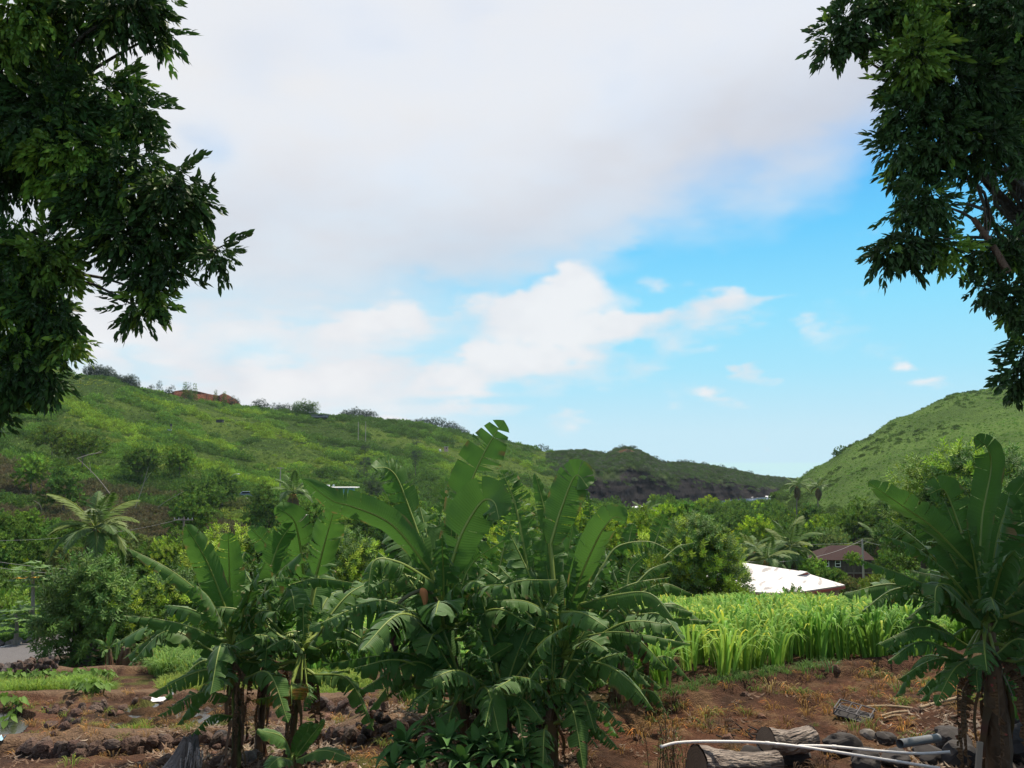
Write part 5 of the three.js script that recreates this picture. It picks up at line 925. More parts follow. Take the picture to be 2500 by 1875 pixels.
bananaPlant('middle banana plant of the left clump with a bent bright leaf on top', 13.6, [[628, 1900], [636, 1760], [646, 1660]], [668, 1560], [
  [[[743, 1410, 0.3], [729, 1310, -0.1], [716, 1268, -0.3], [674, 1237, -0.7]], 86, { mat: 2, tears: 4, ragged: 0.3 }],
  [[[695, 1410, 0.1], [668, 1352, 0.1], [609, 1285, 0]], 80, { mat: 0, tears: 5, roll: -0.3 }],
  [[[650, 1420, -0.2], [684, 1322, -0.3], [716, 1277, -0.4]], 72, { mat: 1, tears: 4, roll: 0.4 }],
  [[[678, 1554, -0.3], [700, 1520, -0.5], [713, 1495, -0.6]], 50, { mat: 0, tears: 6 }],
  [[[615, 1600, -0.3], [650, 1572, -0.5], [700, 1562, -0.6], [782, 1586, -0.8]], 66, A({ tears: 8, droop: 0.8 })],
  [[[670, 1560, -0.3], [690, 1480, -0.5], [640, 1430, -0.6]], 64, A({ tears: 7, mat: 1 })]], { filler: 6, dead: 3, r0: 0.1, r1: 0.06, dry: 0.8 });
bananaPlant('banana plant of the left clump with a yellow dying leaf', 12.9, [[700, 1890], [712, 1760], [727, 1660]], [738, 1590], [
  [[[772, 1405, 0.2], [796, 1314, -0.1], [818, 1238, -0.4]], 96, { mat: 0, tears: 5, ragged: 0.5 }],
  [[[707, 1428, -0.1], [768, 1413, -0.2], [874, 1424, -0.5]], 54, A({ tears: 9, droop: 0.9, free: true })],
  [[[705, 1430, -0.3], [714, 1455, -0.6], [720, 1492, -0.9]], 74, A({ tears: 2, droop: 0.4, free: true })],
  [[[744, 1450, -0.2], [740, 1500, -0.4], [742, 1565, -0.5]], 74, A({ tears: 16, ragged: 1, droop: 0.6, mat: 1, free: true })],
  [[[713, 1668, -0.7], [711, 1682, -0.95], [712, 1722, -1.05]], 92, A({ browned: true, tears: 6, ragged: 0.6, droop: 0.4 })],
  [[[735, 1672, -0.4], [686, 1694, -0.6], [612, 1710, -0.7]], 54, A({ tears: 10, droop: 1.0, mat: 2, browned: true })],
  [[[748, 1668, -0.3], [752, 1690, -0.6], [740, 1735, -0.8]], 50, A({ tears: 11, droop: 0.9, ragged: 0.7 })],
  [[[748, 1647], [809, 1649, -0.2], [898, 1690, -0.4]], 56, A({ tears: 7, droop: 0.6 })],
  [[[735, 1600, 0.2], [834, 1562, 0.2], [898, 1592, 0.1]], 50, A({ tears: 18, ragged: 1, droop: 0.9, mat: 1 })],
  [[[740, 1590, -0.3], [700, 1560, -0.7], [650, 1585, -1]], 60, A({ tears: 8, mat: 1 })]], { filler: 6, skirt: 3, dead: 4, r0: 0.12, r1: 0.07, dry: 0.9 });
bananaPlant('small young banana plant with broad leaves at the foot of the left clump', 11.6, [[722, 1905], [718, 1860]], [716, 1845], [
  [[[712, 1848], [690, 1800, -0.1], [628, 1782, -0.3]], 66, A({ tears: 1, ragged: 0.1, droop: 0.35, roll: 0.5, mat: 2 })],
  [[[720, 1845, 0.1], [745, 1800, 0.1], [757, 1762, 0.1]], 62, { mat: 0, tears: 1, ragged: 0.1, roll: 0.5 }],
  [[[722, 1848, -0.1], [758, 1800, -0.15], [792, 1758, -0.2]], 34, { mat: 3, tears: 1, ragged: 0.1, roll: 0.3 }],
  [[[725, 1855, -0.1], [790, 1832, -0.3], [856, 1852, -0.5]], 54, A({ tears: 1, ragged: 0.1, droop: 0.3, roll: 0.4, mat: 0 })],
  [[[712, 1856, -0.2], [680, 1852, -0.5], [650, 1880, -0.8]], 54, A({ tears: 1, ragged: 0.1, droop: 0.3, mat: 2 })]], { r0: 0.045, r1: 0.03, dry: 0.1 });
// central clump
bananaPlant('tallest banana plant in the central clump with a torn leaf against the sky', 12.4, [[1140, 1900], [1128, 1780], [1108, 1670], [1092, 1590]], [1086, 1540], [
  [[[1092, 1405, 0.3], [1141, 1203, 0.4], [1185, 1100, 0.4], [1230, 1026, 0.4]], 128, { mat: 0, tears: 8, ragged: 0.6, roll: 0, droop: 0.12, cut: 0.04 }],
  [[[1092, 1412, -0.3], [1130, 1297, -0.4], [1180, 1222, -0.5], [1206, 1226, -0.7], [1219, 1268, -0.9]], 134, { mat: 1, tears: 4, ragged: 0.45, droop: 0.16 }],
  [[[1051, 1390, 0.2], [1002, 1250, 0.3], [965, 1160, 0.2], [945, 1143, 0.1], [912, 1143, -0.2]], 88, { mat: 0, tears: 10, ragged: 0.5, roll: 0.5 }],
  [[[1051, 1395, -0.2], [953, 1278, -0.4], [852, 1234, -0.5], [815, 1224, -0.5], [736, 1168, -0.6]], 88, { mat: 1, tears: 3, ragged: 0.2, roll: -0.35, droop: 0.3 }],
  [[[1069, 1430, -0.3], [970, 1372, -0.7], [915, 1368, -0.9], [897, 1450, -1.1]], 104, A({ tears: 14, ragged: 0.7, droop: 0.75 })],
  [[[1055, 1440, 0.2], [985, 1405, 0.2], [880, 1450, 0.1]], 88, A({ tears: 14, ragged: 0.9, droop: 0.8, mat: 4 })],
  [[[1066, 1545, -0.5], [1054, 1556, -0.9], [1038, 1600, -1.2]], 104, A({ tears: 5, droop: 0.5 })],
  [[[1110, 1470, -0.3], [1150, 1420, -0.7], [1185, 1430, -0.9]], 66, A({ tears: 8, droop: 0.6 })],
  [[[1100, 1500, 0.3], [1068, 1300, 0.8], [1120, 1126, 1]], 62, { mat: 1, tears: 22, ragged: 1, roll: 0.8, cut: 0.2 }],
  [[[1110, 1500, -0.1], [1150, 1380, 0.1], [1260, 1300, 0.2]], 64, { mat: 1, tears: 16, ragged: 0.9, roll: 0.5 }]], { filler: 12, skirt: 3, fl: 1.7, dead: 2, r0: 0.14, r1: 0.08, dry: 0.35 });
bananaPlant('banana plant low in the central clump with a broad leaf arching left', 12.0, [[1134, 1910], [1134, 1800], [1132, 1730]], [1136, 1690], [
  [[[1109, 1675, -0.1], [1018, 1616, -0.3], [880, 1686, -0.6]], 86, A({ tears: 5, ragged: 0.3, droop: 0.65 })],
  [[[1105, 1640, 0.1], [990, 1600, 0.1], [783, 1622, -0.2]], 62, A({ tears: 22, ragged: 0.9, droop: 1.15, mat: 4 })],
  [[[1145, 1650, -0.2], [1195, 1606, -0.3], [1252, 1572, -0.4]], 56, { mat: 2, tears: 2, ragged: 0.2, roll: 0.4 }],
  [[[1134, 1710, -0.3], [1170, 1690, -0.4], [1212, 1672, -0.5]], 54, { mat: 0, tears: 1, ragged: 0.1, roll: 0.3 }],
  [[[1110, 1720, -0.4], [1100, 1745, -0.8], [1090, 1800, -1.1]], 88, A({ tears: 8, droop: 0.5 })],
  [[[1090, 1725, -0.2], [1050, 1740, -0.3], [1003, 1800, -0.5]], 56, A({ tears: 16, ragged: 1, droop: 0.9, mat: 4 })],
  [[[1100, 1670, 0.3], [1030, 1650, 0.5], [965, 1700, 0.7]], 70, A({ tears: 10, mat: 4 })]], { filler: 8, fl: 1.3, dead: 3, r0: 0.13, r1: 0.07, dry: 0.7 });
bananaPlant('banana plant at the right of the central clump with a glowing yellow green leaf', 12.2, [[1340, 1905], [1346, 1790], [1353, 1700]], [1366, 1610], [
  [[[1389, 1486, -0.2], [1437, 1362, -0.6], [1480, 1282, -1], [1504, 1262, -1.1], [1530, 1274, -1.1]], 86, { mat: 3, tears: 2, ragged: 0.15, roll: 0.35, droop: 0.3 }],
  [[[1344, 1330, 0.3], [1371, 1240, 0.4], [1408, 1160, 0.4], [1436, 1190, 0.2]], 106, { mat: 0, tears: 4, ragged: 0.4 }],
  [[[1340, 1330, 0.6], [1328, 1240, 0.8], [1306, 1153, 0.9]], 44, { mat: 0, tears: 2, roll: 0.5 }],
  [[[1290, 1400, 0.2], [1256, 1225, 0.4], [1224, 1148, 0.5]], 98, { mat: 1, tears: 22, ragged: 1 }],
  [[[1416, 1475, -0.2], [1507, 1452, -0.4], [1588, 1450, -0.6], [1645, 1512, -0.8]], 76, A({ tears: 4, ragged: 0.4, droop: 0.75 })],
  [[[1470, 1457, 0.2], [1552, 1423, 0.3], [1635, 1410, 0.4]], 60, A({ tears: 14, ragged: 0.9, droop: 0.9, mat: 1 })],
  [[[1372, 1494, -0.5], [1425, 1498, -0.9], [1482, 1532, -1.2]], 92, A({ tears: 7, ragged: 0.4, droop: 0.35 })],
  [[[1349, 1502, -0.4], [1280, 1468, -0.8], [1205, 1466, -1.1]], 68, A({ tears: 3, droop: 0.6 })],
  [[[1416, 1556, -0.1], [1507, 1543, -0.3], [1685, 1572, -0.6]], 58, A({ tears: 9, droop: 0.75 })],
  [[[1389, 1588, -0.1], [1484, 1581, -0.3], [1558, 1622, -0.4]], 62, A({ tears: 10, droop: 0.8, mat: 4 })],
  [[[1394, 1612, -0.3], [1484, 1626, -0.7], [1545, 1670, -0.9], [1595, 1732, -1]], 84, A({ tears: 6, ragged: 0.5, droop: 0.55 })],
  [[[1500, 1640, 0.1], [1560, 1642, 0.1], [1616, 1680, 0]], 56, A({ tears: 16, ragged: 0.9, droop: 0.9, free: true })],
  [[[1470, 1384, 0.3], [1507, 1335, 0.4], [1588, 1323, 0.4], [1636, 1345, 0.3]], 66, A({ tears: 14, ragged: 0.9, droop: 0.9 })],
  [[[1597, 1330, 0.8], [1612, 1290, 0.9], [1626, 1250, 0.9]], 52, { mat: 0, tears: 9, roll: 0.5, free: true }],
  [[[1534, 1330, 0.7], [1540, 1300, 0.8], [1546, 1278, 0.8]], 46, { mat: 2, tears: 1, free: true }],
  [[[1620, 1365, 0.9], [1655, 1335, 1], [1694, 1325, 1]], 40, A({ tears: 10, droop: 0.7, free: true })],
  [[[1370, 1540, 0.3], [1330, 1400, 0.6], [1290, 1300, 0.7]], 90, { mat: 4, tears: 8, ragged: 0.5 }],
  [[[1380, 1560, 0.5], [1400, 1400, 0.9], [1420, 1300, 1]], 80, { mat: 4, tears: 12, ragged: 0.8 }],
  [[[1450, 1330, 1], [1440, 1250, 1.1], [1436, 1200, 1.1]], 44, { mat: 1, tears: 14, ragged: 0.9, roll: 0.6, free: true }]], { filler: 10, fl: 1.6, dead: 3, r0: 0.13, r1: 0.08, dry: 0.6 });
bananaPlant('shaded banana plant in the middle of the central clump with a dark hanging leaf', 11.7, [[1240, 1910], [1236, 1800], [1232, 1740]], [1228, 1700], [
  [[[1232, 1692], [1262, 1600, 0], [1300, 1508, 0.1]], 74, { mat: 4, tears: 2, ragged: 0.2 }],
  [[[1217, 1694, -0.2], [1275, 1706, -0.5], [1328, 1764, -0.7]], 74, A({ tears: 6, droop: 0.45 })],
  [[[1285, 1700, -0.1], [1300, 1735, -0.3], [1312, 1812, -0.4]], 66, A({ tears: 8, droop: 0.6, mat: 4, free: true })],
  [[[1232, 1765, -0.3], [1212, 1800, -0.6], [1170, 1866, -0.8]], 82, A({ tears: 5, droop: 0.4, mat: 0, free: true })],
  [[[1290, 1800, -0.3], [1318, 1828, -0.5], [1352, 1872, -0.6]], 72, A({ tears: 5, droop: 0.4, mat: 4, free: true })]], { filler: 9, fl: 1.2, dead: 6, r0: 0.13, r1: 0.08, dry: 1 });
bananaPlant('banana plant at the lower right of the central clump with torn drooping leaves', 11.8, [[1320, 1905], [1330, 1800]], [1345, 1720], [
  [[[1395, 1680, -0.1], [1425, 1705, -0.3], [1454, 1790, -0.5]], 76, A({ tears: 6, droop: 0.5, mat: 1 })],
  [[[1369, 1762, -0.2], [1415, 1772, -0.3], [1460, 1826, -0.4]], 60, A({ tears: 18, ragged: 1, droop: 0.8, mat: 4 })],
  [[[1440, 1770, -0.3], [1470, 1785, -0.4], [1510, 1830, -0.5]], 50, A({ tears: 6, droop: 0.7, mat: 4, free: true })],
  [[[1350, 1640, -0.3], [1320, 1625, -0.6], [1275, 1690, -0.8]], 60, A({ tears: 14, ragged: 0.9, droop: 0.7, mat: 1, browned: false })],
  [[[1340, 1700, -0.3], [1300, 1660, -0.7], [1250, 1650, -0.9]], 60, A({ tears: 8, mat: 4 })]], { filler: 6, fl: 1.2, dead: 3, r0: 0.12, r1: 0.07, dry: 0.8 });
bananaPlant('banana plant with a skirt of dead leaves behind the central clump', 14.6, [[1180, 1850], [1178, 1720]], [1180, 1560], [
  [[[1180, 1480], [1165, 1400, 0.2], [1130, 1330, 0.3]], 80, { mat: 4, tears: 10 }],
  [[[1190, 1480], [1215, 1400, 0.2], [1240, 1330, 0.3]], 80, { mat: 4, tears: 12, ragged: 0.9 }],
  [[[1200, 1480], [1232, 1330, 0.2], [1262, 1210, 0.3]], 86, { mat: 1, tears: 20, ragged: 1 }],
  [[[1240, 1500, -0.4], [1275, 1350, -0.3], [1302, 1235, -0.2]], 84, { mat: 4, tears: 14, ragged: 0.9 }],
  [[[1260, 1510, -0.6], [1300, 1400, -0.6], [1345, 1290, -0.5]], 88, { mat: 4, tears: 5, ragged: 0.5 }],
  [[[1160, 1480, 0.3], [1158, 1330, 0.5], [1196, 1190, 0.6]], 80, { mat: 1, tears: 16, ragged: 1, roll: 0.3 }],
  [[[1290, 1500, 0.3], [1372, 1400, 0.5], [1400, 1280, 0.6]], 84, { mat: 1, tears: 14, ragged: 0.9 }],
  [[[1310, 1520, 0.3], [1440, 1420, 0.4], [1470, 1300, 0.4]], 78, { mat: 4, tears: 16, ragged: 1 }],
  [[[1200, 1560, -0.8], [1240, 1480, -1], [1290, 1430, -1.1]], 76, A({ mat: 1, tears: 16, ragged: 1 })],
  [[[1180, 1590, -0.8], [1150, 1500, -1.1], [1180, 1440, -1.2]], 70, A({ mat: 4, tears: 14, ragged: 1 })],
  [[[1250, 1600, -0.8], [1300, 1560, -1.1], [1330, 1640, -1.3]], 74, A({ mat: 4, tears: 12, ragged: 0.9 })],
  [[[1200, 1520], [1245, 1460, -0.2], [1310, 1480, -0.4]], 74, A({ mat: 4, tears: 12 })],
  [[[1170, 1530], [1110, 1500, -0.1], [1040, 1540, -0.2]], 74, A({ mat: 4, tears: 12 })]], { filler: 12, fl: 1.7, dead: 5, r0: 0.13, r1: 0.08, dry: 0.8 });
bananaPlant('far banana plant with brown dead leaves between the clump and the cane', 15.2, [[1490, 1790], [1505, 1680]], [1530, 1500], [
  [[[1560, 1450], [1620, 1425, 0], [1690, 1450, 0]], 56, A({ tears: 12 })],
  [[[1560, 1490], [1620, 1480, -0.1], [1700, 1498, -0.2]], 48, A({ tears: 12, mat: 1 })],
  [[[1565, 1520], [1640, 1510, -0.1], [1740, 1517, -0.2]], 40, A({ tears: 10 })],
  [[[1530, 1440], [1540, 1390, 0.2], [1580, 1350, 0.3]], 56, { tears: 14, mat: 1 }],
  [[[1540, 1440], [1590, 1390, 0.2], [1640, 1370, 0.3]], 50, A({ tears: 12, mat: 1 })],
  [[[1510, 1460], [1490, 1400, 0.2], [1470, 1340, 0.3]], 60, { tears: 14, mat: 4 }]], { filler: 7, fl: 1.2, dead: 12, r0: 0.15, r1: 0.1, dry: 1 });
{ // the purple flower bud hanging from the tall plant, and a rolled orange bract
  const d = 12.1, p = at(966, 1522, d), t = thing('banana_flower', 'dark purple banana flower hanging left of the tallest plant', 'flower bud', p.toArray()), g = new THREE.LatheGeometry([[0.001, -0.4], [0.035, -0.36], [0.062, -0.25], [0.066, -0.14], [0.045, -0.03], [0.02, 0.02]].map((q) => new THREE.Vector2(...q)), 14);
  part('bud', g, paint(0.03, 0.007, 0.011, 0.6), t);
  part('stalk', new GB().tube(bend([V3(0, 0, 0), V3(0.02, 0.25, 0), at(1040, 1440, d).sub(p), at(1080, 1490, d + 0.2).sub(p)], 10), Array(11).fill(0.026), 7, [0.1, 0.1, 0.045]).geo(), stemMat, t);
  const b = new GB(); for (let i = 0; i <= 5; i++) for (const s of [-1, 0, 1]) { const a = i / 5; b.v(s * 0.07 * Math.sin(0.6 + 2 * a), -0.05 - 0.22 * a, 0.07 + 0.1 * a - 0.03 * Math.abs(s)); } for (let i = 0; i < 5; i++) for (let k = 0; k < 2; k++) b.q(i * 3 + k, i * 3 + k + 1, i * 3 + k + 4, i * 3 + k + 3);
  part('bract', b.geo(), paint(0.09, 0.02, 0.03, 0.7), t);
  const q = at(1033, 1455, d - 0.3), u = thing('rolled_bract', 'small orange brown rolled leaf hanging in the central clump', 'dry leaf', q.toArray()); part('roll', new GB().tube(bend([V3(-0.02, 0.1, 0), V3(0.02, 0, 0), V3(0.03, -0.16, 0)], 8), [0.02, 0.045, 0.055, 0.055, 0.05, 0.045, 0.035, 0.02, 0.01], 8).geo(), paint(0.42, 0.16, 0.06, 0.8), u);
}
// right clump
bananaPlant('large banana plant at the right edge with one tall upright leaf', 10.4, [[2440, 1905], [2434, 1760], [2424, 1640]], [2406, 1520], [
  [[[2390, 1400, 0], [2398, 1264, 0.1], [2420, 1130, 0.1], [2408, 1090, 0], [2382, 1068, -0.1]], 84, { mat: 0, tears: 2, ragged: 0.15, roll: 0.45, droop: 0.2 }],
  [[[2378, 1390, -0.2], [2274, 1284, -0.4], [2199, 1232, -0.5], [2119, 1177, -0.6]], 92, { mat: 1, tears: 3, ragged: 0.3, roll: -0.6, droop: 0.35 }],
  [[[2310, 1395, -0.4], [2229, 1333, -0.6], [2156, 1308, -0.8]], 56, A({ tears: 6, droop: 0.5 })],
  [[[2363, 1350, 0.1], [2333, 1259, 0.2], [2304, 1196, 0.2], [2270, 1205, 0.1]], 96, { mat: 1, tears: 6, ragged: 0.6 }],
  [[[2300, 1445, -0.4], [2189, 1397, -0.7], [2098, 1366, -0.9]], 58, A({ tears: 9, droop: 0.8 })],
  [[[2290, 1432, -0.3], [2180, 1440, -0.6], [2105, 1492, -0.8]], 58, A({ tears: 14, ragged: 0.7, droop: 0.9 })],
  [[[2408, 1537, -0.2], [2358, 1483, -0.5], [2290, 1430, -0.8], [2282, 1500, -1.1]], 88, A({ tears: 5, droop: 0.5, mat: 1 })],
  [[[2328, 1552, -0.2], [2249, 1530, -0.4], [2138, 1575, -0.7]], 64, A({ tears: 8, droop: 0.7, mat: 1 })],
  [[[2353, 1602, -0.2], [2249, 1566, -0.4], [2168, 1614, -0.6]], 64, A({ tears: 12, droop: 0.8, mat: 4 })],
  [[[2368, 1612, -0.1], [2274, 1612, -0.3], [2192, 1660, -0.4]], 44, A({ tears: 12, ragged: 0.7, droop: 1 })],
  [[[2368, 1607, -0.3], [2328, 1637, -0.6], [2284, 1720, -0.8]], 60, A({ tears: 8, droop: 0.5 })],
  [[[2350, 1640, 0], [2300, 1640, -0.1], [2238, 1698, -0.2]], 46, A({ tears: 6, droop: 0.7, mat: 1 })],
  [[[2403, 1562, -0.5], [2404, 1590, -0.8], [2410, 1642, -1]], 88, A({ tears: 7, droop: 0.45, mat: 1 })],
  [[[2420, 1540, -0.1], [2470, 1470, -0.2], [2540, 1500, -0.3]], 80, A({ tears: 8, mat: 4 })],
  [[[2420, 1530, 0.1], [2470, 1390, 0.1], [2540, 1330, 0.1]], 84, { tears: 6, mat: 4, roll: 0.4 }],
  [[[2410, 1480, 0.3], [2450, 1260, 0.4], [2520, 1150, 0.4]], 76, { tears: 4, mat: 1, roll: 0.5 }],
  [[[2430, 1600, -0.2], [2490, 1560, -0.4], [2560, 1610, -0.6]], 74, A({ tears: 8, mat: 4 })],
  [[[2400, 1460, 0.4], [2360, 1360, 0.6], [2300, 1340, 0.7]], 76, A({ tears: 10, mat: 4 })],
  [[[2410, 1440, 0.3], [2470, 1300, 0.4], [2530, 1260, 0.4]], 70, A({ tears: 8, mat: 0 })],
  [[[2390, 1460, 0.4], [2330, 1420, 0.6], [2260, 1450, 0.7]], 76, A({ tears: 10, mat: 4 })],
  [[[2400, 1620, -0.2], [2385, 1640, -0.4], [2388, 1690, -0.5]], 50, A({ tears: 5, mat: 4 })]], { filler: 14, fl: 1.3, dead: 7, r0: 0.22, r1: 0.1, dry: 1 });
bananaPlant('banana plant half outside the right edge behind the large one', 11.6, [[2530, 1900], [2525, 1700]], [2520, 1560], [
  [[[2510, 1480], [2480, 1380, -0.1], [2440, 1420, -0.3]], 80, A({ tears: 8, mat: 4 })],
  [[[2515, 1470], [2500, 1300, 0.1], [2480, 1190, 0.1]], 80, { tears: 6, mat: 1 }],
  [[[2505, 1540], [2450, 1500, -0.2], [2380, 1560, -0.4]], 76, A({ tears: 8, mat: 4 })],
  [[[2510, 1600], [2470, 1640, -0.3], [2440, 1740, -0.5]], 70, A({ tears: 9, mat: 4 })]], { filler: 10, fl: 1.4, dead: 5, r0: 0.16, r1: 0.1, dry: 1 });
// small bananas beside the road bush
bananaPlant('small banana plant in front of the dark road mango', 30, [[268, 1632], [266, 1600]], [266, 1585], [[[[268, 1580], [285, 1560, -0.2], [282, 1612, -0.5]], 24, A({ tears: 3, mat: 2 })], [[[262, 1580], [250, 1565, -0.2], [232, 1560, -0.3]], 22, A({ tears: 3, mat: 2 })], [[[264, 1578], [272, 1540, 0], [282, 1520, 0]], 20, { tears: 2, mat: 2 }], [[[264, 1585], [252, 1590, -0.3], [248, 1605, -0.5]], 20, A({ tears: 3, mat: 2 })]], { r0: 0.12, r1: 0.08, dry: 0.6 });
bananaPlant('dead looking banana stump with brown hanging leaves left of the tall grass', 30.5, [[305, 1645], [306, 1600]], [308, 1580], [[[[306, 1578], [330, 1570, 0], [350, 1590, 0]], 22, A({ tears: 6 })]], { r0: 0.24, r1: 0.16, dry: 1, dead: 9 });
bananaPlant('second dead banana stump beside the tall grass patch', 30, [[368, 1645], [366, 1605]], [364, 1590], [[[[366, 1585], [345, 1575, 0], [325, 1585, 0]], 22, A({ tears: 6 })]], { r0: 0.22, r1: 0.14, dry: 1, dead: 9 });
// ---------------------------------------------------------------- water and road on the terraces
const pondMat = new THREE.MeshPhysicalMaterial({ color: new THREE.Color().setRGB(0.035, 0.035, 0.028), roughness: 0.06, bumpMap: soilBump, bumpScale: 0.002 });
function pool(name, poly, level) { const s = new THREE.Shape(poly.map((p) => new THREE.Vector2(p.x, -p.z))), g = new THREE.ShapeGeometry(s).rotateX(-Math.PI / 2).translate(0, level, 0); structure(name, g, pondMat); }
pool('paddy_water', PADDY, PADDY_LEVEL - 0.055); pool('pond_water', POND, POND_LEVEL - 0.06);
{
  const asphalt = new THREE.MeshStandardMaterial({ color: new THREE.Color().setRGB(0.13, 0.125, 0.13), roughness: 0.9, map: soilGrain, bumpMap: soilBump, bumpScale: 0.006 }), gb = new GB(), eb = new GB(); let prev = null, pe = null;
  const line = bend(ROAD, 60);
  line.forEach((p, i) => {
    const t = line[Math.min(i + 1, 60)].clone().sub(line[Math.max(i - 1, 0)]).setY(0).normalize(), n = V3(-t.z, 0, t.x), id = []; for (let k = 0; k <= 6; k++) { const q = p.clone().addScaledVector(n, (k / 3 - 1) * 2.3); id.push(gb.v(q.x, baseHeight(q.x, q.z) + 0.05 + 0.03 * Math.sin(Math.PI * k / 6), q.z, 1, 1, 1, q.x, q.z)); }
    if (prev) for (let k = 0; k < 6; k++) gb.q(prev[k], id[k], id[k + 1], prev[k + 1]); prev = id;
    const e = [2.08, 2.2].map((w) => { const s = p.clone().addScaledVector(n, w), u = p.clone().addScaledVector(n, -w); const b = n.z > 0 ? s : u; return eb.v(b.x, baseHeight(b.x, b.z) + 0.062, b.z); }); if (pe) eb.q(pe[0], pe[1], e[1], e[0]); pe = e;
  });
  structure('road', gb.geo(), asphalt); structure('road_edge_line', eb.geo(), paint(0.62, 0.6, 0.55, 0.8));
}
// ---------------------------------------------------------------- tall cane grass
function caneClump(seed, n, H, w, spreadK = 0.45, arch = 1) {
  const r = rng(seed), gb = new GB();
  for (let i = 0; i < n; i++) {
    const a = r() * 6.28, q = 0.16 * Math.sqrt(r()), h = H * (0.65 + 0.4 * r()), out = spreadK * (0.35 + 0.9 * r()), sd = V3(-Math.sin(a), 0, Math.cos(a)), k = 0.78 + 0.44 * r(), y = 1 + (r() - 0.5) * 0.3, dryTip = r() < 0.06, N = 6; let prev = null;
    for (let j = 0; j <= N; j++) {
      const t = j / N, rad = q + out * h * t * t * 0.9, yy = h * (t * 1.05 - 0.55 * arch * t * t * t * (0.5 + out)), ww = w * (t < 0.2 ? 0.5 + 2.5 * t : 1) * (1 - t ** 3) * (0.8 + 0.4 * k) + 0.002, tw = 0.6 * t * Math.sin(i);
      const c = dryTip && t > 0.5 ? [2.2 * k, 1.35 * k, 0.9 * k] : [k * y, k, k * (2 - y)];
      const id = [-1, 1].map((s) => gb.v(Math.cos(a) * rad + sd.x * s * ww / 2, yy + s * ww * 0.3 * tw, Math.sin(a) * rad + sd.z * s * ww / 2, ...c)); if (prev) gb.q(prev[0], prev[1], id[1], id[0]); prev = id;
    }
  }
  return gb.geo();
}
const CANE = [1, 2, 3, 4].map((s) => caneClump(s * 71, 20, 1.35, 0.036, 0.4, 1.15));
function patch(name, label, shapes, mat, n, seed, place, category = 'grass') {
  const r = rng(seed), lists = shapes.map(() => []);
  for (let k = 0, t = 0; k < n && t < n * 12; t++) { const e = place(r); if (!e) continue; k++; lists[Math.floor(r() * shapes.length)].push({ m: placed(V3(e.x, (e.y ?? landHeight(e.x, e.z)) - 0.02, e.z), V3((r() - 0.5) * 0.25, 1, (r() - 0.5) * 0.25).normalize(), r() * 6.28, e.s), c: e.c }); }
  lists.forEach((l, i) => l.length && scatter(name, shapes[i], mat, l, null, [label, category]));
}
const fieldD = (c) => { let best = 20; for (let i = 0; i + 1 < FIELD_LINE.length; i++) { const a = FIELD_LINE[i], b = FIELD_LINE[i + 1], ca = columnOf(a.x, a.z), cb = columnOf(b.x, b.z); if (c >= ca && c <= cb) return lerp(-a.z, -b.z, (c - ca) / (cb - ca)); best = -b.z; } return best; };
patch('cane_grass', 'dense field of tall bright yellow green cane grass', CANE, MAT.grass, 9000, 811, (r) => {
  const c = lerp(690, 2480, r()), d = lerp(15, 49, Math.sqrt(r())), [x, z] = polar(c, d);
  if (c > 1290) { if (d < fieldD(c) + 0.42 + 0.25 * noise2(x, z)) return null; } else if (d < 27.5 + smooth(1000, 1290, c) * -9 + smooth(760, 690, c) * 8) return null;
  if (c < 1290 && d > 43) return null; if (c > 2250 && d < 24) return null; if (c < 1000 && d < 27) return null;
  const y = smooth(-0.2, 0.25, fbm(x * 0.3, 4, z * 0.3, 3)), k = 0.8 + 0.4 * r();
  return { x, z, s: (0.95 + 0.5 * r()) * (1 + 0.14 * noise2(x * 0.4, z * 0.4)), c: [lerp(0.19, 0.28, y) * k, lerp(0.38, 0.44, y) * k, lerp(0.06, 0.072, y) * k] };
});
// soft green grass, taro rows, weeds
const SOFT = [1, 2].map((s) => caneClump(s * 83, 26, 0.55, 0.014, 0.6, 0.9)), WEED = [1, 2].map((s) => caneClump(s * 89, 18, 0.28, 0.012, 0.8, 0.6)), DRY = [1, 2, 3].map((s) => caneClump(s * 97, 22, 0.34, 0.01, 0.9, 1.1));
function inPx(list) { const poly = list.map((p) => ground(...p)); return (r) => { const xs = poly.map((p) => p.x), zs = poly.map((p) => p.z); for (let k = 0; k < 30; k++) { const x = lerp(Math.min(...xs), Math.max(...xs), r()), z = lerp(Math.min(...zs), Math.max(...zs), r()); if (inPoly(poly, x, z)) return [x, z]; } return null; }; }
function grassPatch(label, shapes, n, seed, px, tint, s0, s1) { const pick = inPx(px); patch('grass_patch', label, shapes, MAT.grass, n, seed, (r) => { const q = pick(r); if (!q) return null; const k = 0.75 + 0.5 * r(); return { x: q[0], z: q[1], s: lerp(s0, s1, r()), c: tint.map((v) => v * k) }; }); }
grassPatch('tall soft green grass beside the dead banana stumps', SOFT, 330, 821, [[378, 1655], [370, 1615], [430, 1590], [540, 1590], [560, 1640], [480, 1665]], [0.17, 0.3, 0.06], 1.4, 2.3);
grassPatch('low yellow green grass behind the left banana stems', SOFT, 420, 822, [[390, 1705], [400, 1668], [560, 1650], [640, 1655], [640, 1700], [480, 1712]], [0.22, 0.3, 0.05], 0.6, 1.1);
grassPatch('yellow green grass on the terrace right of the yellow leaf', SOFT, 420, 823, [[740, 1705], [760, 1655], [860, 1645], [905, 1680], [850, 1706]], [0.22, 0.32, 0.05], 0.6, 1.0);
grassPatch('green grass on the left terrace around the taro', WEED, 900, 824, [[-60, 1705], [-60, 1675], [150, 1672], [270, 1685], [260, 1706], [80, 1708]], [0.2, 0.31, 0.04], 0.9, 1.6);
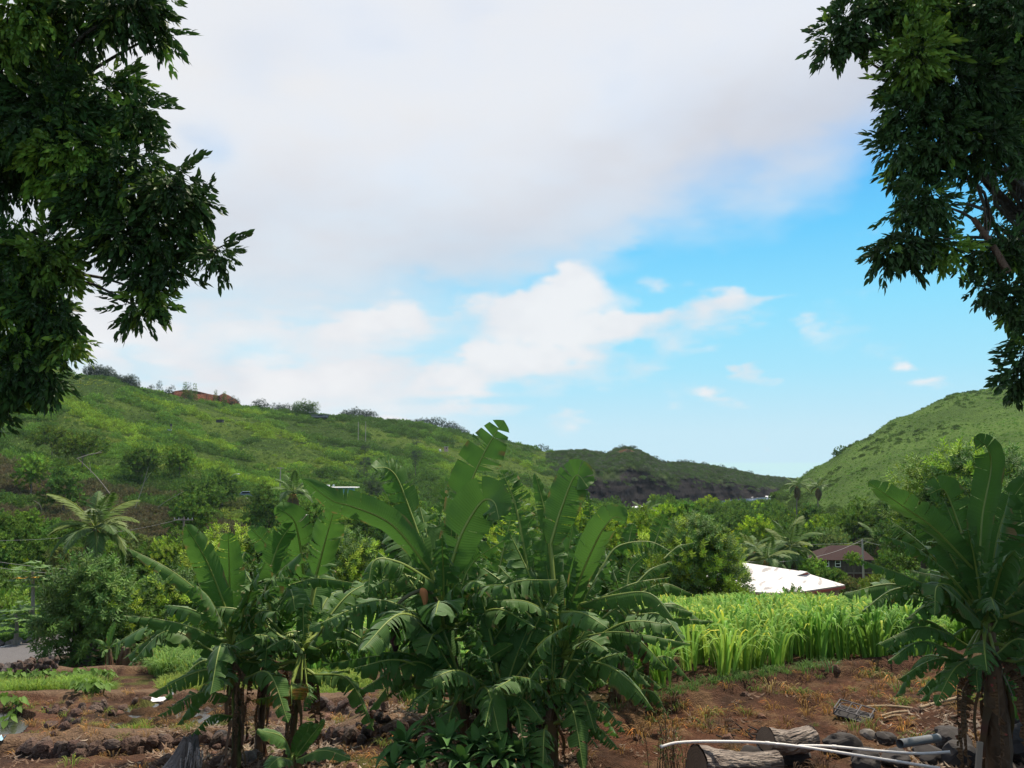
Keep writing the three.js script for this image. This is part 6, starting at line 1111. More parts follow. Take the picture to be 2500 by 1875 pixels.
grassPatch('mown green verge across the road', WEED, 900, 825, [[-80, 1575], [-60, 1558], [60, 1545], [125, 1540], [122, 1556], [40, 1568]], [0.15, 0.28, 0.04], 1.5, 2.5);
grassPatch('small green shrubby growth in the middle of the taro terrace', SOFT, 120, 826, [[165, 1705], [160, 1675], [215, 1672], [225, 1704]], [0.2, 0.34, 0.05], 0.8, 1.2);
grassPatch('yellowish tufts on the near bank', WEED, 90, 827, [[280, 1760], [285, 1745], [360, 1742], [370, 1757]], [0.24, 0.34, 0.05], 0.5, 0.9);
grassPatch('bright green weed in the wet paddy', WEED, 90, 828, [[398, 1805], [402, 1788], [445, 1786], [455, 1803]], [0.24, 0.36, 0.05], 0.5, 0.9);
grassPatch('green weeds along the cane field edge', WEED, 110, 829, [[1500, 1756], [1520, 1735], [1700, 1685], [1900, 1645], [2050, 1625], [2050, 1640], [1900, 1662], [1700, 1705]], [0.12, 0.22, 0.05], 0.35, 0.8);
grassPatch('pale cane shoots on the bank left of the central clump', CANE, 26, 830, [[985, 1720], [1000, 1690], [1070, 1680], [1075, 1715]], [0.24, 0.38, 0.08], 0.55, 0.8);
patch('dry_weed', 'dry straw coloured weed tufts scattered over the brown field', DRY, MAT.grass, 300, 831, (r) => { const c = lerp(1230, 2400, r()), d = lerp(11, 19.5, r()), [x, z] = polar(c, d); if (d > fieldD(c) - 0.3) return null; const n = fbm(x * 0.7, 6, z * 0.7, 3); if (n < 0.02 && r() < 0.8) return null; const k = 0.7 + 0.6 * r(), o = r(); return { x, z, s: 0.3 + 0.65 * r(), c: o < 0.6 ? [0.34 * k, 0.2 * k, 0.06 * k] : o < 0.8 ? [0.16 * k, 0.1 * k, 0.06 * k] : [0.13 * k, 0.22 * k, 0.04 * k] }; });
patch('dry_weed', 'dry straw tufts on the left terraces', DRY, MAT.grass, 420, 832, (r) => { const c = lerp(-60, 1200, r()), d = lerp(12, 27, r()), [x, z] = polar(c, d); const n = fbm(x * 0.6, 3, z * 0.6, 3); if (n < 0.05 && r() < 0.85) return null; if (inPoly(POND, x, z)) return null; const k = 0.7 + 0.6 * r(); return { x, z, s: 0.35 + 0.5 * r(), c: r() < 0.75 ? [0.36 * k, 0.22 * k, 0.08 * k] : [0.2 * k, 0.26 * k, 0.05 * k] }; });
for (const [px, py, s, n, c, label] of [[1640, 1800, 1.2, 0, [0.3, 0.17, 0.05], 'orange dry tuft left of the near log'], [1565, 1800, 1.5, 0, [0.34, 0.2, 0.06], 'straw tuft at the right foot of the central clump'], [1885, 1690, 1.6, 0, [0.34, 0.24, 0.08], 'tall straw tuft in the middle of the brown field'], [1925, 1685, 1.3, 0, [0.36, 0.24, 0.08], 'straw tuft leaning right in mid field'], [2030, 1640, 1.5, 1, [0.09, 0.2, 0.06], 'dark green weed clump near the field bank'], [1970, 1645, 1.2, 1, [0.13, 0.25, 0.05], 'low green weed clump left of the dark one'], [2195, 1690, 1.2, 1, [0.16, 0.28, 0.05], 'green weed near the bamboo poles'], [2180, 1670, 1.8, 0, [0.34, 0.24, 0.09], 'arching straw tuft above the bamboo poles'], [1720, 1750, 1.1, 0, [0.36, 0.26, 0.06], 'yellow tuft in the brown field left of the burnt patch'], [2090, 1785, 1.2, 1, [0.2, 0.24, 0.05], 'yellowish weed below the wire crate'], [2130, 1780, 1.2, 1, [0.2, 0.24, 0.05], 'grassy weed right of the wire crate'], [1545, 1790, 1.0, 0, [0.34, 0.18, 0.06], 'orange tuft at the far left of the field']]) {
  const p = ground(px, py, landHeight), t = thing('grass_tuft', label, 'grass tuft', p.toArray()), q = part('blades', n ? WEED[px % 2] : DRY[px % 3], MAT.tufts ??= leafMat({ transmission: 0.4 }), t); q.material = leafMat({ color: new THREE.Color().setRGB(...c), transmission: 0.4 }); q.scale.setScalar(s * 0.75);
}
// ---------------------------------------------------------------- stones
function stoneGeo(seed, detail = 1) {
  const g = new THREE.IcosahedronGeometry(1, detail), p = g.attributes.position, v = V3(), r = rng(seed), cuts = [1, 2, 3].map(() => [onSphere(r), 0.55 + 0.25 * r()]), c = new Float32Array(p.count * 3);
  for (let i = 0; i < p.count; i++) { v.fromBufferAttribute(p, i); const q = v.clone(); v.multiplyScalar(1 + 0.28 * noise3(q.x * 1.3 + seed * 3.1, q.y * 1.3, q.z * 1.3) + 0.12 * noise3(q.x * 3, q.y * 3 + seed, q.z * 3) + (detail > 2 ? 0.05 * fbm(q.x * 9, q.y * 9 + seed, q.z * 9, 3) : 0)); for (const [n, h] of cuts) { const e = v.dot(n) - h; if (e > 0) v.addScaledVector(n, -e * 0.85); } p.setXYZ(i, v.x, v.y, v.z); const k = 1 + 0.3 * noise3(q.x * 2.5, q.y * 2.5, q.z * 2.5 + seed); c.set([k, k, k], i * 3); }
  g.setAttribute('color', new THREE.BufferAttribute(c, 3)); g.computeVertexNormals(); return g;
}
const STONES = [1, 2, 3, 4, 5, 6, 7].map((s) => stoneGeo(s * 5.7)), rockBump = greyTexture(256, 256, (u, v) => 0.5 + wrapNoise(u, v, 20, 17) * 0.8);
const rockMats = [[0.105, 0.064, 0.046], [0.078, 0.055, 0.044], [0.125, 0.085, 0.064], [0.09, 0.05, 0.036]].map((c) => new THREE.MeshStandardMaterial({ color: new THREE.Color().setRGB(...c), vertexColors: true, roughness: 0.95, bumpMap: rockBump, bumpScale: 0.03 })), greyRock = [[0.17, 0.15, 0.135], [0.11, 0.095, 0.088], [0.22, 0.2, 0.18]].map((c) => new THREE.MeshStandardMaterial({ color: new THREE.Color().setRGB(...c), vertexColors: true, roughness: 0.95, bumpMap: rockBump, bumpScale: 0.03 }));
const lava = new THREE.MeshStandardMaterial({ color: new THREE.Color().setRGB(0.045, 0.04, 0.038), vertexColors: true, roughness: 0.95 }), lavaPale = new THREE.MeshStandardMaterial({ color: new THREE.Color().setRGB(0.2, 0.18, 0.16), vertexColors: true, roughness: 0.95 });
function stoneWall(label, px, n, size, courses, seed, mats = rockMats, jitter = 0.1, lift = 0) {
  const r = rng(seed), line = px.map(([x, y]) => ground(x, y, landHeight)), t = thing('stone_wall', label, 'stone wall', line[0].toArray()), curve = new THREE.CatmullRomCurve3(line);
  for (let c = 0; c < courses; c++) for (let i = 0; i < n; i++) {
    const u = clamp((i + 0.5 * (c % 2) + 0.3 * r()) / n), p = curve.getPointAt(u), s = size * (0.65 + 0.7 * r() * r() + 0.15 * r()), x = p.x + (r() - 0.5) * jitter, z = p.z + (r() - 0.5) * jitter - c * size * 0.35, m = part('stone', STONES[Math.floor(r() * 7)], mats[Math.floor(r() * mats.length)], t);
    m.position.set(x, landHeight(x, z) + s * 0.25 + lift + c * size * 0.9, z).sub(t.position); m.rotation.set(r() * 6, r() * 6, r() * 6); m.scale.set(s * (0.9 + 0.4 * r()), s * (0.7 + 0.25 * r()), s);
  }
}
stoneWall('low brown stone wall facing the near earth bank at the left', [[50, 1850], [150, 1850], [260, 1845], [350, 1838], [440, 1832]], 19, 0.12, 2, 1, rockMats, 0.12);
stoneWall('low brown stone wall facing the near bank behind the banana stems', [[445, 1832], [540, 1830], [640, 1828], [780, 1822], [880, 1812], [985, 1806], [1060, 1812]], 27, 0.12, 2, 2, rockMats, 0.12);
stoneWall('row of stones along the far bank of the wet paddy', [[220, 1742], [300, 1730], [380, 1726], [440, 1724], [540, 1728]], 17, 0.11, 1, 3);
stoneWall('broken stones beside the pond bank at the left', [[140, 1800], [165, 1782], [175, 1768], [190, 1752], [120, 1738], [0, 1722]], 20, 0.1, 1, 4, rockMats, 0.5);
stoneWall('diagonal heap of brown stones on the bank at the middle', [[858, 1722], [890, 1735], [920, 1752], [945, 1766], [968, 1782]], 16, 0.1, 2, 5, rockMats, 0.35);
stoneWall('row of small stones on the bank behind the yellow leaf', [[755, 1728], [800, 1724], [850, 1722]], 13, 0.12, 1, 6);
stoneWall('short row of brown stones in front of the dry straw', [[848, 1790], [880, 1786], [912, 1786]], 8, 0.13, 1, 7, rockMats, 0.2);
stoneWall('grey dry stone wall below the road at the left edge', [[-30, 1655], [20, 1650], [60, 1643], [100, 1636], [135, 1632]], 22, 0.13, 3, 8, [...rockMats, greyRock[1]], 0.3);
stoneWall('low rough stone edging across the road', [[-30, 1582], [30, 1577], [70, 1573], [115, 1567]], 15, 0.24, 1, 9, greyRock, 0.4);
stoneWall('loose stones on the litter below the near bank', [[400, 1865], [470, 1860], [520, 1870], [560, 1858], [640, 1868], [700, 1850], [800, 1860]], 17, 0.1, 1, 10, [...rockMats, greyRock[0]], 0.5);
for (const [px, py, s, label, g = 1] of [[1835, 1868, 0.24, 'dark boulder under the right end of the near log'], [1945, 1858, 0.2, 'dark boulder below the crossing white pipes'], [2060, 1838, 0.22, 'round brown boulder behind the white pipes'], [2160, 1812, 0.14, 'dark rock left of the grey pipe'], [2330, 1830, 0.26, 'large dark rock right of the grey pipe'], [2270, 1858, 0.2, 'dark rock under the lower white pipe end'], [2350, 1870, 0.24, 'dark rock at the bottom edge left of the leaning plank'], [2480, 1770, 0.4, 'large dark boulder at the right edge'], [2500, 1850, 0.4, 'dark boulder in the lower right corner'], [2185, 1865, 0.18, 'dark stone at the bottom edge below the pipes'], [2115, 1875, 0.2, 'half hidden dark stone at the bottom edge'], [2440, 1700, 0.3, 'dark rock behind the right banana trunk'], [2120, 1800, 0.1, 'small pale broken rock behind the white pipes', 2], [170, 1843, 0.16, 'flat dark rock on the near path at the left'], [128, 1778, 0.13, 'reddish flat stone at the tip of the pond', 3], [540, 1806, 0.12, 'stone at the right rim of the wet paddy'], [150, 1655, 0.14, 'small stone on the bare earth below the road wall']]) {
  const p = ground(px, py, landHeight), t = thing('boulder', label, 'rock', p.toArray()), m = part('stone', stoneGeo(px * 0.13, 5), g === 2 ? lavaPale : g === 3 ? rockMats[0] : lava, t); m.position.y = s * 0.4; m.scale.set(s * 1.2, s * 0.8, s); m.rotation.y = px;
}
patch('pebble_litter', 'small stones and clods strewn over the soil', STONES.slice(0, 3), rockMats[0], 1900, 841, (r) => { const c = lerp(-80, 2500, r()), d = 10.5 * (26 / 10.5) ** r(), [x, z] = polar(c, d); if (inPoly(POND, x, z)) return null; if (c > 1290 && d > fieldD(c)) return null; const k = 0.5 + 0.9 * r(), big = r() < 0.05; return { x, z, s: big ? 0.06 + 0.06 * r() : 0.012 + 0.035 * r() * r(), c: [1.5 * k, 1.3 * k, 1.2 * k] }; }, 'pebbles');
const LITTER = [1, 2].map((s) => { const gb = new GB(), r = rng(s * 7); for (let i = 0; i < 5; i++) { const a = r() * 6.28, k = 0.7 + 0.6 * r(); leaf(gb, V3((r() - 0.5) * 0.25, 0.015 + 0.02 * r(), (r() - 0.5) * 0.25), V3(Math.cos(a), 0.25 * (r() - 0.3), Math.sin(a)).normalize(), V3(-Math.sin(a), 0.3 * (r() - 0.5), Math.cos(a)).normalize(), 0.09 + 0.07 * r(), 0.03, [k, k, k], true); } return gb.geo(); });
patch('leaf_litter', 'dry fallen leaves on the ground under the bananas', LITTER, MAT.leaf, 2600, 842, (r) => { const c = lerp(-60, 2520, r()), d = lerp(10.4, 16, r() ** 1.4), [x, z] = polar(c, d); const near = Math.max(smooth(330, 480, c) * smooth(900, 780, c), smooth(950, 1050, c) * smooth(1480, 1350, c), smooth(2080, 2300, c) * smooth(16, 12.5, d)); if (r() > near + 0.04) return null; const k = 0.6 + 0.8 * r(); return { x, z, s: 0.7 + 0.7 * r(), c: r() < 0.7 ? [0.19 * k, 0.12 * k, 0.075 * k] : [0.34 * k, 0.27 * k, 0.2 * k] }; }, 'leaf litter');
// taro plants standing on the terraces and in the pond
function broadLeaf(gb, p, d, s, L, k) { const n = V3().crossVectors(d, s), P = (t, w, h) => gb.v(p.x + d.x * t * L + s.x * w * L + n.x * h * L, p.y + d.y * t * L + s.y * w * L + n.y * h * L, p.z + d.z * t * L + s.z * w * L + n.z * h * L, k, k, k); const c = P(0.3, 0, 0.04), e = [[-0.12, 0.2], [0.1, 0.4], [0.5, 0.32], [0.85, 0.12], [1.05, 0], [0.85, -0.12], [0.5, -0.32], [0.1, -0.4], [-0.12, -0.2], [0.02, 0]].map(([t, w]) => P(t, w, -0.1 * Math.abs(w) - 0.15 * Math.max(0, t - 0.5))); e.forEach((q, i) => gb.t(c, q, e[(i + 1) % e.length])); }
function taro(seed, n, H, L) { const r = rng(seed), gb = new GB(); for (let i = 0; i < n; i++) { const a = i * 2.4 + r(), h = H * (0.7 + 0.5 * r()), o = h * (0.25 + 0.3 * r()), e = V3(Math.cos(a) * o, h, Math.sin(a) * o); gb.tube(bend([V3(0, 0, 0), V3(e.x * 0.3, h * 0.6, e.z * 0.3), e], 4), [0.012, 0.011, 0.009, 0.008, 0.006], 4, [1.1, 1.05, 1], false); const d = V3(Math.cos(a), -0.7 - 0.6 * r(), Math.sin(a)).normalize(), s = V3(-Math.sin(a), 0, Math.cos(a)); broadLeaf(gb, e, d, s, L * (0.8 + 0.4 * r()), 0.8 + 0.4 * r()); } return gb.geo(); }
const taroMat = leafMat({ color: new THREE.Color().setRGB(0.13, 0.25, 0.035), clearcoat: 0.12 }), TARO = [1, 2, 3].map((s) => taro(s * 19, 6, 0.42, 0.26));
{
  const r = rng(77), spots = []; for (let i = 0; i < 30; i++) spots.push([-5 + i * 9.6 + r() * 5, 1664 + 5 * r() - i * 0.25, 'row of taro plants along the upper left bank']); for (let i = 0; i < 16; i++) spots.push([180 + r() * 90, 1690 + 12 * r(), 'taro plants among the grass on the left terrace']);
  for (const [px, py] of [[8, 1748], [30, 1745], [45, 1742], [14, 1785], [36, 1760]]) spots.push([px, py, 'taro plants standing in the pond']);
  spots.forEach(([px, py, g], i) => { const p = ground(px, py, landHeight), t = thing('taro_plant', g.replace('plants', 'plant').replace('row of taro', 'one taro in the row of').replace('one taro in the row of plant', 'green taro plant in the row'), 'taro plant', p.toArray(), g); const m = part('leaves', TARO[i % 3], taroMat, t); m.rotation.y = i * 1.7; m.scale.setScalar(0.5 + 0.3 * r()); });
}
// ---------------------------------------------------------------- papaya trees by the road
function papaya(px, yTop, yBase, d, label, seed, flowers) {
  const [a] = slopes(px, yBase), x = a * d, base = landHeight(x, -d), H = EYE + slopeY(yTop) * d - base, t = thing('papaya_tree', label, 'papaya tree', [x, base, -d]), r = rng(seed);
  part('trunk', new GB().tube(bend([V3(0, -0.1, 0), V3(0.05, H * 0.5, 0), V3(-0.03, H, 0)], 8), Array.from({ length: 9 }, (_, i) => 0.11 - 0.006 * i), 8, [0.24, 0.21, 0.17], true, 0.1).geo(), MAT.bark, t);
  const m = leafMat({ color: new THREE.Color().setRGB(0.1, 0.21, 0.035) });
  for (let i = 0; i < 26; i++) { const gb = new GB(), q = i * 2.4 + r(), e = lerp(-0.7, 1.1, i / 26), L = 0.55 + 0.2 * r(), end = V3(Math.cos(q) * Math.cos(e) * L, Math.sin(e) * L, Math.sin(q) * Math.cos(e) * L); gb.tube([V3(), end.clone().multiplyScalar(0.5).add(V3(0, 0.04, 0)), end], [0.014, 0.011, 0.008], 4, [1.5, 1.4, 1], false); for (let k = -3; k <= 3; k++) { const f = q + k * 0.5, d2 = V3(Math.cos(f), -0.35 - 0.1 * Math.abs(k), Math.sin(f)).normalize(), v = 0.8 + 0.4 * r(); leaf(gb, end, d2, V3(-Math.sin(f), 0, Math.cos(f)), 0.46 - 0.04 * Math.abs(k), 0.2, [v, v, v], true); } const lf = part('leaf', gb.geo(), m, t); lf.position.set(-0.03, H - 0.02 - 0.3 * r(), 0); }
  if (flowers) for (const [fx, fy] of flowers) { const gb = new GB(); for (let k = 0; k < 9; k++) { const f = k * 0.7; leaf(gb, V3(), V3(Math.cos(f), -0.5 - 0.3 * r(), Math.sin(f)).normalize(), V3(-Math.sin(f), 0, Math.cos(f)), 0.28, 0.1, [0.75, 0.42, 0.03], true); } const y = part('yellow_leaf', gb.geo(), MAT.leaf, t); const w = at(fx, fy, d); y.position.set(w.x - x, w.y - base, 0.1); y.userData.label = 'yellowed drooping leaf'; }
}
papaya(73, 1392, 1568, 41, 'taller papaya tree with yellow drooping leaves by the road', 3, [[46, 1406], [71, 1407], [92, 1403]]);
papaya(36, 1500, 1580, 40, 'shorter papaya with a reddish trunk left of the taller one', 4); papaya(70, 1490, 1568, 41.5, 'bushy papaya crown around the pale trunk', 5, [[56, 1508]]);
// ---------------------------------------------------------------- logs, pipes and scrap at the lower right
const barkBump = greyTexture(256, 512, (u, v) => 0.5 + 0.9 * wrapNoise(u * 1, v * 0.4, 26, 8) - 0.4 * Math.abs(wrapNoise(u, v * 0.3, 50, 3)));
barkBump.repeat.set(0.8, 0.8);
const logBark = new THREE.MeshStandardMaterial({ vertexColors: true, roughness: 0.95, bumpMap: barkBump, bumpScale: 0.06 }), logEnd = new THREE.MeshStandardMaterial({ color: new THREE.Color().setRGB(0.26, 0.19, 0.14), roughness: 0.9, map: greyTexture(256, 256, (u, v) => { const q = Math.hypot(u - 0.5, v - 0.5); return 0.85 + 0.12 * Math.sin(q * 90 + 3 * wrapNoise(u, v, 5, 2)) + 0.15 * wrapNoise(u, v, 20, 4); }) });
function log(label, a, b, r0, r1, seed) {
  const t = thing('log', label, 'log', a.toArray()), e = b.clone().sub(a), gb = new GB(), P = []; for (let i = 0; i <= 40; i++) P.push(e.clone().multiplyScalar(i / 40).add(V3(0, -0.05 * Math.sin(i / 40 * 3.1), 0)));
  gb.tube(P, P.map((_, i) => lerp(r0, r1, i / 40) * (1 + 0.05 * noise2(i * 0.2, seed))), 40, [1, 1, 1], false);
  const dir = e.clone().normalize(), N = gb.p.length / 3;
  for (let i = 0; i < N; i++) { const p = V3(gb.p[i * 3], gb.p[i * 3 + 1], gb.p[i * 3 + 2]), s = p.dot(dir), c = dir.clone().multiplyScalar(s), o = p.clone().sub(c), len = o.length(), an = Math.atan2(o.y, o.dot(V3(dir.z, 0, -dir.x))), f = fbm(s * 5, Math.cos(an) * 3.5, Math.sin(an) * 3.5 + seed, 4), cr = Math.abs(noise3(s * 2.2, Math.cos(an) * 5, Math.sin(an) * 5 + seed)), k = 1 + 0.12 * f - 0.09 * smooth(0.14, 0.02, cr); p.copy(c).addScaledVector(o, k); gb.p.splice(i * 3, 3, p.x, p.y, p.z); const q = clamp(0.5 + f * 1.1); gb.c.splice(i * 3, 3, lerp(0.13, 0.36, q), lerp(0.1, 0.31, q), lerp(0.085, 0.27, q)); gb.u[i * 2] = an * r0 * 1.5; gb.u[i * 2 + 1] = s; }
  part('bark', gb.geo(), logBark, t);
  for (const [p, rad, nm] of [[V3(), r0 * 0.97, 1], [e, r1 * 0.97, -1]]) { const g = new THREE.CircleGeometry(rad, 36), q = g.attributes.position; for (let i = 1; i < q.count; i++) { const f = 1 + 0.06 * noise2(q.getX(i) * 9 + seed, q.getY(i) * 9); q.setXY(i, q.getX(i) * f, q.getY(i) * f); } const m = part('cut_end', g, logEnd, t); m.position.copy(p).addScaledVector(dir, 0.01 * nm); m.quaternion.setFromUnitVectors(V3(0, 0, 1), dir.clone().multiplyScalar(-nm)); }
}
log('thick weathered log with a tapered end at the bottom of the field', at(1700, 1872, 11.35), at(1900, 1856, 11.75), 0.26, 0.13, 3);
log('shorter grey log lying behind the thick one', at(1868, 1805, 12.0), at(1978, 1802, 12.5), 0.16, 0.17, 8);
const pvc = new THREE.MeshPhysicalMaterial({ color: new THREE.Color().setRGB(0.72, 0.7, 0.68), roughness: 0.45, clearcoat: 0.15 });
function pipe(name, label, pts, r0, mat, fittings = []) { const P = bend(pts, 40), t = thing(name, label, 'pipe', P[0].toArray()), L = P.map((p) => p.clone().sub(P[0])); part('tube', new GB().tube(L, L.map(() => r0), 12, [1, 1, 1]).geo(), mat, t); for (const f of fittings) { const k = Math.floor(f * 39); part('coupling', new GB().tube([L[k], L[k].clone().lerp(L[k + 1], 0.9)], [r0 * 1.3, r0 * 1.3], 12).geo(), mat, t); } return t; }
pipe('white_pipe', 'long white plastic pipe curving over the thick log', [at(1612, 1824, 11.2), at(1650, 1814, 11.25), at(1800, 1811, 11.3), at(1880, 1815, 11.25), at(1960, 1824, 11.2), at(2130, 1850, 11), at(2295, 1876, 10.8)], 0.018, pvc, [0.02, 0.5]);
pipe('white_pipe', 'second white plastic pipe forking off to the right', [at(1950, 1821, 11.3), at(2020, 1822, 11.35), at(2150, 1834, 11.3), at(2250, 1840, 11.2), at(2320, 1836, 11.1)], 0.018, pvc, [0.3]);
{ const a = at(2197, 1816, 11.6), b = at(2290, 1802, 12.1), t = thing('grey_pipe', 'short thick grey pipe with an open end among the rocks', 'pipe', a.toArray()), e = b.clone().sub(a), n = 24, gb = new GB(), dir = e.clone().normalize(), s = V3().crossVectors(dir, UPV).normalize(), u = V3().crossVectors(s, dir), ring = (o, r) => Array.from({ length: n + 1 }, (_, i) => { const q = i / n * 6.2832, p = o.clone().addScaledVector(s, Math.cos(q) * r).addScaledVector(u, Math.sin(q) * r); return gb.v(p.x, p.y, p.z); }); const R = [ring(V3(), 0.057), ring(e, 0.057), ring(e, 0.05), ring(V3(), 0.05)]; for (let k = 0; k < 4; k++) for (let i = 0; i < n; i++) gb.q(R[k][i], R[k][i + 1], R[(k + 1) % 4][i + 1], R[(k + 1) % 4][i]); part('tube', gb.geo(), paint(0.2, 0.21, 0.22, 0.5), t); }
const bamboo = paint(0.3, 0.22, 0.13, 0.8);
for (const [p, q, r0, label] of [[[2116, 1733], [2228, 1737], 0.022, 'straight pale bamboo pole lying level on the soil'], [[2246, 1736], [2372, 1706], 0.025, 'long bamboo pole slanting up to the right bananas'], [[2150, 1756], [2215, 1744], 0.018, 'short bamboo piece below the level pole'], [[2158, 1762], [2200, 1754], 0.016, 'broken bamboo stick in the trash'], [[2090, 1836], [2070, 1832], 0.012, 'small stick behind the pipes']]) { const a = ground(...p, landHeight).add(V3(0, r0 + 0.03, 0)), b = ground(...q, landHeight).add(V3(0, r0 + 0.03, 0)); pipe('bamboo_pole', label, [a, a.clone().lerp(b, 0.5).add(V3(0, 0.02, 0)), b], r0, bamboo, [0.2, 0.45, 0.7]); }
{ // folded wire crate
  const p = ground(2085, 1752, landHeight), t = thing('wire_crate', 'folded grey metal wire frame lying on the field', 'metal frame', p.add(V3(0, 0.05, 0)).toArray()), metal = paint(0.09, 0.085, 0.09, 0.8), bar = (nm, pts, r = 0.011) => part(nm, new GB().tube(pts, pts.map(() => r), 6).geo(), metal, t), W = 0.27, D = 0.2, c = (x, y, z) => V3(x * W, y, z * D);
  t.rotation.set(0.16, -0.6, -0.06);
  for (const y of [0, 0.1]) for (const [a, b] of [[[-1, -1], [1, -1]], [[1, -1], [1, 1]], [[1, 1], [-1, 1]], [[-1, 1], [-1, -1]]]) bar('bar', [c(a[0], y, a[1]), c(b[0], y, b[1])]);
  for (const [x, z] of [[-1, -1], [1, -1], [1, 1], [-1, 1]]) bar('post', [c(x, 0, z), c(x, 0.1, z)]); bar('bar', [c(0.25, 0.1, -1), c(0.25, 0.1, 1)]); bar('bar', [c(-0.3, 0.1, -1), c(-0.3, 0.1, 1)], 0.007);
  bar('ring', Array.from({ length: 25 }, (_, i) => c(-0.35 + 0.5 * Math.cos(i / 24 * 6.283), 0.1, 0.7 * Math.sin(i / 24 * 6.283))), 0.009); bar('ring', Array.from({ length: 25 }, (_, i) => c(0.6 + 0.3 * Math.cos(i / 24 * 6.283), 0.03, 0.7 * Math.sin(i / 24 * 6.283))), 0.008);
  part('tray', new GB().box(0, 0.0, 0, W * 1.9, 0.008, D * 1.9).geo(), paint(0.03, 0.028, 0.028, 0.95), t);
}
{ const b = thing('leaning_plank', 'pale grey plank leaning at the foot of the right banana', 'plank', at(2388, 1880, 9.9).toArray()); const e = at(2396, 1812, 10).sub(b.position); part('board', new GB().box(0, e.length() / 2, 0, 0.06, e.length(), 0.03).geo().rotateZ(-0.12), paint(0.33, 0.27, 0.21, 0.9), b); }
{ // burnt patch sticks
  const r = rng(6), t = thing('burnt_branches', 'charred black branches behind the shorter log', 'branches', ground(1820, 1797, landHeight).toArray()); for (let i = 0; i < 14; i++) { const x = (r() - 0.5) * 0.9, z = (r() - 0.5) * 0.5, a = r() * 6.28, L = 0.1 + 0.25 * r(); part('stick', new GB().tube([V3(x, 0.03, z), V3(x + Math.cos(a) * L, 0.05 + 0.06 * r(), z + Math.sin(a) * L)], [0.016, 0.009], 5).geo(), paint(0.015, 0.014, 0.014, 0.95), t); }
}
{ // grey weathered stump
  const p = ground(430, 1895, landHeight), t = thing('weathered_stump', 'pale grey splintered stump at the bottom left', 'stump', p.toArray()), d = -p.z, top = at(466, 1800, d).sub(p), r = rng(8), gb = new GB(), n = 30, rows = 16;
  for (let j = 0; j <= rows; j++) for (let i = 0; i <= n; i++) { const u = j / rows, a = i / n * 6.2832, w = lerp(0.36, 0.1, u ** 0.8) * (1 + 0.2 * noise3(Math.cos(a) * 2, Math.sin(a) * 2, u * 1.5) + 0.07 * noise3(Math.cos(a) * 9, Math.sin(a) * 9, u)), k = 0.75 + 0.5 * noise3(Math.cos(a) * 11, Math.sin(a) * 11, u * 1.2), x = top.x * u + Math.cos(a) * w, y = lerp(-0.1, top.y, u) + 0.05 * u * noise3(Math.cos(a) * 7, Math.sin(a) * 7, 2); gb.v(x, y, Math.sin(a) * w * 0.8, 0.24 * k + 0.06, 0.21 * k + 0.055, 0.2 * k + 0.05, a, u); }
  for (let j = 0; j < rows; j++) for (let i = 0; i < n; i++) { const q = j * (n + 1) + i; gb.q(q, q + 1, q + n + 2, q + n + 1); } const tip = gb.v(top.x + 0.02, top.y - 0.02, 0, 0.28, 0.25, 0.23); for (let i = 0; i < n; i++) gb.t(rows * (n + 1) + i, rows * (n + 1) + i + 1, tip);
  part('trunk', gb.geo(), MAT.bark, t);
  for (let i = 0; i < 16; i++) { const a = lerp(-0.6, 2.6, r()), x0 = top.x * 0.7 + 0.12 * Math.cos(a) + (r() - 0.2) * 0.2, L = 0.2 + 0.25 * r(), y0 = top.y * (0.55 + 0.4 * r()), k = 0.7 + 0.5 * r(); part('splinter', new GB().tube([V3(x0 + 0.02, y0, 0.12 + 0.1 * r()), V3(x0 + 0.03, y0 - L * 0.5, 0.2), V3(x0 + 0.02 + 0.06 * r(), y0 - L, 0.2 + 0.05 * r())], [0.016, 0.013, 0.004], 4, [0.3 * k, 0.27 * k, 0.25 * k]).geo(), MAT.bark, t); }
}
{ // white plastic sheet on the far bank
  const a = ground(382, 1713, landHeight), t = thing('white_sheet', 'crumpled white plastic sheet with a raised end on the far bank', 'plastic sheet', a.toArray()), gb = new GB(), n = 24; for (let i = 0; i <= n; i++) for (let k = 0; k <= 6; k++) { const u = i / n, v = k / 6 - 0.5, w = 0.34 * Math.sin(Math.PI * clamp(u * 1.05 + 0.02)) ** 0.5 * (u > 0.72 ? 0.5 : 1); gb.v((u - 0.45) * 0.78, 0.05 + 0.05 * Math.cos(v * 3) + 0.02 * noise2(u * 9, v * 6) + 0.16 * smooth(0.72, 0.98, u) * (1 - 0.6 * Math.abs(v)), v * w + 0.02 * noise2(u * 7, 3)); } for (let i = 0; i < n; i++) for (let k = 0; k < 6; k++) { const q = i * 7 + k; gb.q(q, q + 1, q + 8, q + 7); } part('sheet', gb.geo(), paint(0.8, 0.78, 0.78, 0.6, { side: THREE.DoubleSide }), t);
  const b = ground(4, 1808, landHeight), s = thing('plastic_scrap', 'small pale blue plastic scrap at the left edge', 'plastic scrap', b.toArray()); const g = new GB(), ids = []; for (let i = 0; i <= 8; i++) for (let k = 0; k <= 3; k++) g.v((i / 8 - 0.5) * 0.14, 0.04 + 0.03 * noise2(i, k) + 0.02 * Math.sin(i), (k / 3 - 0.5) * 0.08); for (let i = 0; i < 8; i++) for (let k = 0; k < 3; k++) { const q = i * 4 + k; g.q(q, q + 1, q + 5, q + 4); } part('scrap', g.geo(), paint(0.3, 0.5, 0.62, 0.4, { side: THREE.DoubleSide }), s);
}
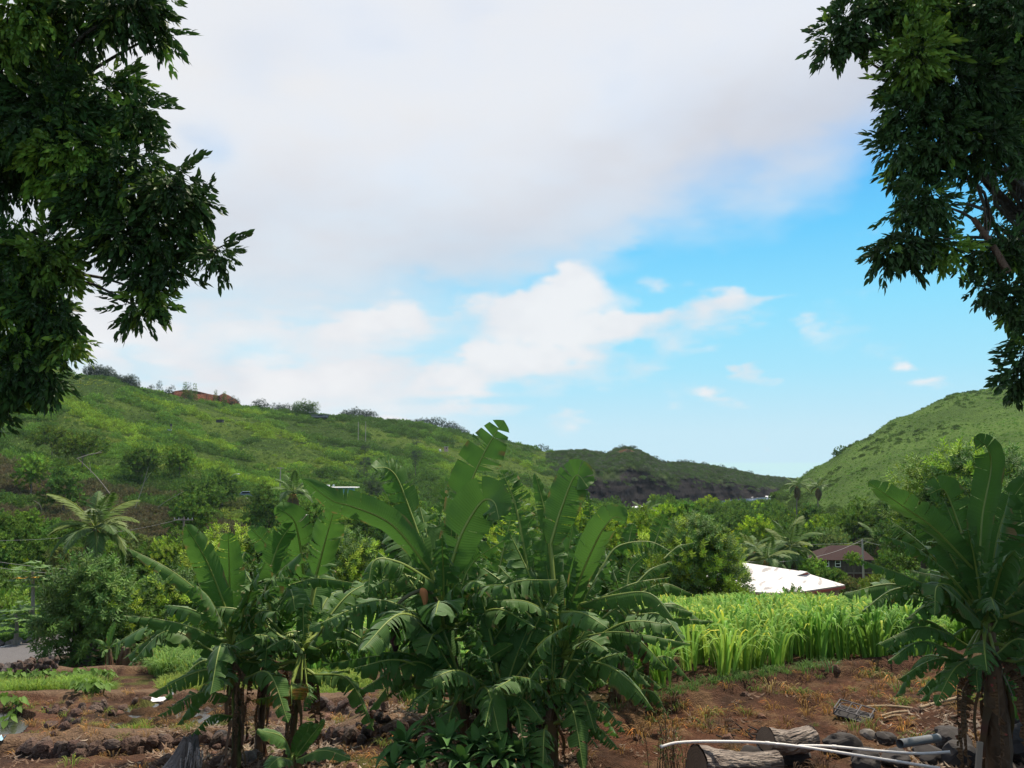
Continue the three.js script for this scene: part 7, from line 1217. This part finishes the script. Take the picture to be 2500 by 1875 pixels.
// ---------------------------------------------------------------- ti plants and the dry weed bush in front
const tiMat = leafMat({ color: new THREE.Color().setRGB(0.06, 0.16, 0.03), clearcoat: 0.22, clearcoatRoughness: 0.35, transmission: 0.25 });
function tiPlant(px, py, d, n, L, label, seed) {
  const p = at(px, py, d), gy = landHeight(p.x, -d), t = thing('ti_plant', label, 'ti plant', [p.x, gy, -d], 'ti plants in front of the central clump'), r = rng(seed), H = Math.max(0.15, p.y - gy);
  part('cane', new GB().tube(bend([V3(0, -0.05, 0), V3(0.03, H * 0.5, 0), V3(0, H, 0)], 6), Array(7).fill(0.014), 6, [0.2, 0.16, 0.1]).geo(), MAT.bark, t);
  for (let i = 0; i < n; i++) {
    const a = i * 2.4 + r() * 0.5, e = lerp(0.15, 1.35, i / n), l = L * (0.75 + 0.45 * r()), gb = new GB(), N = 7; let prev = null; const k = 0.8 + 0.4 * r();
    for (let j = 0; j <= N; j++) { const u = j / N, dirv = e - 0.9 * u * u * (1.2 - e * 0.5), R = l * u * Math.cos(lerp(e, dirv, 0.6)), y = l * u * Math.sin(lerp(e, dirv, 0.6)), w = L * 0.16 * Math.sin(Math.PI * (0.06 + 0.92 * u)) ** 0.8; const row = [-1, 0, 1].map((s) => gb.v(Math.cos(a) * R - Math.sin(a) * s * w, y + Math.abs(s) * w * 0.35, Math.sin(a) * R + Math.cos(a) * s * w, k, k, k)); if (prev) for (let m = 0; m < 2; m++) gb.q(prev[m], prev[m + 1], row[m + 1], row[m]); prev = row; }
    const lf = part('leaf', gb.geo(), tiMat, t); lf.position.set(0, H - 0.22 * r() * H, 0);
  }
}
[[985, 1820, 10.9, 22, 0.36, 'dark leafy ti plant at the left of its row'], [1022, 1850, 10.6, 18, 0.34, 'low ti plant second in the row'], [1088, 1815, 10.8, 24, 0.38, 'tall ti plant below the drooping banana leaf'], [1128, 1860, 10.5, 20, 0.34, 'low ti plant in the middle of the row'], [1165, 1825, 10.8, 22, 0.36, 'upright ti plant third from the right'], [1215, 1845, 10.6, 24, 0.36, 'bright ti plant second from the right'], [1270, 1850, 10.8, 22, 0.34, 'ti plant at the right end of its row'], [960, 1865, 10.6, 16, 0.3, 'small ti plant at the far left bottom']].forEach(([...a], i) => tiPlant(...a, 50 + i));
{
  const p = ground(1640, 1890, landHeight), t = thing('dry_weed_bush', 'thin twiggy weed with small brown leaves left of the thick log', 'weed', p.toArray()), r = rng(12), stems = new GB(), lv = new GB();
  for (let i = 0; i < 26; i++) { const a = r() * 6.28, q = 0.25 * r(), H = 0.35 + 0.6 * r(), x = Math.cos(a) * q * 1.3, z = Math.sin(a) * q, e = V3(x + (r() - 0.5) * 0.3, H, z + (r() - 0.5) * 0.2); stems.tube([V3(x, 0, z), V3(x, H * 0.5, z).lerp(e, 0.3), e], [0.006, 0.005, 0.003], 4, [0.12, 0.08, 0.05], false); for (let k = 0; k < 11; k++) { const u = 0.3 + 0.7 * r(), f = r() * 6.28, o = r() < 0.45 ? [0.2, 0.11, 0.06] : [0.1, 0.15, 0.04]; leaf(lv, V3(x, 0, z).lerp(e, u).setY(H * u), V3(Math.cos(f), 0.5, Math.sin(f)).normalize(), V3(-Math.sin(f), 0, Math.cos(f)), 0.045 + 0.03 * r(), 0.02, o, true); } }
  part('stems', stems.geo(), MAT.bark, t); part('leaves', lv.geo(), MAT.leaf, t);
}
// ---------------------------------------------------------------- the two trees that frame the view, their trunks standing outside the picture
SPRAYS.fig = [1, 2, 3, 4, 5].map((s) => spray({ n: 10 + s, len: 0.14 + 0.018 * s, L: 0.066, W: 0.029, droop: -0.25, spread: 0.75, seed: s * 37, vary: 0.25 }));
function frameTree(label, foot, lobesPx, extra, d0, seed, tint, fresh) {
  const base = landHeight(foot[0], foot[1]), t = thing('framing_tree', label, 'tree', [foot[0], base, foot[1]]), r = rng(seed), lists = SPRAYS.fig.map(() => []), O = t.position, gb = new GB();
  const lobes = [...lobesPx.map(([px, py, rp, dd = 0]) => { const d = d0 + dd; return { p: at(px + (px < CX ? -38 : 36), py - 52, d), r: Math.max(0.05, rp * d / F * 0.92 - 0.09), n: 1 }; }), ...extra.map(([x, y, z, rad]) => ({ p: V3(x, EYE + y, z), r: rad, n: 0.15 }))];
  const c = lobes.reduce((s, l) => s.add(l.p), V3()).multiplyScalar(1 / lobes.length), fork = V3(foot[0], base + 3.2, foot[1]), L = (v) => v.clone().sub(O);
  gb.tube(bend([V3(0, -0.4, 0), V3(0.05, 1.4, 0.05), L(fork)], 10), Array.from({ length: 11 }, (_, i) => 0.42 - 0.012 * i + (i < 2 ? 0.12 - 0.06 * i : 0)), 14, [0.1, 0.085, 0.07], true, 0.2, seed);
  const hubs = []; for (let k = 0; k < 6; k++) { const m = lobes[Math.floor((k + 0.5) * lobes.length / 6)].p, h = fork.clone().lerp(m, 0.4).add(V3(0, 0.35, -1.4)); hubs.push(h); gb.tube(bend([L(fork), L(fork.clone().lerp(h, 0.5).add(V3(0, 0.3, 0))), L(h)], 10), Array.from({ length: 11 }, (_, i) => 0.2 - 0.014 * i), 8, [0.06, 0.05, 0.042], false, 0.2, seed + k); }
  for (const l of lobes) { let h = hubs[0]; for (const q of hubs) if (q.distanceTo(l.p) < h.distanceTo(l.p)) h = q; gb.tube(bend([L(h), L(h.clone().lerp(l.p, 0.35).add(V3((r() - 0.5) * 0.4, 0.3 * r(), -0.3))), L(h.clone().lerp(l.p, 0.7).add(V3((r() - 0.5) * 0.4, 0.25 * r(), (r() - 0.5) * 0.3))), L(l.p)], 8), Array.from({ length: 9 }, (_, i) => 0.03 - 0.003 * i), 6, [0.05, 0.042, 0.035], false, 0.2, seed); }
  part('trunk', gb.geo(), MAT.bark, t);
  lobes.forEach((l, li) => {
    const n = Math.ceil(l.n * (2000 * l.r * l.r + 160 * l.r)) + 9, pale = r() < fresh, lv = 0.8 + 0.4 * r();
    for (let i = 0; i < n; i++) {
      const u = onSphere(r), rr = l.r * (0.35 + 0.65 * Math.sqrt(r())) * (1 + 0.65 * noise3(u.x * 2.2 + li * 3, u.y * 2.2, u.z * 2.2)), p = l.p.clone().addScaledVector(u, rr), ax = u.clone().multiplyScalar(0.9).addScaledVector(onSphere(r), 0.6); ax.y -= 0.75; ax.normalize();
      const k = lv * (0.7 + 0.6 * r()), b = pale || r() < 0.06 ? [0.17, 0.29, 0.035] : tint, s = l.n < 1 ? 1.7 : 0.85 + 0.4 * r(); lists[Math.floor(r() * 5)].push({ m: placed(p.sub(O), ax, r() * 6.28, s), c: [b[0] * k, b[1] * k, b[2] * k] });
    }
  });
  lists.forEach((l, i) => scatter('crown', SPRAYS.fig[i], MAT.fig ??= leafMat({ clearcoat: 0.16, clearcoatRoughness: 0.35, transmission: 0.25 }), l, t));
  return t;
}
frameTree('large dark leafy tree hanging in from the left edge', [-6.2, -5.2], [[60, 60, 190], [230, 40, 120], [360, 60, 95, -0.2], [430, 130, 42], [410, 40, 60], [40, 260, 160, 0.3], [150, 330, 150], [290, 290, 110, 0.2], [370, 330, 75], [60, 420, 130, 0.4], [220, 440, 120], [340, 470, 120], [460, 500, 80, -0.2], [520, 550, 45], [420, 600, 95], [510, 620, 60, 0.2], [565, 665, 36], [330, 620, 80], [390, 710, 62], [450, 700, 45], [410, 770, 34], [370, 800, 20], [250, 560, 70], [60, 680, 130], [160, 680, 90], [50, 820, 150, 0.2], [150, 800, 80], [190, 830, 50], [90, 940, 90], [150, 970, 48], [40, 960, 60], [10, 1035, 24], [210, 880, 26]],
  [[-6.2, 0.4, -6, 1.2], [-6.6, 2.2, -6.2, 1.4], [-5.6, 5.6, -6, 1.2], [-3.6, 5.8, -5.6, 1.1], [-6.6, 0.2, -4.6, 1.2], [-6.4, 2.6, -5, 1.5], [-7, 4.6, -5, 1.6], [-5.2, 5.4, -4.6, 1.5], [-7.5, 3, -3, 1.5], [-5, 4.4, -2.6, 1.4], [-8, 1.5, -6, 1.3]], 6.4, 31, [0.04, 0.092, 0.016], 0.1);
frameTree('large dark leafy tree hanging in from the right edge', [7.4, -7.2], [[2075, 30, 55], [2030, 100, 62], [2000, 150, 38], [2065, 130, 45], [2110, 60, 60], [2200, 60, 105], [2290, 90, 130, 0.2], [2430, 90, 150], [2200, 190, 85, -0.2], [2300, 240, 120], [2440, 270, 140, 0.3], [2150, 250, 48], [2180, 310, 75], [2260, 360, 95], [2380, 390, 90], [2160, 400, 60], [2200, 460, 75, 0.2], [2230, 540, 72], [2170, 560, 45], [2170, 640, 62], [2130, 660, 34], [2230, 640, 55], [2285, 650, 30], [2490, 420, 44],
  [2430, 660, 62, 0.4], [2360, 670, 42, 0.4], [2490, 650, 60, 0.4], [2370, 750, 45, 0.4], [2440, 760, 65, 0.4], [2500, 800, 60, 0.4], [2470, 820, 34, 0.4], [2490, 880, 36, 0.4], [2470, 920, 52, 0.4], [2450, 970, 44, 0.4], [2500, 960, 40, 0.4]],
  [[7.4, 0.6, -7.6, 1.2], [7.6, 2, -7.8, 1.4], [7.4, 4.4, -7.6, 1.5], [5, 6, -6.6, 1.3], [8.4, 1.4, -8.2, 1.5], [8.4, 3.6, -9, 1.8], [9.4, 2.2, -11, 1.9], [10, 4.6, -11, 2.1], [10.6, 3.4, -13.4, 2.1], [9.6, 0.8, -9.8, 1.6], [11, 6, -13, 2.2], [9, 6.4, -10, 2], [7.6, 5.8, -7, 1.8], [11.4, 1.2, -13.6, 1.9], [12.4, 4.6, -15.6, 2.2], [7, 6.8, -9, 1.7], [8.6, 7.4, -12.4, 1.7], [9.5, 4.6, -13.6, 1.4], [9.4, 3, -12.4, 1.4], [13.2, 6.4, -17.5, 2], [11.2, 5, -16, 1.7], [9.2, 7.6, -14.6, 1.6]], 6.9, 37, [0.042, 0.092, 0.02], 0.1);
{ // the bare broken limb in the right tree
  const d = 7.2, a = at(2460, 665, d), t = thing('broken_limb', 'bare broken brown limb sticking up in the right tree', 'branch', a.toArray()), b = at(2376, 532, d).sub(a); part('wood', new GB().tube(bend([V3(), b.clone().multiplyScalar(0.5).add(V3(0.015, 0, 0)), b], 10), Array.from({ length: 11 }, (_, i) => 0.034 - 0.0012 * i), 8, [0.12, 0.07, 0.05], true, 0.2).geo(), MAT.bark, t);
  const s = b.clone().multiplyScalar(0.6); for (const [x, y] of [[2415, 505], [2395, 470], [2420, 575]]) part('twig', new GB().tube(bend([s, s.clone().lerp(at(x, y, d).sub(a), 0.5).add(V3(0.02, 0, 0)), at(x, y, d).sub(a)], 6), [0.008, 0.007, 0.006, 0.005, 0.004, 0.003, 0.002], 4, [0.14, 0.1, 0.08], false).geo(), MAT.bark, t);
}
// ---------------------------------------------------------------- a trace of sea haze
scene.fog = new THREE.FogExp2(0xcfe0f0, 0.00007);
renderer.render(scene, camera);
